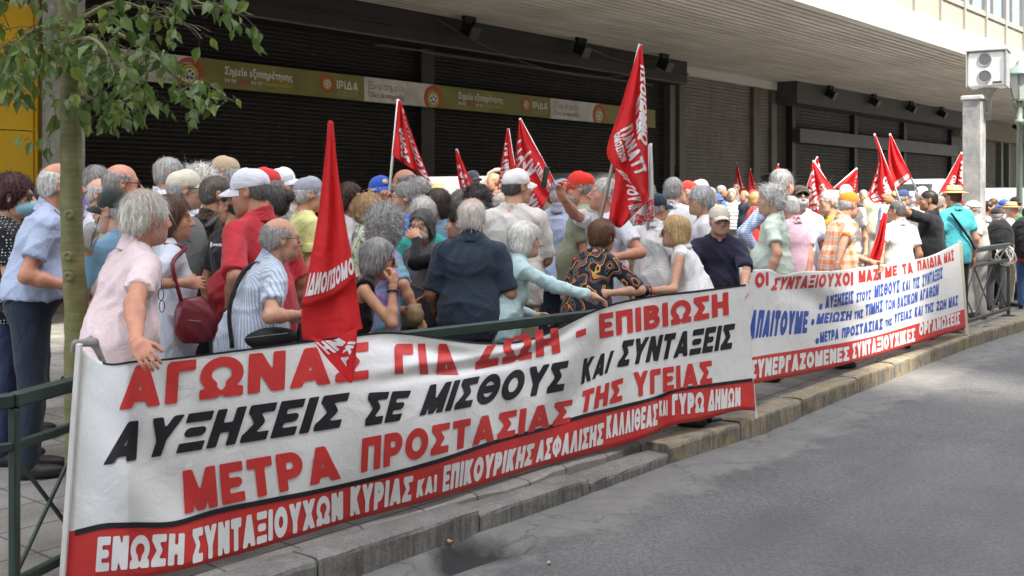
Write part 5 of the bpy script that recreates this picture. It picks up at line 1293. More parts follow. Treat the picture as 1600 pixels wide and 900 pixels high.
def surfnet(F, lo, h):
    S_ = F < 0; n = np.array(F.shape)
    cnt = np.zeros(n - 1, np.int8)
    for (i, j, k) in _CO: cnt += S_[i:n[0] - 1 + i, j:n[1] - 1 + j, k:n[2] - 1 + k]
    C = np.argwhere((cnt > 0) & (cnt < 8))
    if len(C) == 0: return np.zeros((0, 3)), np.zeros((0, 4), int)
    acc = np.zeros((len(C), 3)); num = np.zeros(len(C))
    for a, b in _ED:
        A = C + np.array(a); B_ = C + np.array(b); fa = F[A[:, 0], A[:, 1], A[:, 2]]; fb = F[B_[:, 0], B_[:, 1], B_[:, 2]]
        m = (fa < 0) != (fb < 0); t = np.where(m, fa / np.where(m, fa - fb, 1), 0)[:, None]
        acc += np.where(m[:, None], np.array(a) + (np.array(b) - np.array(a)) * t, 0); num += m
    V = lo + h * (C + acc / num[:, None])
    ids = np.full(n - 1, -1, np.int32); ids[C[:, 0], C[:, 1], C[:, 2]] = np.arange(len(C))
    Q = []
    for ax in range(3):
        o1, o2 = (ax + 1) % 3, (ax + 2) % 3
        sl0 = [slice(None)] * 3; sl1 = [slice(None)] * 3; sl0[ax] = slice(0, -1); sl1[ax] = slice(1, None)
        a = S_[tuple(sl0)]; b = S_[tuple(sl1)]
        E = np.argwhere(a != b); E = E[(E[:, o1] > 0) & (E[:, o2] > 0) & (E[:, o1] < n[o1] - 1) & (E[:, o2] < n[o2] - 1)]
        if len(E) == 0: continue
        def cid(d1, d2):
            K = E.copy(); K[:, o1] += d1; K[:, o2] += d2; return ids[K[:, 0], K[:, 1], K[:, 2]]
        q = np.stack([cid(-1, -1), cid(0, -1), cid(0, 0), cid(-1, 0)], -1); fl = a[E[:, 0], E[:, 1], E[:, 2]]
        q[~fl] = q[~fl][:, ::-1]; Q.append(q)
    Q = np.concatenate(Q); Q = Q[(Q >= 0).all(1)]
    return V, Q
def vnormals(V, Q):
    fn = np.cross(V[Q[:, 2]] - V[Q[:, 0]], V[Q[:, 3]] - V[Q[:, 1]]); N = np.zeros_like(V)
    for k in range(4): np.add.at(N, Q[:, k], fn)
    return N / (np.linalg.norm(N, axis=1, keepdims=True) + 1e-9)
def rx(a): c, s = math.cos(a), math.sin(a); return np.array([[1, 0, 0], [0, c, -s], [0, s, c]])
def ry(a): c, s = math.cos(a), math.sin(a); return np.array([[c, 0, s], [0, 1, 0], [-s, 0, c]])
def rz(a): c, s = math.cos(a), math.sin(a); return np.array([[c, -s, 0], [s, c, 0], [0, 0, 1]])
def lump(P, f, seed, n=5):
    r = np.random.default_rng(seed); o = np.zeros(len(P))
    for i in range(n):
        k = r.normal(0, 1, 3); k = k / np.linalg.norm(k) * f * r.uniform(.6, 1.6); o += np.sin(P @ k + r.uniform(0, 6.28) + .8 * np.sin(P @ np.roll(k, 1) * .7))
    return o / n
def folds(P, seed, f=26.):
    """cloth folds: soft ridges that run at a slant and fade in and out"""
    r = np.random.default_rng(seed); o = np.zeros(len(P))
    for i in range(6):
        k = np.array([r.normal(0, .7), r.normal(0, .7), r.normal(0, .75)]); k = k / np.linalg.norm(k) * f * r.uniform(.55, 1.5)
        w = np.sin(P @ k + 1.6 * np.sin(P @ (np.roll(k, 1) * .35) + r.uniform(0, 6)) + r.uniform(0, 6.28)); env = np.clip(np.sin(P @ (r.normal(0, 6, 3)) + r.uniform(0, 6)), 0, 1)
        o += (1 - np.abs(w)) ** 2.2 * env
    return o - .55

# ---- cloth, hair and skin materials
_cm = {}
def cloth(col, pat=None, col2=(.8, .8, .8), sc=1.0, rough=.85):
    key = (col, pat, col2, sc)
    if key in _cm: return _cm[key]
    t = NT("cloth"); P = t.obj(); n = t.noise(5, 4, .6, P); n2 = t.noise(240, 2, .6, P); nf = t.noise(9, 5, .6, P, 1.2)
    c = t.n("ShaderNodeRGB"); c.outputs[0].default_value = (*col, 1); c = c.outputs[0]
    sp = t.n("ShaderNodeSeparateXYZ"); t.l(P, sp.inputs[0])
    # distance round the body for stripes: angle-like coordinate that does not stretch at the sides
    def stripes(coord, freq, w):
        m = t.math('FRACT', t.math('MULTIPLY', coord, freq)); return t.math('LESS_THAN', m, w)
    ang = t.math('MULTIPLY', t.math('ARCTAN2', sp.outputs[0], sp.outputs[1]), .16)
    if pat == 'stripe': c = t.mix(stripes(ang, 62 * sc, .42), c, col2)
    if pat == 'check':
        a = stripes(ang, 36 * sc, .5); b = stripes(sp.outputs[2], 36 * sc, .5); c = t.mix(t.math('MULTIPLY', t.math('ADD', a, b), .5), c, col2)
    if pat == 'plaid':
        a = stripes(ang, 13 * sc, .45); b = stripes(sp.outputs[2], 13 * sc, .45); c = t.mix(t.math('MULTIPLY', t.math('ADD', a, b), .5), c, col2)
        a2 = stripes(t.math('ADD', ang, .018), 13 * sc, .07); b2 = stripes(t.math('ADD', sp.outputs[2], .02), 13 * sc, .07); c = t.mix(t.math('MULTIPLY', t.math('MAXIMUM', a2, b2), .5), c, (.30, .33, .36))
    if pat == 'window':
        a = stripes(ang, 30 * sc, .12); b = stripes(sp.outputs[2], 30 * sc, .12); c = t.mix(t.math('MAXIMUM', a, b), c, col2)
    if pat == 'hoop': c = t.mix(stripes(sp.outputs[2], 14 * sc, .5), c, col2)
    if pat == 'dots':
        v = t.n("ShaderNodeTexVoronoi"); v.inputs["Scale"].default_value = 42 * sc; v.inputs["Randomness"].default_value = .15; t.l(P, v.inputs["Vector"])
        c = t.mix(t.math('LESS_THAN', v.outputs["Distance"], .26), c, col2)
    if pat in ('print', 'swirl'):
        wv = t.n("ShaderNodeTexNoise"); wv.inputs["Scale"].default_value = 5.5 * sc; wv.inputs["Detail"].default_value = 1.5; t.l(P, wv.inputs["Vector"])
        m = t.math('FRACT', t.math('MULTIPLY', wv.outputs[0], 9.0))
        if pat == 'swirl': cr = t.ramp(m, [(0, col), (.42, col), (.5, (.55, .30, .08)), (.60, col), (.72, (.50, .03, .03)), (.80, col), (.90, (.04, .22, .25)), (.96, col)], 'CONSTANT')
        else: cr = t.ramp(m, [(0, col), (.4, col2), (.6, col), (.75, tuple(.5 * a_ + .5 * b_ for a_, b_ in zip(col, col2)))], 'CONSTANT')
        c = cr.outputs[0]
    if pat == 'tie':
        wv = t.noise(4.5, 3, .6, P, 1.); c = t.ramp(wv.outputs[0], [(.3, (.14, .09, .30)), (.45, (.30, .22, .45)), (.58, (.05, .28, .30)), (.66, (.45, .22, .06)), (.75, (.24, .16, .40))]).outputs[0]
    if pat == 'leafy':
        wv = t.noise(8, 2, .6, P, 1.); c = t.ramp(t.math('FRACT', t.math('MULTIPLY', wv.outputs[0], 5.)), [(0, (.70, .70, .62)), (.5, (.10, .33, .10)), (.8, (.66, .66, .58))], 'CONSTANT').outputs[0]
    c = t.mix(1., c, t.ramp(n.outputs[0], [(.3, .93), (.7, 1.06)]).outputs[0], 'MULTIPLY')
    t.set(c, rough, 0, .2); t.b.inputs["Sheen Weight"].default_value = .15
    t.bump(t.math('ADD', t.math('MULTIPLY', nf.outputs[0], 2.2), t.math('MULTIPLY', n2.outputs[0], .25)), .5, .014)
    _cm[key] = t.m; return t.m
M_SKIN = attr_mat("skin", .58, .30, .13, 26., .30, 0, .03)
M_HAIR = attr_mat("hair", .5, .35, .12, 60., .0)
M_GFR = plain("glasses_frame", (.03, .025, .022), .35); M_GLENS = plain("clear_lens", (.30, .31, .32), .08, 0, .02, 1., 0, .6); M_SLENS = plain("dark_lens", (.012, .011, .010), .08, 0, .02, 1., 0, .7)
M_SHOE = [plain("dark_shoe", (.02, .019, .018), .5), plain("brown_shoe", (.08, .045, .025), .55), plain("navy_shoe", (.03, .035, .07), .7), plain("grey_shoe", (.20, .20, .20), .6)]
GREY, LGREY, WHITE_H, DARK_H, BROWN_H, BLOND_H, RED_H, DGREY = (.34, .33, .315), (.50, .485, .46), (.72, .70, .66), (.022, .018, .016), (.10, .050, .022), (.42, .26, .11), (.06, .010, .014), (.14, .135, .13)
SKIN = dict(a=(.56, .315, .215), b=(.49, .265, .165), c=(.40, .205, .12), d=(.60, .37, .27), r=(.57, .28, .19))
LODH = [dict(head=.0062, arm=.010, hand=.0052, shirt=.0125, leg=.022, body=.024, hair=.0075, n=2600), dict(head=.0078, arm=.012, hand=.0066, shirt=.0165, leg=.026, body=.03, hair=.009, n=1500),
        dict(head=.0105, arm=.017, hand=.0095, shirt=.023, leg=.032, body=.034, hair=.012, n=500), dict(head=.015, arm=.024, hand=.016, shirt=.032, leg=.04, body=.045, hair=.017, n=0)]

def head_field(h, r, sex, fatf):
    f = Fd((-.10, -.13, -.22), (.10, .14, .14), h); jw = r.uniform(.92, 1.08) * (0.93 if sex == 'f' else 1.0) * (1 + fatf); nl = r.uniform(1.05, 1.5) * (.78 if sex == 'f' else 1.)
    f.ell((0, -.012, .030), (.077, .097, .089), k=.02)
    f.ell((0, .030, -.040), (.064 * jw, .064, .080), k=.03)
    f.ell((0, .026, -.078), (.055 * jw, .062, .042), k=.03)
    f.ell((0, .074, -.098), (.020, .018, .017), k=.025)
    f.cone((-.036, .080, .022), (.036, .080, .022), .011, .011, .016)
    for sx in (-1, 1):
        f.ell((sx * .043 * jw, .060, -.028), (.022, .020, .024), k=.02)
        f.ell((sx * .031, .099, -.001), (.0165, .012, .012), k=.012, op='s')
        f.ell((sx * .031, .0785, -.001), (.0155, .0145, .0135), k=.005)
        f.ell((sx * .079, -.010, -.004), (.009, .019, .033), ry(sx * .12) @ rz(-sx * .45), k=.007)
        f.ell((sx * .086, -.006, .0), (.006, .009, .017), k=.004, op='s')
        f.ell((sx * .010, .102, -.037), (.009, .011, .008), k=.008)
    f.cone((0, .088, .010), (0, .102 + .012 * nl, -.031), .009, .0135, .009)
    f.cone((-.020, .085, -.064), (.020, .085, -.064), .0075, .0075, .008); f.cone((-.016, .085, -.076), (.016, .085, -.076), .0085, .0085, .008)
    f.cone((-.022, .095, -.0698), (.022, .095, -.0698), .0022, .0022, .004, 's')
    return f
def sphere_pts(c, r, nu=12, nv=9):
    V = []; F = []
    for i in range(nv + 1):
        a = math.pi * i / nv
        for j in range(nu): b = 2 * math.pi * j / nu; V.append((math.sin(a) * math.cos(b), math.cos(a), math.sin(a) * math.sin(b)))
    for i in range(nv):
        for j in range(nu): F.append((i * nu + j, i * nu + (j + 1) % nu, (i + 1) * nu + (j + 1) % nu, (i + 1) * nu + j))
    V = np.array(V); return V * r + np.array(c), np.array(F), V
def hair_field(style, h, r):
    f = Fd((-.15, -.17, -.30), (.15, .13, .18), h); X, Y, Z = np.meshgrid(*f.ax, indexing='ij')
    front = lambda o=0.: Y - (.012 + o + (Z + .02) * .74)
    if style in ('short', 'fluffy', 'thin', 'crop', 'curly_m'):
        t = dict(short=-.002, fluffy=.003, thin=-.003, crop=-.005, curly_m=.014)[style]
        f.ell((0, -.014, .034), (.084 + t, .104 + t, .095 + t), k=.01); f.ell((0, -.05, -.02), (.072 + t * .7, .062 + t, .06), k=.03)
        f.F = np.maximum(f.F, front(.012 if style != 'thin' else -.014)); f.F = np.maximum(f.F, np.maximum(-.062 - Z, (-.028 - .62 * (Y + .012)) * 0 + np.where(Y > -.012, -.022 - Z, (-.022 - Z) + (Y + .012) * .9)))
        if style != 'fluffy' or True:
            for sx in (-1, 1): f.ell((sx * .088, -.004, -.008), (.018, .022, .030), k=.006, op='s')
    elif style == 'bald':
        f.ell((0, -.016, .024), (.0825, .103, .085), k=.01); f.ell((0, -.05, -.02), (.071, .060, .055), k=.03)
        f.F = np.maximum(f.F, front(-.01)); f.F = np.maximum(f.F, np.where(Y > -.012, -.022 - Z, (-.022 - Z) + (Y + .012) * .9)); f.F = np.maximum(f.F, -.065 - Z)
        f.ell((0, .018, .085), (.072, .095, .055), k=.015, op='s')
        for sx in (-1, 1): f.ell((sx * .088, -.004, -.008), (.018, .022, .030), k=.006, op='s')
    elif style in ('bob', 'bobs', 'wave', 'curly', 'long', 'bun', 'pix'):
        t = dict(bob=.011, bobs=.007, wave=.012, curly=.030, long=.007, bun=.0, pix=.013)[style]
        f.ell((0, -.016, .034), (.088 + t, .108 + t, .099 + t), k=.02)
        if style not in ('bun', 'pix'):
            f.ell((0, -.032, -.045), (.086 + t, .082 + t, .075), k=.03)
        else: f.ell((0, -.05, -.02), (.074 + t * .6, .064 + t * .5, .06), k=.03)
        if style == 'long': f.cone((0, -.06, -.05), (0, -.075, -.20), .08, .065, .03)
        if style == 'bun': f.ell((0, -.115, .055), (.045, .04, .045), k=.01)
        f.ell((0, .105, -.035), (.068, .085, .104), k=.015, op='s'); f.F = np.maximum(f.F, front(.03) if style in ('bun', 'pix') else Y - (.045 + Z * .55))
        lowz = dict(bob=-.105, bobs=-.085, wave=-.105, curly=-.115, long=-.26, bun=-.07, pix=-.07)[style]; f.F = np.maximum(f.F, lowz - Z + .2 * np.clip(Y, -1, .0) * 0)
        if style in ('bun', 'pix'):
            for sx in (-1, 1): f.ell((sx * .088, -.004, -.010), (.02, .022, .032), k=.006, op='s')
    return f
def ribbons(P, D, N, L, w, r, curl, lift):
    """thin tapered strands lying along the surface"""
    n = len(P); nrm = lambda a: a / (np.linalg.norm(a, axis=1, keepdims=True) + 1e-9)
    S_ = nrm(np.cross(D, N)); p0 = P - N * .004; jit = r.normal(0, curl, (n, 3)); l = L * r.uniform(.5, 1.3, (n, 1)); fly = (r.random((n, 1)) < .10)      # stray hairs
    lift = lift * np.where(fly, 2.6, 1.); jit = jit * np.where(fly, 2.2, 1.)
    p1 = P + D * l * .5 + N * (lift * r.uniform(.2, 1., (n, 1)) + .0015 - (l * .5) ** 2 / .25) + jit * l * .3; p2 = P + D * l + N * (lift * r.uniform(-.3, 1.0, (n, 1)) - l ** 2 / .25) + jit * l
    ww = w * r.uniform(.7, 1.3, (n, 1))
    V = np.stack([p0 - S_ * ww, p0 + S_ * ww, p1 - S_ * ww * .9, p1 + S_ * ww * .9, p2 - S_ * ww * .25, p2 + S_ * ww * .25], 1).reshape(-1, 3)
    b = np.arange(n)[:, None] * 6; return V, np.concatenate([b + np.array([[0, 1, 3, 2]]), b + np.array([[2, 3, 5, 4]])])
def hair_mesh(style, col, lod, seed, thin=0., scalp=(.5, .3, .2)):
    r = np.random.default_rng(seed); q = LODH[lod]; f = hair_field(style, q['hair'], r); V, Q = f.mesh()
    if len(V) == 0: return None
    N = vnormals(V, Q); amp = dict(curly=.012, curly_m=.010, fluffy=.005, wave=.006, pix=.006, bob=.006, bobs=.005, short=.0035).get(style, .003)
    V = V + N * (lump(V, 95 if 'curly' in style else 60, seed, 6) * amp)[:, None]
    C = np.array(col)[None] * (.90 + .22 * lump(V, 140, seed + 1, 5))[:, None]
    def streak(P): az = np.arctan2(P[:, 0], P[:, 1] + .03); return 1 + .16 * np.sin(19 * az + 5 * lump(P, 30, seed + 4)) + .10 * np.sin(47 * az + 4 * lump(P, 50, seed + 6))
    C = C * streak(V)[:, None]
    def scalpw(P): return thin * np.exp(-(np.linalg.norm((P - np.array([0, -.035, .13])) / np.array([.062, .07, .05]), axis=1)) ** 2)
    if thin: w_ = scalpw(V)[:, None]; C = C * (1 - w_) + np.array(scalp) * w_
    if q['n']:
        n = int(q['n'] * dict(bald=.6, fluffy=1.5, curly=2.2, crop=.6, curly_m=1.4).get(style, 1.)); fi = r.integers(0, len(Q), n); w = r.dirichlet((1, 1, 1, 1), n)
        P = (V[Q[fi]] * w[..., None]).sum(1); Nf = N[Q[fi, 0]]
        crown = np.array([0, -.03, .16]); D = P - crown; D = D / np.linalg.norm(D, axis=1, keepdims=True) + np.array([0, -.25, -.55]); D += r.normal(0, dict(fluffy=.14, short=.16, bob=.08, bobs=.08, long=.08, wave=.2).get(style, .2) if 'curly' not in style else .9, D.shape)
        D = D - Nf * (D * Nf).sum(1, keepdims=True); D /= np.linalg.norm(D, axis=1, keepdims=True) + 1e-9
        L = dict(curly=.024, curly_m=.024, fluffy=.050, short=.03, bald=.026, crop=.014, bob=.055, bobs=.05, wave=.05, long=.07, bun=.05, thin=.03, pix=.035)[style]
        lift = dict(curly=.016, curly_m=.012, fluffy=.005, wave=.008, pix=.010, bob=.007, bobs=.006, long=.006).get(style, .0055)
        VS, QS = ribbons(P, D, Nf, L, .0011 if lod == 0 else .0016 if lod == 1 else .0026, r, .9 if 'curly' in style else .22, lift)
        tone = (1.03 + .22 * lump(P, 70, seed + 2, 6))[:, None] * streak(P)[:, None] * r.uniform(.78, 1.30, (n, 1)); cs = np.array(col)[None] * tone
        if thin: w_ = (scalpw(P) * .55)[:, None]; cs = cs * (1 - w_) + np.array(scalp) * w_
        cs = np.repeat(cs, 6, 0); QS = QS + len(V)
        V = np.concatenate([V, VS]); Q = np.concatenate([Q, QS]); C = np.concatenate([C, cs])
    return V, Q, np.clip(C, 0, 1)
def cap_mesh(kind, lod):
    """(crown V,F), (visor V,F) in head space"""
    nu, nv = (28, 9) if lod < 2 else (16, 6); V = []; F = []
    if kind == 'straw':
        mb = MB(); mb.lathe([(.165, .052), (.168, .058), (.10, .072), (.097, .078), (.097, .085), (.095, .086), (.088, .13), (.075, .145), (.02, .148)], (0, -.012, 0), 32, 0); return (np.concatenate(mb.V), mb.F), None
    rxy = (.0845, .1045) if kind != 'flat' else (.098, .120); c = np.array([0, -.013, .036]); hh = .088 if kind != 'flat' else .070
    for i in range(nv + 1):
        a = (math.pi / 2) * i / nv
        for j in range(nu):
            b = 2 * math.pi * j / nu; k = math.cos(a) ** .8; front = math.sin(b)
            seam = 1 + .012 * abs(math.sin(3 * b)) if kind != 'flat' else 1.
            V.append((rxy[0] * k * math.cos(b) * seam, rxy[1] * k * math.sin(b) * seam, hh * math.sin(a) * (1 + .06 * front) + (0 if kind != 'flat' else -.02 * math.sin(a) * (1 - front) * .4)))
    for i in range(nv):
        for j in range(nu): F.append((i * nu + j, i * nu + (j + 1) % nu, (i + 1) * nu + (j + 1) % nu, (i + 1) * nu + j))
    V = np.array(V); low = V[:nu] * np.array([.97, .97, 1]) + np.array([0, 0, -.016]); n0 = len(V); V = np.concatenate([V, low])
    F += [(n0 + j, n0 + (j + 1) % nu, (j + 1) % nu, j) for j in range(nu)]
    V = V @ rx(R_(2)).T + c
    VV = []; VF = []; nx, ny = 11, 6; L = .078 if kind != 'flat' else .045
    for s_ in (0, 1):
        for j in range(ny):
            for i in range(nx):
                x = (i / (nx - 1) * 2 - 1); w = .074; yb = math.sqrt(max(0, 1 - (x * w / rxy[0]) ** 2)) * rxy[1] - .010; yl = L * math.sqrt(max(0, 1 - (abs(x) ** 2.6))) + .004
                t = j / (ny - 1); VV.append((x * w, -.013 + yb + yl * t, .036 + .006 - .030 * x * x - .014 * t - .010 * t * t - s_ * .004))
    for s_ in (0, 1):
        for j in range(ny - 1):
            for i in range(nx - 1):
                a = s_ * nx * ny + j * nx + i; VF.append((a, a + 1, a + nx + 1, a + nx))
    for i in range(nx - 1): a = (ny - 1) * nx + i; VF.append((a, a + 1, a + 1 + nx * ny, a + nx * ny))
    return (V, F), (np.array(VV), VF)
def glasses_mesh(kind, lod):
    mb = MB(); y0 = .099
    for sx in (-1, 1):
        nn = 16; rwx, rwz = (.0265, .020) if kind != 'sun' else (.031, .0225); P = []
        for k in range(nn): a = 2 * math.pi * k / nn; ca, sa = math.cos(a), math.sin(a); e = .7; P.append(np.array([sx * .0345 + rwx * np.sign(ca) * abs(ca) ** e, y0 - .10 * abs(sx * .0345 + rwx * ca) ** 2 * 14, -.004 + rwz * np.sign(sa) * abs(sa) ** e]))
        mb.tube(P + [P[0]], .0017 if kind != 'sun' else .0026, 5, 0, False)
        ctr = sum(P) / nn; V = P + [ctr]
        if kind == 'sun' or lod < 2: mb.add(np.array(V) + (np.array([0, .001, 0])), [(k, (k + 1) % nn, nn) for k in range(nn)], 1) if kind == 'sun' else None
        mb.tube([(sx * .060, y0 - .014, .004), (sx * .074, .05, .006), (sx * .081, .0, .008), (sx * .080, -.02, -.004)], .0020 if kind != 'sun' else .003, 5, 0)
    mb.tube([(-.010, y0 + .001, .003), (0, y0 + .006, .006), (.010, y0 + .001, .003)], .0018, 5, 0)
    return mb
def hand_field(h, curl, side, spread=.0):
    """fingers along +z, palm faces +y, thumb on the -x*side side; closes towards +y"""
    f = Fd((-.09, -.05, -.03), (.09, .13, .21), h); f.ell((0, 0, .045), (.043, .015, .052), k=.010); f.cone((0, 0, -.02), (0, 0, .02), .026, .028, .02)
    Ls = [.068, .076, .071, .056]; xs = [-.0315, -.0105, .0105, .0305]
    for i in range(4):
        x = xs[i] * -side * -1; p = np.array([x, .0, .084 - abs(xs[i]) * .25]); a = curl * .75; L = Ls[i]
        if i > 0: a += .05 * i * curl
        for fr, da in ((.46, 0), (.31, 1.05 * curl), (.25, .8 * curl)):
            a += da; q = p + L * fr * np.array([xs[i] * spread * side, math.sin(a), math.cos(a)]); f.cone(p, q, .0086, .0072, .0015); p = q
    t0 = np.array([-side * .026, .004, .022]); t1 = t0 + np.array([-side * .026, .014 + .012 * curl, .030]); t2 = t1 + np.array([-side * (.016 - .018 * curl), .010 + .018 * curl, .026])
    f.cone(t0, t1, .014, .0105, .008); f.cone(t1, t2, .0105, .0085, .004); return f

ALLP = {}
def person(label, px, top, d, face, look=None, sex='m', lean=0, stoop=4, side=0, twist=0, pitch=0, roll=0, fat=0., belly=.02, hs=1.0, hair=('short', GREY), cap=None, gl=None, beard=None, mask=False, skin='a',
           shirt=('cloth', None), kind='shirt', sleeve='short', collar=True, hem=.86, legs=('trousers', (.03, .035, .05)), shoes=0, L='down', R='down', lod=None, seed=None, Hlim=None, group="people in the crowd", curl=(.45, .45), dress=False, open_neck=.0, armR=1.0):
    seed = seed or (int(px * 13 + top * 7) % 9973); r = np.random.default_rng(seed); look = face if look is None else look
    if lod is None: lod = 0 if d < 6.9 else 1 if d < 9.4 else 2 if d < 14 else 3
    q = LODH[lod]; f_ = sex == 'f'; fw = 1 + fat
    Rl = rx(-R_(lean)) @ ry(R_(side)); C1 = np.array([0, 0, .95]); C2 = np.array([0, 0, 1.22]); R2 = Rl @ rz(-R_(twist)) @ rx(-R_(stoop))
    X1 = lambda p: C1 + Rl @ (np.array(p, float) - C1)
    c2 = X1(C2); X2 = lambda p: c2 + R2 @ (np.array(p, float) - C2)
    Rh = rz(-R_(look - face)) @ rx(R_(pitch)) @ ry(R_(roll)); piv = X2((0, -.012, 1.53)); Hc = piv + Rh @ (np.array([0, .022, .088]) * hs)
    hairtop = dict(curly=.034, fluffy=.009, curly_m=.02, wave=.014, pix=.014, short=.010, bob=.012, bobs=.01).get(hair[0] if hair else '', .004)
    if cap: hairtop = .008
    tl = Hc + Rh @ np.array([0, -.012, (.119 + hairtop) * hs])
    tw = W(px, top, d); Rw = rz(-R_(face)); g_ = PAV
    for _ in range(3):
        s = (tw[2] - g_) / tl[2]; g_ = PAV + float(GZ(*(tw[:2] - s * (Rw @ tl)[:2])))
    if Hlim: s = Hlim / 1.735
    base = np.array([*(tw[:2] - s * (Rw @ tl)[:2]), g_])
    if Hlim: pass
    w2l = lambda w: (Rw.T @ (np.array(w, float) - base)) / s
    # ---------------- arms
    sw = (.150 if f_ else .172) * (1 + .5 * fat)
    def arm(sd, spec):
        S_ = X2((sd * sw, -.012, 1.392)); hint = np.array([sd * .55, -.75, -.35]); pn = None; cl = curl[0 if sd < 0 else 1]; hd = None
        if isinstance(spec, dict): hint = np.array(spec.get('hint', hint)); pn = spec.get('palm'); cl = spec.get('curl', cl); hd = spec.get('dir'); spec = spec['to']
        if spec == 'down': T = X1((sd * (.245 + .3 * fat), .045, .875)); hint = np.array([sd * .2, -1., 0]); hd = hd or (0, .15, -1)
        elif spec == 'bent': T = X2((sd * .10, .27 + belly, 1.08))
        elif spec == 'fold': T = X2((-sd * .10, .20 + belly, 1.13)); hint = np.array([sd * .6, -.1, -1.])
        elif spec == 'hip': T = X1((sd * .21, -.02, .98)); hint = np.array([sd * 1., -.5, .1])
        elif spec == 'back': T = X1((sd * .06, -.17, .95)); hint = np.array([sd * .8, -.7, 0])
        elif spec == 'chin': T = Hc + Rh @ np.array([sd * .02, .12, -.19]); hint = np.array([sd * .5, .3, -1.])
        elif spec == 'up': T = X2((sd * .12, .34, 1.62)); hint = np.array([sd * .5, .2, -1.])
        elif spec[0] == 'px': T = w2l(W(*spec[1:4]))
        else: T = np.array(spec[1:4], float)
        L1, L2 = .292, .258; v = T - S_; dist = np.linalg.norm(v)
        if dist > L1 + L2 - .004: v = v / dist * (L1 + L2 - .004); T = S_ + v; dist = L1 + L2 - .004
        dist = max(dist, .12); u = v / np.linalg.norm(v); a = (L1**2 - L2**2 + dist**2) / (2 * dist); hh = math.sqrt(max(L1**2 - a**2, 1e-6)); pp = hint - u * (hint @ u); pp /= np.linalg.norm(pp) + 1e-9
        E = S_ + u * a + pp * hh; fd = (T - E) / np.linalg.norm(T - E)
        if hd is not None: hv = np.array(hd, float); fd2 = fd * .35 + hv / np.linalg.norm(hv) * .65; fd2 /= np.linalg.norm(fd2)
        else: fd2 = fd
        if pn is None: pn = np.array([-sd * .9, .1, -.4]) if abs(fd2[2]) < .75 else np.array([-sd, -.15, 0])
        pn = np.array(pn, float); pn = pn - fd2 * (pn @ fd2); pn /= np.linalg.norm(pn) + 1e-9
        return S_, E, T, fd2, pn, cl
    A = {-1: arm(-1, L), 1: arm(1, R)}
    # ---------------- skin surface: trunk, limbs, hands, neck and head
    parts = []
    bd = Fd((-.42, -.55, .0), (.42, .75, 1.62), q['body'])
    def trunk(f, e, k=.04, legs_=True):
        f.ell((0, -.005, .95), ((.168 if f_ else .160) * fw + e, .112 * fw + e, .13 + e), k=k)
        f.ell(X1((0, .008 + belly * .6, 1.08)), ((.138 if f_ else .152) * fw + belly * .5 + e, .100 * fw + belly + e, .16 + e), Rl, k=.06)
        f.ell(X2((0, -.006, 1.295)), ((.142 if f_ else .166) * (1 + fat * .8) + e, (.108 if f_ else .116) * (1 + fat * .6) + e, .175 + e), R2, k=.06)
        f.cone(X2((-sw + .035, -.015, 1.392)), X2((sw - .035, -.015, 1.392)), .058 + e, .058 + e, .04)
        for sd in (-1, 1):
            f.cone(X2((sd * .10, -.028, 1.425)), X2((0, -.03, 1.50)), .040 + e, .046 + e * .6, .04)
            if f_: f.ell(X2((sd * .066, .085, 1.235)), (.068 + e, .062 + e, .066 + e), R2, k=.05)
    trunk(bd, -.012)
    for sd in (-1, 1):
        bd.cone((sd * .085, 0, .92), (sd * .095, .012, .50), .085 * fw, .055, .03); bd.cone((sd * .095, .012, .50), (sd * .098, -.015, .09), .055, .036, .02)
    parts.append(bd.mesh())
    for sd in (-1, 1):
        S_, E, T, fd, pn, cl = A[sd]; lo = np.minimum(np.minimum(S_, E), T) - .09; hi = np.maximum(np.maximum(S_, E), T) + .09; g = 1 + .6 * fat; g *= .9 if f_ else 1.; g *= armR * .94
        af = Fd(lo, hi, q['arm']); af.cone(S_, E, .049 * g, .037 * g, .03); af.cone(E, E + (T - E) * .3, .036 * g, .040 * g, .03); af.cone(E + (T - E) * .3, T, .040 * g, .0245 * g, .02); af.ell(T, (.030, .030, .030), k=.015)
        parts.append(af.mesh())
        if lod < 3:
            hf = hand_field(q['hand'], cl, sd); V, Q = hf.mesh(); xa = np.cross(pn, fd); V = (V * (.96 if f_ else 1.06)) @ np.stack([xa, pn, fd]) + T; parts.append((V, Q))
        else:
            hf = Fd(T - .14, T + .14, q['hand']); hf.cone(T, T + fd * .10, .032, .024, .01); parts.append(hf.mesh())
    nb = len(parts); hf = head_field(q['head'], r, sex, max(0, fat) * .5); V, Q = hf.mesh(); VH = V.copy()
    Vn_ = V * hs @ Rh.T + Hc; parts.append((Vn_, Q))
    nf = Fd(np.minimum(X2((0, 0, 1.42)), Hc) - .13, np.maximum(X2((0, 0, 1.42)), Hc) + .13, q['head'] * 1.3); nr = (.050 if f_ else .058) * (1 + fat * .6)
    nf.cone(X2((0, -.028, 1.42)), Hc + Rh @ (np.array([0, -.028, -.05]) * hs), nr * 1.12, nr, .02); nf.cone(Hc + Rh @ (np.array([0, -.0, -.085]) * hs), X2((0, .01, 1.46)), .03, .035, .03); parts.append(nf.mesh())
    sk = np.array(SKIN[skin]) * r.uniform(.93, 1.06); VV = []; QQ = []; CC = []; n = 0
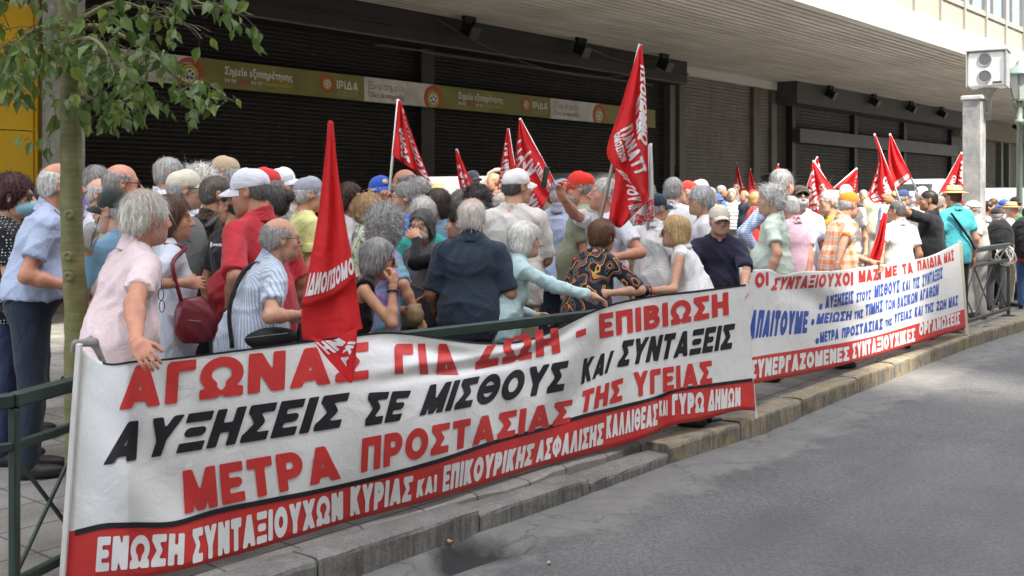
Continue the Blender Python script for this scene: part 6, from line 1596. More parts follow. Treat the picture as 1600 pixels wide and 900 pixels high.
    for i, (V, Q) in enumerate(parts):
        c = np.repeat(sk[None], len(V), 0) * (1 + .05 * lump(V, 22, seed + i) + .05 * lump(V, 90, seed + i + 5))[:, None] * (1 + np.array([.0, -.06, -.07]) * np.clip(lump(V, 35, seed + i + 7), 0, 1)[:, None])
        if i < nb and i > 0: c = c * np.array([.94, .91, .88])
        if i == nb:
            X, Y, Z = VH.T; hc = np.array(hair[1] if hair else (.2, .18, .16))
            lip = np.exp(-((X / .021) ** 4) - ((Z + .070) / .0085) ** 2) * (Y > .075); c = c * (1 - .45 * lip[:, None]) + np.array([.34, .10, .085]) * (.45 * lip[:, None])
            ch = np.exp(-(((np.abs(X) - .045) / .018) ** 2) - ((Z + .035) / .02) ** 2) * (Y > .03) + np.exp(-(X / .016) ** 2 - ((Z + .03) / .014) ** 2) * (Y > .095); c = c * (1 - .18 * ch[:, None]) + np.array([.50, .17, .12]) * (.18 * ch[:, None])
            br = (np.abs(np.abs(X) - .031) < .019) * np.exp(-((Z - .0235 + .10 * (np.abs(X) - .031) ** 2 * 100 * .1) / .0055) ** 2) * (Y > .07); c = c * (1 - .75 * br[:, None]) + hc * .6 * (.75 * br[:, None])
            ln = (np.abs(np.abs(X) - .031) < .017) * np.exp(-((Z - .0065) / .0028) ** 2) * (Y > .075); c = c * (1 - .6 * ln[:, None]) + np.array([.06, .035, .03]) * (.6 * ln[:, None])
            if sex == 'm':
                st = np.exp(-np.clip((Z + .045) / .02, 0, 9) ** 2) * (Y > .0); c = c * (1 - .16 * st[:, None]) + (hc * .5 + .08) * (.16 * st[:, None])
        VV.append(V); QQ.append(Q + n); CC.append(c); n += len(V)
    if lod < 3:
        for sx in (-1, 1):
            V, Q, Un = sphere_pts((sx * .031, .0800, -.002), .0138, 12, 8); c = np.where((Un[:, 1:2] > .80), np.array([[.035, .02, .012]]), np.array([[.55, .50, .46]]))
            up = (Un[:, 2] > .42) | (Un[:, 2] < -.6); c = np.where(up[:, None], sk[None] * .8, c); VV.append(V * hs @ Rh.T + Hc); QQ.append(Q + n); CC.append(c); n += len(V)
    body = link("person", mesh_from("person_body", np.concatenate(VV) * s, np.concatenate(QQ), [M_SKIN], None, np.clip(np.concatenate(CC), 0, 1)), None, tuple(base)); body.rotation_euler = (0, 0, -R_(face))
    tag(body, label, "person", group)
    def child(nm, V, F, mats, col=None, smooth=True):
        return link(nm, mesh_from(nm, np.asarray(V) * s, F, mats, None, col, smooth), body)
    # ---------------- upper garment
    sl = None
    if shirt:
        lo = np.array([-.36, -.5, hem - .02]); hi = np.array([.36, .6, 1.56])
        for sd in (-1, 1):
            S_, E, T, *_ = A[sd]; pts = [S_] + ([E] if sleeve in ('short', 'half') else [E, T] if sleeve == 'long' else [])
            for p in pts: lo = np.minimum(lo, p - .11); hi = np.maximum(hi, p + .11)
        f = Fd(lo, hi, q['shirt']); e = .014; trunk(f, e, .05)
        pass
        f.ell((0, .0 + belly * .4, .93), ((.172 if f_ else .168) * fw + .012 + belly * .4, .122 * fw + .014 + belly * .7, .34), k=.05)
        for sd in (-1, 1):
            S_, E, T, *_ = A[sd]; g = (1 + .6 * fat) * (.9 if f_ else 1.)
            if sleeve in ('short', 'half'):
                t = .66 if sleeve == 'short' else .95; cp = S_ + (E - S_) * t; dv = (E - S_) / np.linalg.norm(E - S_); f.cone(S_, S_ + (E - S_) * (t + .15), .062 * g, .064 * g, .030, cut=(cp, dv))
            elif sleeve == 'long':
                cp = E + (T - E) * .93; dv = (T - E) / np.linalg.norm(T - E); f.cone(S_, E, .062 * g, .055 * g, .03); f.cone(E, T, .054 * g, .040 * g, .02, cut=(cp, dv))
        nk = X2((0, -.02, 1.50)); f.cone(nk, X2((0, -.03, 1.62)), .066, .09, .012, 's'); f.cone(X2((0, .075, 1.475)), X2((0, .05, 1.56)), .032, .07, .015, 's')
        if open_neck: f.cone(X2((0, .115, 1.475)), X2((0, .135 + belly * .3, 1.475 - open_neck * 2.6)), .040, .006, .008, 's')
        if sleeve == 'tank':
            for sd in (-1, 1): f.ell(X2((sd * (sw + .035), -.01, 1.385)), (.072, .12, .095), R2, k=.015, op='s')
            f.ell(X2((0, .05, 1.47)), (.085, .10, .09), R2, k=.02, op='s'); f.ell(X2((0, -.10, 1.49)), (.075, .06, .07), R2, k=.02, op='s')
        if sleeve == 'none':
            for sd in (-1, 1): f.ell(X2((sd * (sw + .05), -.01, 1.37)), (.05, .12, .11), R2, k=.012, op='s')
        X, Y, Z = np.meshgrid(*f.ax, indexing='ij'); f.F = np.maximum(f.F, (hem + .01 * np.sin(8 * X + seed) - Z).astype(np.float32))
        V, Q = f.mesh(); N = vnormals(V, Q); amp = (.013 if lod == 0 else .012 if lod == 1 else .008); V = V + N * (np.clip(folds(V, seed) * .75 + folds(V * np.array([1, 1, .55]), seed + 9, 40.) * .22, -1, 1.2) * amp)[:, None]
        if collar and lod < 3:
            cf = Fd(X2((0, 0, 1.48)) - .15, X2((0, 0, 1.48)) + .15, q['head'] * 1.05); cf.cone(X2((0, -.028, 1.445)), X2((0, -.038, 1.518)), .092, .070, .005); cf.cone(X2((0, -.028, 1.41)), X2((0, -.038, 1.59)), .084, .052, .004, 's'); cf.cone(X2((0, .07, 1.48)), X2((0, .05, 1.60)), .030, .060, .006, 's')
            Xc = np.stack(np.meshgrid(*cf.ax, indexing='ij'), -1); loc = (Xc - c2) @ R2 + C2; cf.F = np.maximum(cf.F, (loc[..., 2] - (1.520 - .36 * (loc[..., 1] + .06))).astype(np.float32)); cf.F = np.maximum(cf.F, (1.448 - loc[..., 2]).astype(np.float32))
            Vc, Qc = cf.mesh(); Q = np.concatenate([Q, Qc + len(V)]); V = np.concatenate([V, Vc])
        child(kind, V, Q, [shirt if not isinstance(shirt, tuple) else cloth(*shirt)])
    # ---------------- legs
    lk, lc = legs[0], legs[1]; e = .012
    f = Fd((-.30, -.26, .03), (.30, .32 + belly, 1.12), q['leg']); f.ell((0, -.005, .95), ((.168 if f_ else .160) * fw + e, .113 * fw + e, .14), k=.04); f.ell((0, .008 + belly * .5, 1.02), (.15 * fw + belly * .5, .105 * fw + belly * .85, .10), k=.04)
    if lk == 'skirt' or dress: f.cone((0, 0, .95), (0, 0, .50), .15 * fw, .20, .05)
    else:
        zb = .10 if lk == 'trousers' else .48
        for sd in (-1, 1):
            f.cone((sd * .085, 0, .90), (sd * .095, .012, .50), .095 * fw, .074, .03)
            if lk == 'trousers': f.cone((sd * .095, .012, .50), (sd * .098, -.015, .08), .074, .060, .02)
        Z = f.ax[2][None, None, :]; f.F = np.maximum(f.F, (zb - .06 - Z)).astype(np.float32)
    Z = f.ax[2][None, None, :]; f.F = np.maximum(f.F, (Z - 1.06)).astype(np.float32)
    V, Q = f.mesh(); N = vnormals(V, Q); V = V + N * (np.clip(folds(V, seed + 3, 20), -1, 1.2) * .006)[:, None]; child(lk, V, Q, [cloth(lc, *legs[2:])])
    for sd in (-1, 1):
        sf = Fd((sd * .1 - .08, -.14, -.02), (sd * .1 + .08, .24, .16), .016 if lod < 2 else .03); sf.ell((sd * .105, .055, .035), (.046, .135, .045), k=.02); sf.ell((sd * .10, -.015, .06), (.040, .055, .06), k=.03); sf.F = np.maximum(sf.F, (.003 - sf.ax[2])[None, None, :]).astype(np.float32); V, Q = sf.mesh(); child("shoe", V, Q, [M_SHOE[shoes]])
    # ---------------- hair, cap, glasses, beard, mask
    HT = lambda V: np.asarray(V) * hs @ Rh.T + Hc
    if hair and hair[0] != 'none':
        hm = hair_mesh(hair[0], hair[1], lod, seed, hair[2] if len(hair) > 2 else 0., sk)
        if hm:
            V, Q, C = hm
            if cap:                       # flatten what sits under the cap
                m = V[:, 2] > .03; V = V.copy(); ctr = np.array([0, -.013, .036]); dd_ = V - ctr; lim = .93 / np.linalg.norm(dd_ / np.array([.089, .109, .094]) + 1e-9, axis=1); k = np.where(m, np.minimum(1, lim * .95), 1.); V = ctr + dd_ * k[:, None]
            child("hair", HT(V), Q, [M_HAIR], C)
    if cap:
        (V, F), vis = cap_mesh(cap[0], lod); m = cloth(tuple(cap[1]), None, (.8, .8, .8), 1.0)
        co = child("straw_hat" if cap[0] == 'straw' else "cap", HT(V), F, [m])
        if len(cap) > 3:
            mb = MB(); Rb_ = rx(R_(-62)); mb.lathe([(.021, -.002), (.021, .002), (.018, .0035)], (0, .083, .080), 20, 0, Rb_); mb.lathe([(.013, .003), (.012, .0045)], (0, .083, .080), 16, 1, Rb_); link("badge", mesh_from("badge", HT(np.concatenate(mb.V)) * s, mb.F, [cloth(cap[3]), cloth(cap[4])], mb.M), co)
        if vis is not None:
            vo = link("visor", mesh_from("visor", HT(vis[0]) * s, vis[1], [cloth(tuple(cap[2])) if len(cap) > 2 else m]), co)
        elif cap[0] == 'straw':
            mb = MB(); mb.lathe([(.0985, .078), (.0985, .096), (.090, .096)], (0, -.012, 0), 32); link("hat_band", mesh_from("hat_band", HT(np.concatenate(mb.V)) * s, mb.F, [cloth((.30, .22, .10))]), co)
    if gl and lod < 3:
        mb = glasses_mesh(gl, lod); me = mesh_from("glasses", HT(np.concatenate(mb.V)) * s, mb.F, [M_GFR, M_SLENS], mb.M); link("sunglasses" if gl == 'sun' else "glasses", me, body)
    if beard:
        f = Fd((-.10, -.03, -.16), (.10, .14, -.01), q['head']); bc = beard[1]
        if beard[0] == 'full':
            f.ell((0, .034, -.070), (.068, .078, .062), k=.02); X, Y, Z = np.meshgrid(*f.ax, indexing='ij'); f.F = np.maximum(f.F, (Z + .040 + .25 * (.05 - np.abs(X)))).astype(np.float32); f.F = np.maximum(f.F, -Y - .0).astype(np.float32); f.ell((0, .115, -.069), (.024, .03, .009), k=.005, op='s')
        f.cone((-.030, .094, -.060), (0, .108, -.052), .007, .009, .006); f.cone((.030, .094, -.060), (0, .108, -.052), .007, .009, .006)
        V, Q = f.mesh()
        if len(V): V = V + vnormals(V, Q) * (lump(V, 170, seed, 6) * .004)[:, None]; child("beard" if beard[0] == 'full' else "moustache", HT(V), Q, [M_HAIR], np.clip(np.array(bc)[None] * (1 + .2 * lump(V, 150, 4))[:, None], 0, 1))
    if mask:
        f = Fd((-.10, -.03, -.16), (.10, .15, .02), q['head']); f.ell((0, .042, -.058), (.066, .078, .058), k=.01); f.ell((0, .095, -.045), (.03, .03, .03), k=.02); X, Y, Z = np.meshgrid(*f.ax, indexing='ij'); f.F = np.maximum(f.F, -(Y - .02)).astype(np.float32); f.F = np.maximum(f.F, Z + .022).astype(np.float32); V, Q = f.mesh(); mo = child("face_mask", HT(V), Q, [cloth(mask if isinstance(mask, tuple) else (.30, .52, .58))])
        mb = MB()
        for sx in (-1, 1): mb.tube([(sx * .06, .05, -.04), (sx * .082, -.005, -.01), (sx * .086, -.02, .01)], .0015, 5)
        link("ear_loop", mesh_from("ear_loop", HT(np.concatenate(mb.V)) * s, mb.F, [cloth((.7, .7, .7))]), mo)
    info = dict(base=base, s=s, Rw=Rw, A=A, X1=X1, X2=X2, Hc=Hc, Rh=Rh, obj=body, l2w=lambda p: base + Rw @ (np.array(p, float) * s)); ALLP[label] = info
    if s < .86 or s > 1.13: print("SCALE %.2f" % s, label)
    return info
# ------------------------------------------------------------------ the crowd, front row first
NAVY, BLACK, WHITE, KHAKI, JEANS = (.022, .032, .062), (.012, .012, .014), (.74, .74, .74), (.30, .25, .18), (.035, .055, .10)
GREYC, BEIGE, BROWNC, LBLUE = (.16, .16, .165), (.48, .42, .33), (.075, .055, .04), (.42, .52, .68)
Pn = person
pink = Pn("white haired man in pale pink shirt gripping the left end of the near banner", 225, 296, 5.0, 52, 40, lean=12, belly=.035, fat=.09, hs=1.10, hair=('fluffy', (.74, .70, .62), .45), skin='r', shirt=((.78, .62, .62),), legs=('trousers', KHAKI), shoes=2, hem=.84,
     R={'to': ('px', 212, 549, 4.37), 'hint': (.3, -1, -.2), 'dir': (.75, .35, -.6), 'palm': (-.79, .62, -.5), 'curl': .45}, L={'to': ('loc', -.24, .16, .95)}, curl=(.7, .7), armR=1.12)
stripe = Pn("bald man with grey fringe in blue striped shirt holding the limp flag's pole", 436, 340, 5.55, 62, 64, lean=16, stoop=8, belly=.06, fat=.05, hs=1.03, hair=('bald', (.34, .33, .32)), gl='clear', shirt=((.62, .68, .76), 'stripe', (.34, .43, .60), 1.0), legs=('trousers', (.03, .03, .035)), hem=.90,
     R={'to': ('px', 474, 492, 5.38), 'hint': (.8, -.3, -.8), 'curl': .9}, L={'to': ('px', 500, 500, 5.5)}, skin='a', curl=(.9, .9))
tank = Pn("grey bobbed woman in black tank top and sunglasses resting chin on her hand", 592, 374, 5.95, 78, 82, sex='f', lean=24, stoop=10, belly=.03, fat=.02, hs=1.04, hair=('bob', (.26, .255, .25)), gl='sun', shirt=(BLACK,), kind='tank_top', sleeve='tank', collar=False, legs=('trousers', BLACK), skin='b', pitch=-4,
     R={'to': ('px', 614, 446, 5.80), 'hint': (.5, .2, -1.), 'dir': (-.2, .25, .9), 'palm': (-.5, -.5, .2), 'curl': .7}, L={'to': ('loc', -.12, .36, .95)})
tie = Pn("curly grey haired woman in purple tie-dye top seen from behind", 603, 321, 6.7, 50, 35, sex='f', lean=8, fat=.06, hs=1.05, hair=('curly', (.36, .355, .345)), shirt=((.3, .2, .4), 'tie'), kind='tunic', sleeve='half', collar=False, legs=('skirt', (.05, .05, .05), 'print', (.35, .33, .3)), skin='b', open_neck=.02,
     R={'to': ('px', 655, 500, 6.35), 'hint': (.8, -.2, -.6), 'curl': .6}, L='bent')
navyb = Pn("stocky man in dark navy polo with his back to the camera leaning on the rail", 737, 311, 6.78, 3, 12, lean=4, stoop=8, fat=.17, belly=.03, hs=1.03, hair=('fluffy', (.66, .62, .56), .8), skin='r', shirt=((.025, .036, .055),), kind='polo_shirt', hem=.80, legs=('trousers', (.03, .035, .05)), sleeve='half',
     L={'to': ('loc', -.27, .24, 1.0), 'hint': (-.35, -.6, -1)}, R={'to': ('loc', .27, .24, 1.02), 'hint': (.35, -.6, -1)})
aqua = Pn("elderly white haired woman in pale aqua jacket stretching her arm along the rail", 818, 347, 6.85, 66, 74, sex='f', lean=14, stoop=14, fat=.05, hs=1.04, hair=('wave', (.72, .71, .66)), skin='d', shirt=((.44, .60, .60),), kind='jacket', sleeve='long', hem=.70, legs=('trousers', (.2, .2, .22)),
     R={'to': ('px', 936, 466, 6.72), 'hint': (.5, -.6, -.8), 'curl': .35, 'palm': (0, .2, -1), 'dir': (-.1, .9, -.4)}, L={'to': ('loc', -.12, .38, 1.0)})
swirl = Pn("brown haired woman in black top with colourful swirls leaning on the banner", 940, 343, 7.35, 38, 40, sex='f', lean=20, stoop=8, fat=.12, hs=1.03, hair=('pix', (.13, .062, .028)), skin='a', shirt=((.012, .013, .02), 'swirl'), kind='blouse', sleeve='half', collar=False, hem=.80, legs=('trousers', BLACK),
     R={'to': ('px', 950, 458, 7.12), 'hint': (1, .3, -.8)}, L={'to': ('px', 905, 470, 7.15), 'hint': (-1, .3, -.5)})
blond = Pn("blond woman in white sleeveless blouse and sunglasses leaning on the banner", 1056, 337, 7.75, 292, 285, sex='f', lean=16, stoop=8, fat=.05, hs=1.03, hair=('bob', (.52, .34, .16)), gl='sun', skin='a', shirt=((.72, .71, .70),), kind='blouse', sleeve='none', hem=.84, legs=('trousers', (.1, .1, .12)),
     L={'to': ('px', 1003, 455, 7.45), 'hint': (-.6, -.2, -1), 'dir': (0, 1, -.1), 'curl': .5}, R={'to': ('loc', .1, .40, 1.02)})
polo = Pn("man in cream cap and dark navy polo facing the camera over the banner end", 1124, 320, 8.2, 182, 178, lean=12, stoop=4, fat=.14, belly=.05, hs=1.04, hair=('crop', (.20, .19, .18)), cap=('cap', (.66, .60, .50)), gl='clear', skin='a', shirt=((.022, .022, .045),), kind='polo_shirt', sleeve='half', hem=.86, legs=('trousers', (.3, .3, .32)), open_neck=.05,
     L={'to': ('px', 1163, 452, 7.85), 'hint': (-1, -.1, -.6), 'dir': (0, .1, -1), 'curl': .5, 'palm': (.6, .5, 0)}, R={'to': ('px', 1092, 452, 7.9), 'hint': (1, -.2, -.6)})
mint = Pn("mustached man with white curly hair in pale mint shirt looking left", 1206, 287, 9.35, 292, 275, fat=.10, belly=.06, hair=('curly_m', (.60, .585, .55)), beard=('moustache', (.62, .60, .56)), skin='a', shirt=((.60, .70, .60),), hem=.82, legs=('trousers', KHAKI), L={'to': ('px', 1200, 440, 9.0), 'hint': (-.6, -.8, 0)}, hs=1.08)
tall = Pn("tall man with messy grey hair in blue checked shirt looking right", 1221, 264, 10.2, 150, 62, fat=.06, hs=1.05, hair=('fluffy', (.36, .35, .34)), skin='r', shirt=((.55, .62, .74), 'check', (.20, .28, .50), 1.4), sleeve='long', legs=('trousers', JEANS), R='hip', hem=.84)
Pn("bearded man in dark flat cap and sunglasses tilting his face up", 1248, 289, 10.3, 185, 180, pitch=18, gl='sun', cap=('flat', (.07, .05, .035)), hair=('crop', GREY), beard=('full', (.35, .34, .33)), shirt=((.56, .66, .80),), legs=('trousers', JEANS), hs=1.05, open_neck=.06)
Pn("man in pink shirt half hidden behind the mint shirted man", 1236, 306, 9.85, 330, 345, lean=4, fat=.12, belly=.05, hair=('crop', LGREY), skin='r', shirt=((.68, .46, .55),), R={'to': ('px', 1262, 442, 9.6), 'hint': (1, -.4, 0)}, legs=('trousers', (.15, .15, .16)))
Pn("grey haired man in glasses and mustard collar beside the orange plaid shirt", 1296, 296, 10.5, 250, 262, gl='clear', hair=('short', (.48, .47, .45)), skin='a', shirt=((.36, .32, .03),), legs=('trousers', BEIGE), hs=1.05)
plaid = Pn("man in orange cap and orange plaid shirt holding the second banner's top", 1329, 299, 9.95, 78, 66, lean=9, stoop=8, pitch=-12, fat=.06, belly=.05, hs=1.05, hair=('crop', (.42, .41, .40)), cap=('cap', (.80, .20, .02), (.03, .03, .05)), skin='a', shirt=((.82, .68, .56), 'plaid', (.80, .26, .05), .9), legs=('trousers', BEIGE), hem=.80,
     R={'to': ('px', 1306, 422, 9.42), 'hint': (.6, -.9, 0), 'dir': (0, .3, -.9), 'curl': .6}, L={'to': ('px', 1362, 410, 9.95), 'hint': (-.6, -.8, -.3), 'dir': (.1, .6, -.7), 'curl': .6})
Pn("dark balding man in crisp white shirt behind the banner, head turned left", 1402, 314, 10.85, 345, 310, fat=.10, hair=('crop', (.11, .105, .10)), gl='clear', skin='b', shirt=((.76, .75, .74),), legs=('trousers', (.1, .1, .12)), L={'to': ('px', 1376, 425, 10.5), 'hint': (-1, -.3, 0)})
big = Pn("large man in black tee raising his watch arm beside the tall red flag", 1452, 297, 11.45, 305, 282, fat=.22, belly=.06, hair=('crop', DARK_H), skin='c', shirt=(BLACK,), kind='tshirt', sleeve='half', legs=('trousers', BLACK), L={'to': ('px', 1388, 312, 11.1), 'hint': (-.2, .2, -1)}, hem=.78)
straw = Pn("man in straw hat and turquoise shirt seen from behind with a black strap", 1491, 292, 12.0, 350, 340, fat=.07, cap=('straw', (.60, .42, .20)), hair=('crop', BROWN_H), shirt=((.08, .45, .50),), legs=('trousers', BLACK), hem=.82)
Pn("man in pale flat cap, mask and grey shirt facing left by the right railing", 1521, 312, 13.1, 282, 280, lean=6, stoop=6, fat=.06, cap=('flat', (.62, .58, .50)), hair=('short', LGREY), gl='clear', mask=(.6, .6, .6), shirt=((.50, .47, .43),), legs=('trousers', (.4, .38, .34)), R='down', L={'to': ('px', 1503, 395, 12.9)})
mintp = Pn("person in mint shirt carrying a black backpack behind the right railing", 1556, 324, 14.0, 10, 20, fat=.05, cap=('cap', (.02, .02, .025)), hair=('crop', GREY), shirt=((.50, .70, .60),), legs=('trousers', (.08, .08, .09)))
redr = Pn("person in red top and blue jeans with black backpack at the right edge", 1606, 322, 14.2, 30, 60, fat=.06, hair=('short', DARK_H), shirt=((.62, .05, .03),), kind='tshirt', legs=('trousers', (.05, .11, .24)), hem=.80)
# ---- left block
maskw = Pn("woman with short dark red hair, sunglasses and pale blue mask at far left", 20, 272, 6.6, 80, 84, sex='f', hair=('pix', (.050, .012, .016)), gl='sun', mask=True, shirt=((.012, .012, .014), 'dots', (.6, .6, .6), 1.3), kind='blouse', collar=False, open_neck=.04, legs=('trousers', (.03, .04, .09)), R='bent', hs=1.05)
Pn("dark haired person mostly hidden between the masked woman and tall bald man", 52, 292, 7.3, 60, 80, sex='f', hair=('bob', DARK_H), shirt=((.05, .05, .05),), legs=('trousers', NAVY))
blueman = Pn("tall bald man in light blue shirt and jeans standing behind the tree trunk", 92, 254, 6.35, 70, 66, lean=8, stoop=12, fat=.13, belly=.06, hs=1.05, hair=('bald', (.58, .56, .52)), skin='r', shirt=((.40, .47, .62),), hem=.985, legs=('trousers', (.025, .035, .055)), sleeve='short', R={'to': ('loc', .23, .24, 1.05), 'hint': (.3, -1, -.3), 'dir': (-.5, 1, 0)}, L='bent')
drink = Pn("mustached man in dark green cap and denim shirt drinking through a straw", 181, 294, 5.75, 300, 284, lean=3, fat=.08, belly=.03, hs=1.03, cap=('cap', (.022, .030, .026)), hair=('crop', GREY), gl='clear', beard=('moustache', (.20, .19, .18)), skin='a', shirt=((.20, .36, .50),), legs=('trousers', JEANS), R={'to': ('px', 138, 392, 5.55), 'hint': (.5, -.3, -1)}, L='bent')
Pn("bald man in yellow shirt with sunglasses on, behind the green cap", 188, 256, 7.3, 55, 62, fat=.10, hs=1.05, hair=('bald', (.30, .28, .26)), gl='sun', skin='r', shirt=((.62, .47, .16),), legs=('trousers', BEIGE))
Pn("grey haired man in purple shirt behind the tree trunk", 150, 257, 8.6, 70, 85, hair=('short', (.25, .24, .235)), skin='b', shirt=((.14, .08, .32),), legs=('trousers', JEANS))
Pn("short bald old man with glasses peeking behind the yellow shirt", 157, 278, 8.0, 80, 95, hair=('bald', LGREY), gl='clear', shirt=((.5, .5, .52),), legs=('trousers', GREYC))
Pn("grey haired man in white shirt looking right in front of the dark shutter", 263, 245, 8.5, 65, 70, fat=.05, hair=('short', (.40, .39, .37)), skin='a', shirt=((.66, .68, .74),), legs=('trousers', NAVY))
Pn("man in cream cap and sunglasses in a white shirt facing right", 287, 264, 7.2, 62, 68, fat=.06, cap=('cap', (.62, .57, .46)), hair=('short', (.45, .44, .42)), gl='sun', shirt=((.74, .74, .77),), legs=('trousers', BEIGE), hs=1.05)
bagw = Pn("woman with brown hair in white tee carrying a burgundy shoulder bag", 266, 306, 5.75, 58, 74, sex='f', fat=.03, hair=('bobs', (.11, .055, .035)), skin='b', shirt=((.64, .67, .74),), kind='tshirt', collar=False, legs=('trousers', (.02, .03, .06)), hem=.80, R={'to': ('px', 292, 442, 5.55), 'hint': (.7, -.5, -.6)}, L='bent', hs=1.02)
Pn("man with wild white hair in a checked shirt facing away", 313, 259, 8.4, 40, 30, hair=('curly', (.66, .64, .60)), shirt=((.66, .68, .72), 'window', (.20, .25, .42), .9), legs=('trousers', JEANS))
Pn("mustached man in tan cap with round badge looking left", 352, 243, 8.9, 275, 270, cap=('cap', (.46, .36, .24), (.46, .36, .24), (.10, .16, .20), (.6, .6, .55)), hair=('short', LGREY), beard=('moustache', LGREY), shirt=((.28, .38, .52),), legs=('trousers', KHAKI))
packm = Pn("balding bearded man in brown tee wearing a grey backpack", 336, 275, 7.0, 34, 58, fat=.06, hair=('crop', (.10, .085, .07)), beard=('full', (.22, .21, .20)), skin='c', shirt=((.065, .042, .03),), kind='tshirt', legs=('trousers', BLACK))
blackt = Pn("man in black tee with small white chest print and grey shorts", 368, 292, 6.6, 40, 300, fat=.10, hair=('crop', DARK_H), skin='c', shirt=(BLACK,), kind='tshirt', collar=False, legs=('shorts', (.36, .35, .36)), hem=.80)
redm = Pn("big man in red tee and white cap looking down to the left", 385, 262, 6.05, 300, 276, lean=2, belly=.10, fat=.16, hs=1.05, cap=('cap', (.70, .71, .78)), hair=('crop', (.13, .125, .12)), pitch=-12, skin='b', shirt=((.50, .035, .05),), kind='tshirt', sleeve='half', legs=('trousers', (.3, .3, .31)), hem=.76, L={'to': ('px', 358, 496, 5.8), 'hint': (-.6, -.7, -.3)})
Pn("man in red cap and glasses facing left behind the white cap", 416, 261, 8.2, 280, 272, cap=('cap', (.62, .04, .05)), hair=('short', GREY), gl='clear', skin='r', shirt=((.5, .5, .55),), legs=('trousers', JEANS))
Pn("person in white cap facing right beside the red cap", 440, 261, 8.8, 80, 95, cap=('cap', (.70, .71, .76)), hair=('short', LGREY), shirt=((.55, .52, .45),), legs=('trousers', BEIGE))
Pn("woman with dark grey bun and orange hair tie in front of the yellow tee", 428, 291, 7.3, 285, 278, sex='f', hair=('bun', (.05, .046, .044)), gl='clear', skin='c', shirt=((.35, .33, .3),), legs=('trousers', BLACK))
Pn("man in grey cap and pale yellow tee facing right beside the limp flag", 482, 275, 7.75, 60, 68, fat=.05, belly=.04, cap=('cap', (.30, .31, .36)), hair=('short', (.52, .50, .47)), skin='r', shirt=((.68, .66, .28),), kind='tshirt', collar=False, legs=('trousers', (.06, .09, .16)), hs=1.03, hem=.80)
Pn("dark haired woman in sunglasses and white top behind the limp flag", 545, 286, 9.0, 120, 105, sex='f', hair=('bob', (.05, .025, .02)), gl='sun', shirt=((.6, .6, .6),), kind='tshirt', collar=False, legs=('trousers', JEANS))
Pn("short blond woman in sunglasses and green leafy blouse", 577, 303, 7.9, 75, 95, sex='f', fat=.04, hair=('pix', (.36, .22, .10)), gl='sun', shirt=((.5, .5, .5), 'leafy'), kind='blouse', legs=('trousers', BEIGE), hs=1.06)
Pn("white bearded man in blue cap holding up a white flag pole", 594, 274, 8.95, 120, 150, fat=.07, cap=('cap', (.03, .09, .42), (.03, .09, .42), (.55, .45, .10), (.5, .5, .5)), hair=('short', WHITE_H), gl='clear', beard=('full', (.58, .57, .55)), skin='b', shirt=((.10, .09, .085), 'check', (.25, .22, .2)), legs=('trousers', JEANS), L={'to': ('px', 608, 318, 8.75), 'hint': (-.5, -.3, -1), 'curl': .95}, hs=1.05)
Pn("man in bright blue polo and glasses facing left", 635, 282, 8.4, 268, 266, fat=.06, hair=('short', (.24, .235, .23)), gl='clear', skin='b', shirt=((.03, .16, .58),), kind='polo_shirt', legs=('trousers', BEIGE), hs=1.06)
Pn("balding dark man above the blue polo, face turned left", 633, 264, 9.5, 285, 275, hair=('bald', DGREY), skin='c', shirt=((.35, .35, .4),), legs=('trousers', NAVY))
Pn("grey curly haired person right of the blue polo", 653, 278, 9.2, 40, 50, hair=('curly_m', GREY), shirt=((.22, .24, .24),), legs=('trousers', NAVY))
Pn("light grey haired woman in green top seen from behind the masked woman", 661, 309, 7.9, 10, 350, sex='f', hair=('pix', (.50, .49, .46)), shirt=((.03, .34, .27),), kind='blouse', collar=False, legs=('trousers', BLACK), hs=1.06)
mw2 = Pn("woman in glasses and white face mask holding a sheet of paper", 660, 327, 7.25, 215, 200, sex='f', lean=2, hair=('bobs', (.10, .095, .09)), gl='clear', mask=(.50, .47, .40), shirt=((.085, .09, .105),), kind='tshirt', collar=False, legs=('trousers', BLACK), L={'to': ('px', 672, 420, 7.0), 'hint': (-.8, -.2, -.8)}, R='bent', hs=1.03)
Pn("person in black jacket reaching an arm left behind the navy polo man", 722, 322, 7.0, 290, 290, hair=('short', DARK_H), shirt=(BLACK,), kind='jacket', sleeve='long', legs=('trousers', BLACK), L={'to': ('px', 652, 371, 7.05), 'hint': (-.6, -.5, -.6), 'dir': (0, 1, .15)}, R='bent')
Pn("dark haired woman in denim vest behind the masked woman", 684, 296, 8.9, 200, 240, sex='f', hair=('long', (.05, .035, .03)), skin='b', shirt=((.16, .26, .36),), kind='jacket', legs=('trousers', JEANS))
Pn("person with dark curly hair in front of the small narrow flag", 746, 290, 8.9, 20, 10, sex='f', hair=('curly', (.045, .038, .036)), shirt=((.6, .58, .56),), collar=False, legs=('trousers', BLACK))
Pn("grey haired person beside the dark curls, seen from behind", 722, 296, 9.6, 10, 20, hair=('curly_m', (.17, .165, .16)), shirt=((.28, .30, .26),), legs=('trousers', BLACK))
wt = Pn("man in white tee and white cap with his back to the camera", 806, 263, 7.95, 18, 52, fat=.12, belly=.03, hs=1.03, cap=('cap', (.72, .72, .70)), hair=('crop', (.10, .09, .08)), skin='a', shirt=((.66, .62, .57),), kind='tshirt', collar=False, sleeve='half', legs=('trousers', KHAKI), hem=.80, R='bent', L='bent')
Pn("person in pale blue shirt and faded blue cap behind the white tee man", 877, 279, 9.3, 20, 60, fat=.16, cap=('cap', (.22, .32, .50)), hair=('short', WHITE_H), shirt=((.42, .50, .68),), legs=('trousers', NAVY), hem=.80)
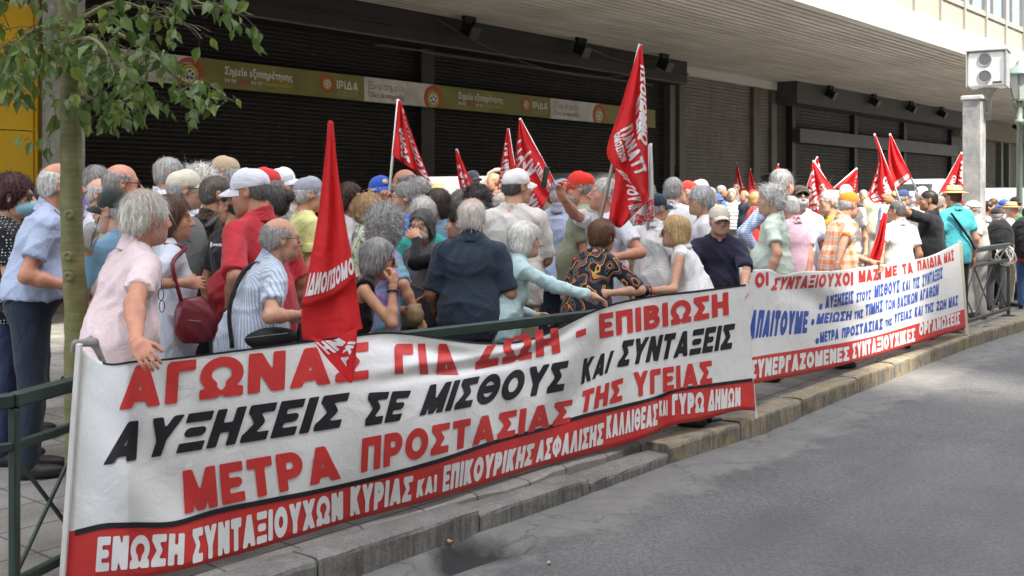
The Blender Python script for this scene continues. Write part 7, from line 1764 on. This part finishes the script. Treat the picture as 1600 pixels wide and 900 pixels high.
sage = Pn("grey bearded man in red cap, glasses and sage polo facing left", 908, 267, 8.55, 282, 275, fat=.12, belly=.05, hs=1.03, cap=('cap', (.66, .035, .02)), hair=('short', (.26, .25, .24)), gl='clear', beard=('full', (.38, .37, .35)), skin='r', shirt=((.27, .29, .19),), kind='polo_shirt', legs=('trousers', KHAKI), hem=.82)
phone = Pn("man in white polo lifting a phone and gripping the tallest flag's pole", 950, 277, 8.25, 235, 262, fat=.10, belly=.03, hs=1.03, pitch=8, hair=('short', (.50, .49, .46)), skin='r', shirt=((.70, .72, .77),), kind='polo_shirt', legs=('trousers', BEIGE), hem=.80, R={'to': ('px', 866, 296, 7.85), 'hint': (.2, .2, -1), 'dir': (.1, .1, .9), 'curl': .7}, L={'to': ('px', 962, 402, 7.75), 'hint': (-.9, -.1, -.8), 'curl': .9})
Pn("man in dark navy cap and white shirt seen from behind", 1025, 302, 9.0, 30, 60, fat=.08, cap=('cap', (.018, .035, .055)), hair=('crop', (.34, .33, .32)), skin='r', shirt=((.72, .71, .72),), legs=('trousers', BLACK), hem=.90, hs=1.05)
Pn("silver haired man in glasses and white tee looking left", 1097, 289, 9.15, 275, 265, fat=.10, hair=('fluffy', (.46, .46, .46)), gl='clear', skin='b', shirt=((.70, .70, .71),), kind='tshirt', collar=False, legs=('trousers', KHAKI), hs=1.06)
Pn("grey haired man in white shirt turned away behind the silver haired man", 1052, 276, 10.3, 20, 30, fat=.06, hair=('short', (.32, .315, .31)), shirt=((.74, .74, .75),), legs=('trousers', BEIGE), hs=1.06)
Pn("person in red cap behind the silver haired man", 1077, 282, 11.6, 300, 290, cap=('cap', (.62, .04, .03)), hair=('short', LGREY), shirt=((.6, .58, .56),), legs=('trousers', BEIGE))
Pn("person in cream cap right of the red cap in the sun", 1094, 280, 12.4, 40, 70, cap=('cap', (.70, .64, .50)), hair=('short', LGREY), shirt=((.72, .72, .72),), legs=('trousers', BEIGE))
Pn("man with lowered face in white sunhat behind the straw hat", 1440, 291, 14.0, 60, 70, cap=('cap', (.74, .74, .76)), hair=('short', LGREY), shirt=((.70, .70, .70),), legs=('trousers', BEIGE))
Pn("person in dark blue cap behind the flag pole and white sunhat", 1411, 296, 15.0, 60, 75, cap=('cap', (.05, .07, .16)), hair=('short', GREY), shirt=((.2, .25, .35),), legs=('trousers', BEIGE))
Pn("grey haired man in blue shirt between the black tee and straw hat", 1467, 304, 12.9, 50, 60, hair=('short', (.30, .25, .21)), shirt=((.06, .25, .60),), legs=('trousers', BEIGE))
Pn("white haired person in front of the slanting red flag on the right", 1284, 287, 13.2, 250, 280, hair=('curly_m', WHITE_H), shirt=((.75, .74, .73),), legs=('trousers', BEIGE))
Pn("person in white hat just left of the orange cap", 1322, 288, 13.0, 200, 210, cap=('cap', (.75, .75, .75)), hair=('short', LGREY), shirt=((.74, .74, .72),), legs=('trousers', BEIGE))
Pn("grey haired person in white tee and dark trousers standing in the sunlit gap", 1349, 296, 19.0, 170, 180, hair=('short', GREY), shirt=((.75, .75, .74),), kind='tshirt', legs=('trousers', (.10, .10, .11)))
Pn("person in pale yellow shirt standing in the sunlit gap", 1371, 283, 18.0, 190, 200, hair=('short', LGREY), shirt=((.74, .70, .50),), legs=('trousers', (.5, .46, .38)))
Pn("person in white tee with grey hoops before the brown shutter", 1143, 295, 22., 175, 190, sex='f', hair=('bob', LGREY), shirt=((.75, .75, .74), 'hoop', (.25, .25, .25), 1.), kind='tshirt', legs=('trousers', (.16, .17, .19)))
Pn("bald person in dark navy tee beside the hooped tee", 1163, 297, 21., 250, 240, hair=('bald', GREY), skin='c', shirt=((.03, .035, .05),), kind='tshirt', legs=('trousers', BLACK))
Pn("dark haired man in blue shirt left of the hooped tee", 1127, 289, 21., 90, 100, hair=('short', GREY), skin='c', shirt=((.05, .16, .42),), legs=('trousers', JEANS))
Pn("tanned person behind the hooped tee in the canopy's shade", 1150, 287, 25., 200, 220, hair=('short', DGREY), skin='c', shirt=((.2, .2, .2),), legs=('trousers', BLACK))
Pn("person in dark cap standing against the shutter under the small flag", 738, 266, 15., 120, 140, cap=('cap', (.02, .02, .03)), hair=('short', DARK_H), skin='c', shirt=((.05, .22, .24),), legs=('trousers', BLACK))
Pn("bald man in the canopy's shade left of the slim red flag", 772, 270, 14.5, 250, 240, hair=('bald', DGREY), skin='c', shirt=((.08, .08, .08),), legs=('trousers', BLACK))
Pn("person in straw hat far back beside the pickup's rack", 682, 289, 13.2, 30, 40, cap=('straw', (.42, .28, .12)), hair=('short', BROWN_H), shirt=((.3, .28, .25),), legs=('trousers', BLACK))

# ---- the rest of the crowd, farther back and between
SHC = [("white", (.74, .74, .73)), ("cream", (.70, .64, .50)), ("pale blue", (.45, .55, .70)), ("grey", (.28, .28, .29)), ("black", (.016, .016, .018)), ("navy", (.03, .04, .09)), ("red", (.58, .04, .04)), ("teal", (.04, .30, .32)), ("pink", (.70, .42, .48)), ("olive", (.16, .16, .07)), ("yellow", (.70, .58, .15)), ("orange", (.72, .26, .05)), ("green", (.06, .26, .09)), ("brown", (.10, .06, .04))]
HWC = [("white cap", ('cap', (.74, .74, .74))), ("red cap", ('cap', (.62, .04, .04))), ("blue cap", ('cap', (.05, .12, .42))), ("black cap", ('cap', (.02, .02, .02))), ("beige cap", ('cap', (.55, .47, .34))), ("pink cap", ('cap', (.70, .35, .42))), ("straw hat", ('straw', (.55, .38, .17)))]
HRC = [("grey hair", ('short', GREY)), ("white hair", ('short', WHITE_H)), ("dark hair", ('short', DARK_H)), ("curly grey hair", ('curly_m', GREY)), ("bald head", ('bald', LGREY)), ("brown hair", ('short', BROWN_H)), ("blond hair", ('bob', BLOND_H)), ("fluffy white hair", ('fluffy', WHITE_H))]
rf = np.random.default_rng(21); used = set()
def filler(px, top, d, where, bright):
    for _ in range(60):
        sn, sc = SHC[rf.integers(0, 6 if (bright and rf.random() < .6) else len(SHC))]
        if rf.random() < (.5 if bright else .3): hn, cp = HWC[rf.integers(0, len(HWC))]; hr = ('short', LGREY)
        else: hn, hr = HRC[rf.integers(0, len(HRC))]; cp = None
        lb = "person with %s and %s top %s" % (hn, sn, where) if cp is None else "person in %s and %s top %s" % (hn, sn, where)
        if lb not in used: break
    used.add(lb); Pn(lb, px, top, d, rf.uniform(0, 360), hair=hr, cap=cp, shirt=(sc,), collar=bool(rf.random() < .6), legs=('trousers', [JEANS, BLACK, BEIGE, GREYC][rf.integers(0, 4)]), skin='abcdr'[rf.integers(0, 5)], fat=rf.uniform(-.03, .15), belly=rf.uniform(.0, .06), L=['down', 'bent', 'fold', 'hip'][rf.integers(0, 4)], R=['down', 'bent', 'back', 'down'][rf.integers(0, 4)], sex='f' if rf.random() < .3 else 'm')
for px, top, d in ((120, 296, 9.4), (222, 300, 9.6), (326, 308, 9.6), (462, 312, 9.3), (524, 312, 9.6)): filler(px, top, d, "deep in the left crowd before dark shutters", False)
for px, top, d in ((700, 306, 10.5), (768, 300, 10.4), (786, 300, 11.2), (838, 296, 10.5), (858, 290, 11.2), (898, 296, 11.0), (932, 296, 10.4), (975, 292, 10.6), (1000, 296, 11.0), (1018, 300, 11.8)): filler(px, top, d, "deep in the middle crowd below the flags", False)
for px, top, d in ((1045, 292, 13.5), (1066, 294, 14.5), (1085, 298, 13.0), (1110, 292, 15.), (1120, 302, 17.), (1180, 300, 16.5), (1192, 303, 20.), (1177, 296, 23.)): filler(px, top, d, "far back before the brown shutters", True)
for px, top, d in ((1262, 300, 15.), (1276, 304, 17.5), (1305, 300, 15.), (1312, 303, 18.), (1337, 305, 22.), (1362, 303, 23.), (1384, 300, 17.), (1396, 304, 20.), (1424, 303, 17.), (1430, 307, 21.), (1455, 302, 18.), (1476, 306, 17.)): filler(px, top - 4, d, "far back left of the column", True)
for px, top, d in ((1500, 308, 17.), (1513, 306, 19.), (1528, 302, 15.5), (1540, 310, 18.5), (1547, 306, 21.), (1552, 314, 16.2), (1562, 308, 23.), (1570, 316, 15.2), (1577, 310, 19.), (1586, 312, 16.), (1592, 306, 22.), (1599, 314, 18.), (1580, 322, 14.6), (1544, 318, 14.8), (1612, 308, 20.), (1625, 312, 17.)): filler(px, top - 5, d, "far back right of the column", True)

# ------------------------------------------------------------------ things carried and worn as loads
def sdf_thing(name, field, mats, label, cat, c, smooth=True):
    V, Q = field.mesh(); o = link(name, mesh_from(name, V - np.array(c), Q, mats)); o.location = c; return tag(o, label, cat)
def backpack(info, label, col, w=.16, h=.24, dep=.10, zc=1.20):
    X2 = info['X2']; c = info['l2w'](X2((0, -.22, zc)))
    Rw = info['Rw']; th = empty("backpack", c); tag(th, label, "backpack"); m = cloth(col, None, (.8, .8, .8), 1.7); m2 = cloth(tuple(q * .6 for q in col), None, (.8, .8, .8), 1.7)
    def part(nm, f, mm):
        V, Q = f.mesh(); V = V + vnormals(V, Q) * (folds(V, 5, 30) * .006)[:, None]; o = link(nm, mesh_from(nm, V @ Rw.T, Q, [mm]), th); return o
    mz = plain("black_zip_tape", (.015, .015, .016), .5)
    f = Fd((-.24, -.2, -.34), (.24, .14, .34), .014); f.ell((0, 0, 0), (w * 1.05, dep * 1.05, h * 1.08), k=.03); f.cone((0, .0, -h * .55), (0, .0, h * .55), dep * 1.1, dep * .95, .05); f.F = np.maximum(f.F, (np.abs(f.ax[2]) - h)[None, None, :]).astype(np.float32); part("pack", f, m)
    f = Fd((-.2, -.26, -.30), (.2, .1, .1), .014); f.ell((0, -.075, -.10), (w * .78, .055, h * .45), k=.02); part("front_pocket", f, cloth(tuple(q * .75 for q in col), None, (.8, .8, .8), 1.7))
    for zz, hw in ((h * .62, w * .95), (-.10 + h * .36, w * .62)):
        mb = MB(); mb.tube([Rw @ np.array(p) for p in spline([(-hw, -dep * (.75 if zz > 0 else 1.05), zz - .05), (0, -dep * (1.0 if zz > 0 else 1.28), zz), (hw, -dep * (.75 if zz > 0 else 1.05), zz - .05)], 12)], .005, 5); mb.build("zip", [mz], th, True)
    for sd in (-1, 1):
        mb = MB(); P = [X2((sd * .10, -.15, 1.40)), X2((sd * .105, -.05, 1.478)), X2((sd * .115, .05, 1.462)), X2((sd * .125, .128, 1.36)), X2((sd * .14, .12, 1.22)), X2((sd * .17, .0, 1.08)), X2((sd * .13, -.13, 1.04))]
        mb.tube([info['l2w'](p) - c for p in spline(P, 18)], .016, 6); mb.build("strap", [m2], th, True)
backpack(packm, "large grey backpack on the brown tee man", (.13, .135, .13), .18, .27, .12)
backpack(mintp, "black backpack on the mint shirted person by the right railing", (.02, .02, .022), .17, .25, .11)
backpack(redr, "black backpack on the red topped person at the right edge", (.022, .02, .022), .19, .27, .13)
def strap(info, pts, r, label, col, name="bag_strap", cat="strap"):
    mb = MB(); mb.tube([info['l2w'](info['X2'](p)) for p in spline(pts, 20)], r, 6); c = info['l2w'](info['X2'](pts[0])); o = mb.build(name, [cloth(col)], None, True, tuple(c)); tag(o, label, cat); return o
# burgundy shoulder bag: body, flap, strap
c = W(303, 497, 5.55); th = empty("shoulder_bag", c); tag(th, "burgundy leather shoulder bag hanging beside the white tee woman", "handbag")
M_BURG = plain("burgundy_leather", (.16, .012, .022), .38, 0, .12, 8., .15, .5)
f = Fd((-.13, -.09, -.16), (.13, .09, .14), .011); f.ell((0, 0, -.03), (.105, .055, .125), k=.02); f.ell((0, 0, .03), (.085, .045, .10), k=.03); f.F = np.maximum(f.F, (np.abs(f.ax[2] + .01) - .115)[None, None, :]).astype(np.float32); V, Q = f.mesh(); V = V + vnormals(V, Q) * (folds(V, 8, 34) * .006)[:, None]
link("bag_body", mesh_from("bag_body", V @ rz(.5).T @ ry(-.12).T, Q, [M_BURG]), th)
sp = [bagw['l2w'](p) - c for p in (bagw['X2']((.10, -.06, 1.475)), bagw['X2']((.13, .05, 1.46)))] + [np.array([-.09, -.06, .28]), np.array([-.055, -.03, .09])]
mb = MB(); mb.tube(spline(sp, 16), .011, 6); mb.build("strap", [M_BURG], th, True)
mb = MB(); mb.bar((-.04, -.062, .0), (.05, -.055, -.01), .004, .004); mb.build("zip", [plain("steel_zip", (.4, .4, .4), .3, .8)], th)
strap(straw, [(-.13, -.13, 1.42), (-.05, -.15, 1.30), (.08, -.15, 1.12), (.19, -.10, .98)], .014, "thin black strap across the turquoise shirt", BLACK)
strap(blueman, [(.04, -.06, 1.50), (.09, .0, 1.475), (.07, .10, 1.40), (-.05, .16, 1.22)], .014, "brown patterned strap over the tall bald man's shoulder", (.10, .07, .04), "camera_strap")
strap(stripe, [(-.09, -.06, 1.47), (-.02, -.15, 1.36), (.10, -.17, 1.15), (.19, -.09, .95)], .012, "black strap hanging across the striped shirt's back", BLACK)
# waist pouch on the striped man
c = W(421, 529, 5.33); th = empty("waist_bag", c); tag(th, "black waist pouch at the striped shirt man's hip above the banner", "pouch"); f = Fd((-.16, -.08, -.08), (.16, .08, .08), .012); f.ell((0, 0, 0), (.14, .05, .055), k=.02); V, Q = f.mesh(); link("pouch", mesh_from("pouch", V @ ry(-.12).T, Q, [plain("black_nylon", (.012, .012, .013), .5)]), th)
mb = MB(); mb.bar((-.10, -.052, .01), (.10, -.052, .034), .003, .004); mb.build("zip", [plain("steel_zip", (.4, .4, .4), .3, .8)], th)
# phone in the raised hand
c = W(852, 277, 7.80); Rp = rz(R_(-28)) @ ry(R_(12)); th = empty("phone", c); tag(th, "black phone held up in front of the large slanting flag", "phone")
mb = MB(); mb.box((0, 0, 0), (.010, .075, .155), Rp, 0, .004); mb.build("phone_body", [plain("black_phone_case", (.02, .022, .02), .4)], th)
mb = MB(); mb.box(Rp @ np.array([-.0058, 0, 0]), (.001, .068, .146), Rp); mb.build("screen", [plain("dark_phone_glass", (.03, .035, .035), .08, 0, .05, 1., 0, .7)], th)
# sheet of paper, iced drink, black glove, sunglasses on the shirt, bun tie, badge, small golden bag
c = W(663, 433, 6.98); mb = MB(); Rp = rz(.4) @ rx(.5) @ ry(.5); mb.add([Rp @ np.array(p) + c for p in ((-.06, 0, -.09), (.06, .006, -.085), (.065, -.004, .085), (0, .012, .09), (-.06, 0, .085))], [(0, 1, 2, 3, 4)]); o = mb.build("paper_sheet", [plain("white_paper", (.72, .72, .72), .8)], None, False, tuple(c)); o.modifiers.new("t", 'SOLIDIFY').thickness = .001; tag(o, "folded white paper in the masked woman's hand", "paper")
c = W(140, 374, 5.5); th = empty("iced_drink", c); tag(th, "clear plastic cup with black straw held up to the mustached man", "drink"); mb = MB(); mb.lathe([(.030, -.06), (.040, .04), (.043, .045), (.043, .052), (.036, .07), (.02, .085), (.0, .088)], (0, 0, 0), 24, 0, ry(.3)); mt = plain("clear_cup_plastic", (.75, .76, .76), .08, 0, .02, 1., 0, .5); mt.node_tree.nodes["Principled BSDF"].inputs["Transmission Weight"].default_value = .75; mb.build("cup", [mt], th, True)
mb = MB(); mb.tube([(-.0, 0, -.03), (.05, 0, .115)], .0035, 8); mb.build("straw", [plain("black_straw", (.015, .015, .015), .4)], th, True)
c = W(357, 503, 5.72); o = sdf_thing("black_glove", Fd(c - .12, c + .12, .010).ell(c, (.045, .04, .075), k=.02).ell(c + np.array([.02, 0, -.06]), (.03, .03, .045), k=.02).ell(c + np.array([-.03, 0, -.03]), (.018, .02, .05), k=.02), [plain("black_knit", (.012, .012, .013), .8)], "black glove held at the red tee man's side", "glove", c)
c = W(252, 458, 4.72); mb = MB()
for k in (0, 1):
    P = [np.array([.012 * math.cos(a) + .004 * k, -.004, -.026 * math.sin(a) - .005 - .052 * k]) for a in np.linspace(0, 2 * math.pi, 14)]; mb.tube(P, .0022, 5, 0, False)
mb.tube([(0, 0, .02), (.004, -.012, .05), (.0, .01, .07)], .002, 5); V = np.concatenate(mb.V); mb.V = [V + c]; o = mb.build("hanging_glasses", [M_GFR], None, True, tuple(c)); tag(o, "dark folded spectacles hooked on the pale pink shirt front", "glasses")
c = W(648, 492, 6.28); o = sdf_thing("small_bag", Fd(c - .10, c + .10, .009).ell(c, (.055, .04, .055), k=.02).ell(c + np.array([0, 0, -.03]), (.045, .045, .035), k=.02).cone(c + np.array([-.03, 0, .05]), c + np.array([.03, 0, .055]), .012, .012, .02), [plain("bronze_leather", (.20, .14, .07), .45, .2, .2, 20., .3)], "small bronze pouch in the tie-dye woman's hand by the rail", "pouch", c)
def ring_on(info, sd, t, r, w, label, mat, name, cat):
    S_, E, T, fd, pn, cl = info['A'][sd]; p = E + (T - E) * t; d = (T - E) / np.linalg.norm(T - E); R = np.array(Vector(d).to_track_quat('Z', 'Y').to_matrix()); mb = MB(); mb.lathe([(r, -w), (r + .006, -w * .7), (r + .006, w * .7), (r, w), (r - .006, w), (r - .006, -w)], (0, 0, 0), 20, 0, R)
    V = np.concatenate(mb.V) * info['s'] @ info['Rw'].T; c = info['l2w'](p); mb.V = [V + c]; o = mb.build(name, [mat], None, True, tuple(c)); tag(o, label, cat)
ring_on(blond, -1, .86, .036, .016, "thick black bracelet on the blond woman's wrist", plain("black_beads", (.012, .012, .012), .4), "bracelet", "bracelet")
ring_on(blond, -1, .72, .036, .006, "thin red bracelet next to the thick black bracelet", plain("red_thread", (.4, .03, .04), .7), "bracelet", "bracelet")
ring_on(tank, 1, .84, .034, .005, "thin dark bracelet on the chin-resting woman's wrist", plain("dark_beads", (.05, .04, .03), .4), "bracelet", "bracelet")
ring_on(big, -1, .86, .040, .016, "steel watch on the big black tee man's raised wrist", plain("steel_watch", (.5, .5, .48), .3, .7), "wrist_watch", "watch")

# small white disc and illegible line of print on the black tee's back
def back_print(info, x0, x1, z):
    X2 = info['X2']; m = plain("white_tee_print", (.7, .7, .7), .7); mr = plain("red_tee_print", (.5, .04, .05), .7); mb = MB(); root = info['obj']; s = info['s']
    def pt(x, zz): return X2((x, -.150 + 1.6 * x * x, zz)) * s
    n = 14
    V = [pt(x0, z)] + [pt(x0 + .018 * math.cos(a), z + .018 * math.sin(a)) for a in np.linspace(0, 2 * math.pi, n, endpoint=False)]; mb.add(V, [(0, 1 + k, 1 + (k + 1) % n) for k in range(n)])
    xs = np.linspace(x0 + .028, x1, 12); r = np.random.default_rng(2)
    for k, (a, b) in enumerate(zip(xs[:-1], xs[1:])):
        h = .009 + .004 * r.random(); mb.add([pt(a, z - .008), pt(b - .003, z - .008), pt(b - .003, z + h - .004), pt(a, z + h - .004)], [(0, 1, 2, 3)], 1 if k == 6 else 0)
    link("shirt_print", mesh_from("shirt_print", np.concatenate(mb.V), mb.F, [m, mr], mb.M, smooth=False), root)
back_print(blackt, -.07, .13, 1.37)
# grey rag knotted round the corner of the rail and the banner stick
c = W(138, 540, 4.50); f = Fd(c - .16, c + .16, .008)
f.cone(c + np.array([-.05, 0, .010]), c + np.array([.02, .01, .012]), .017, .02, .01).cone(c + np.array([.02, .01, .012]), c + np.array([.055, .02, -.075]), .018, .014, .01).cone(c + np.array([-.05, -.01, .01]), c + np.array([-.06, -.01, -.02]), .016, .012, .01).cone(c + np.array([-.02, .02, .01]), c + np.array([.0, .03, .03]), .018, .012, .01)
V, Q = f.mesh(); V = V + vnormals(V, Q) * (folds(V, 3, 120) * .004)[:, None]; o = link("tied_rag", mesh_from("tied_rag", V - c, Q, [cloth((.24, .225, .20))])); o.location = c; tag(o, "grey rag knotted at the upper left corner of the near banner", "rag")
# big white letters on the board over the yellow shopfront
lb_o = 15.985; s0_, s1_ = S(2, lb_o), S(42, lb_o)
V, Fc, _ = text_mesh("ΙΚΙ", .09, .55, 18); z0_ = wall_z(20, 9, lb_o)
adopt(yf, link("lettering", mesh_from("lettering", np.array([WL(s0_ + (s1_ - s0_) * u, lb_o, z0_ + .42 * v) for u, v in V]), Fc, [M_SW], smooth=False)))
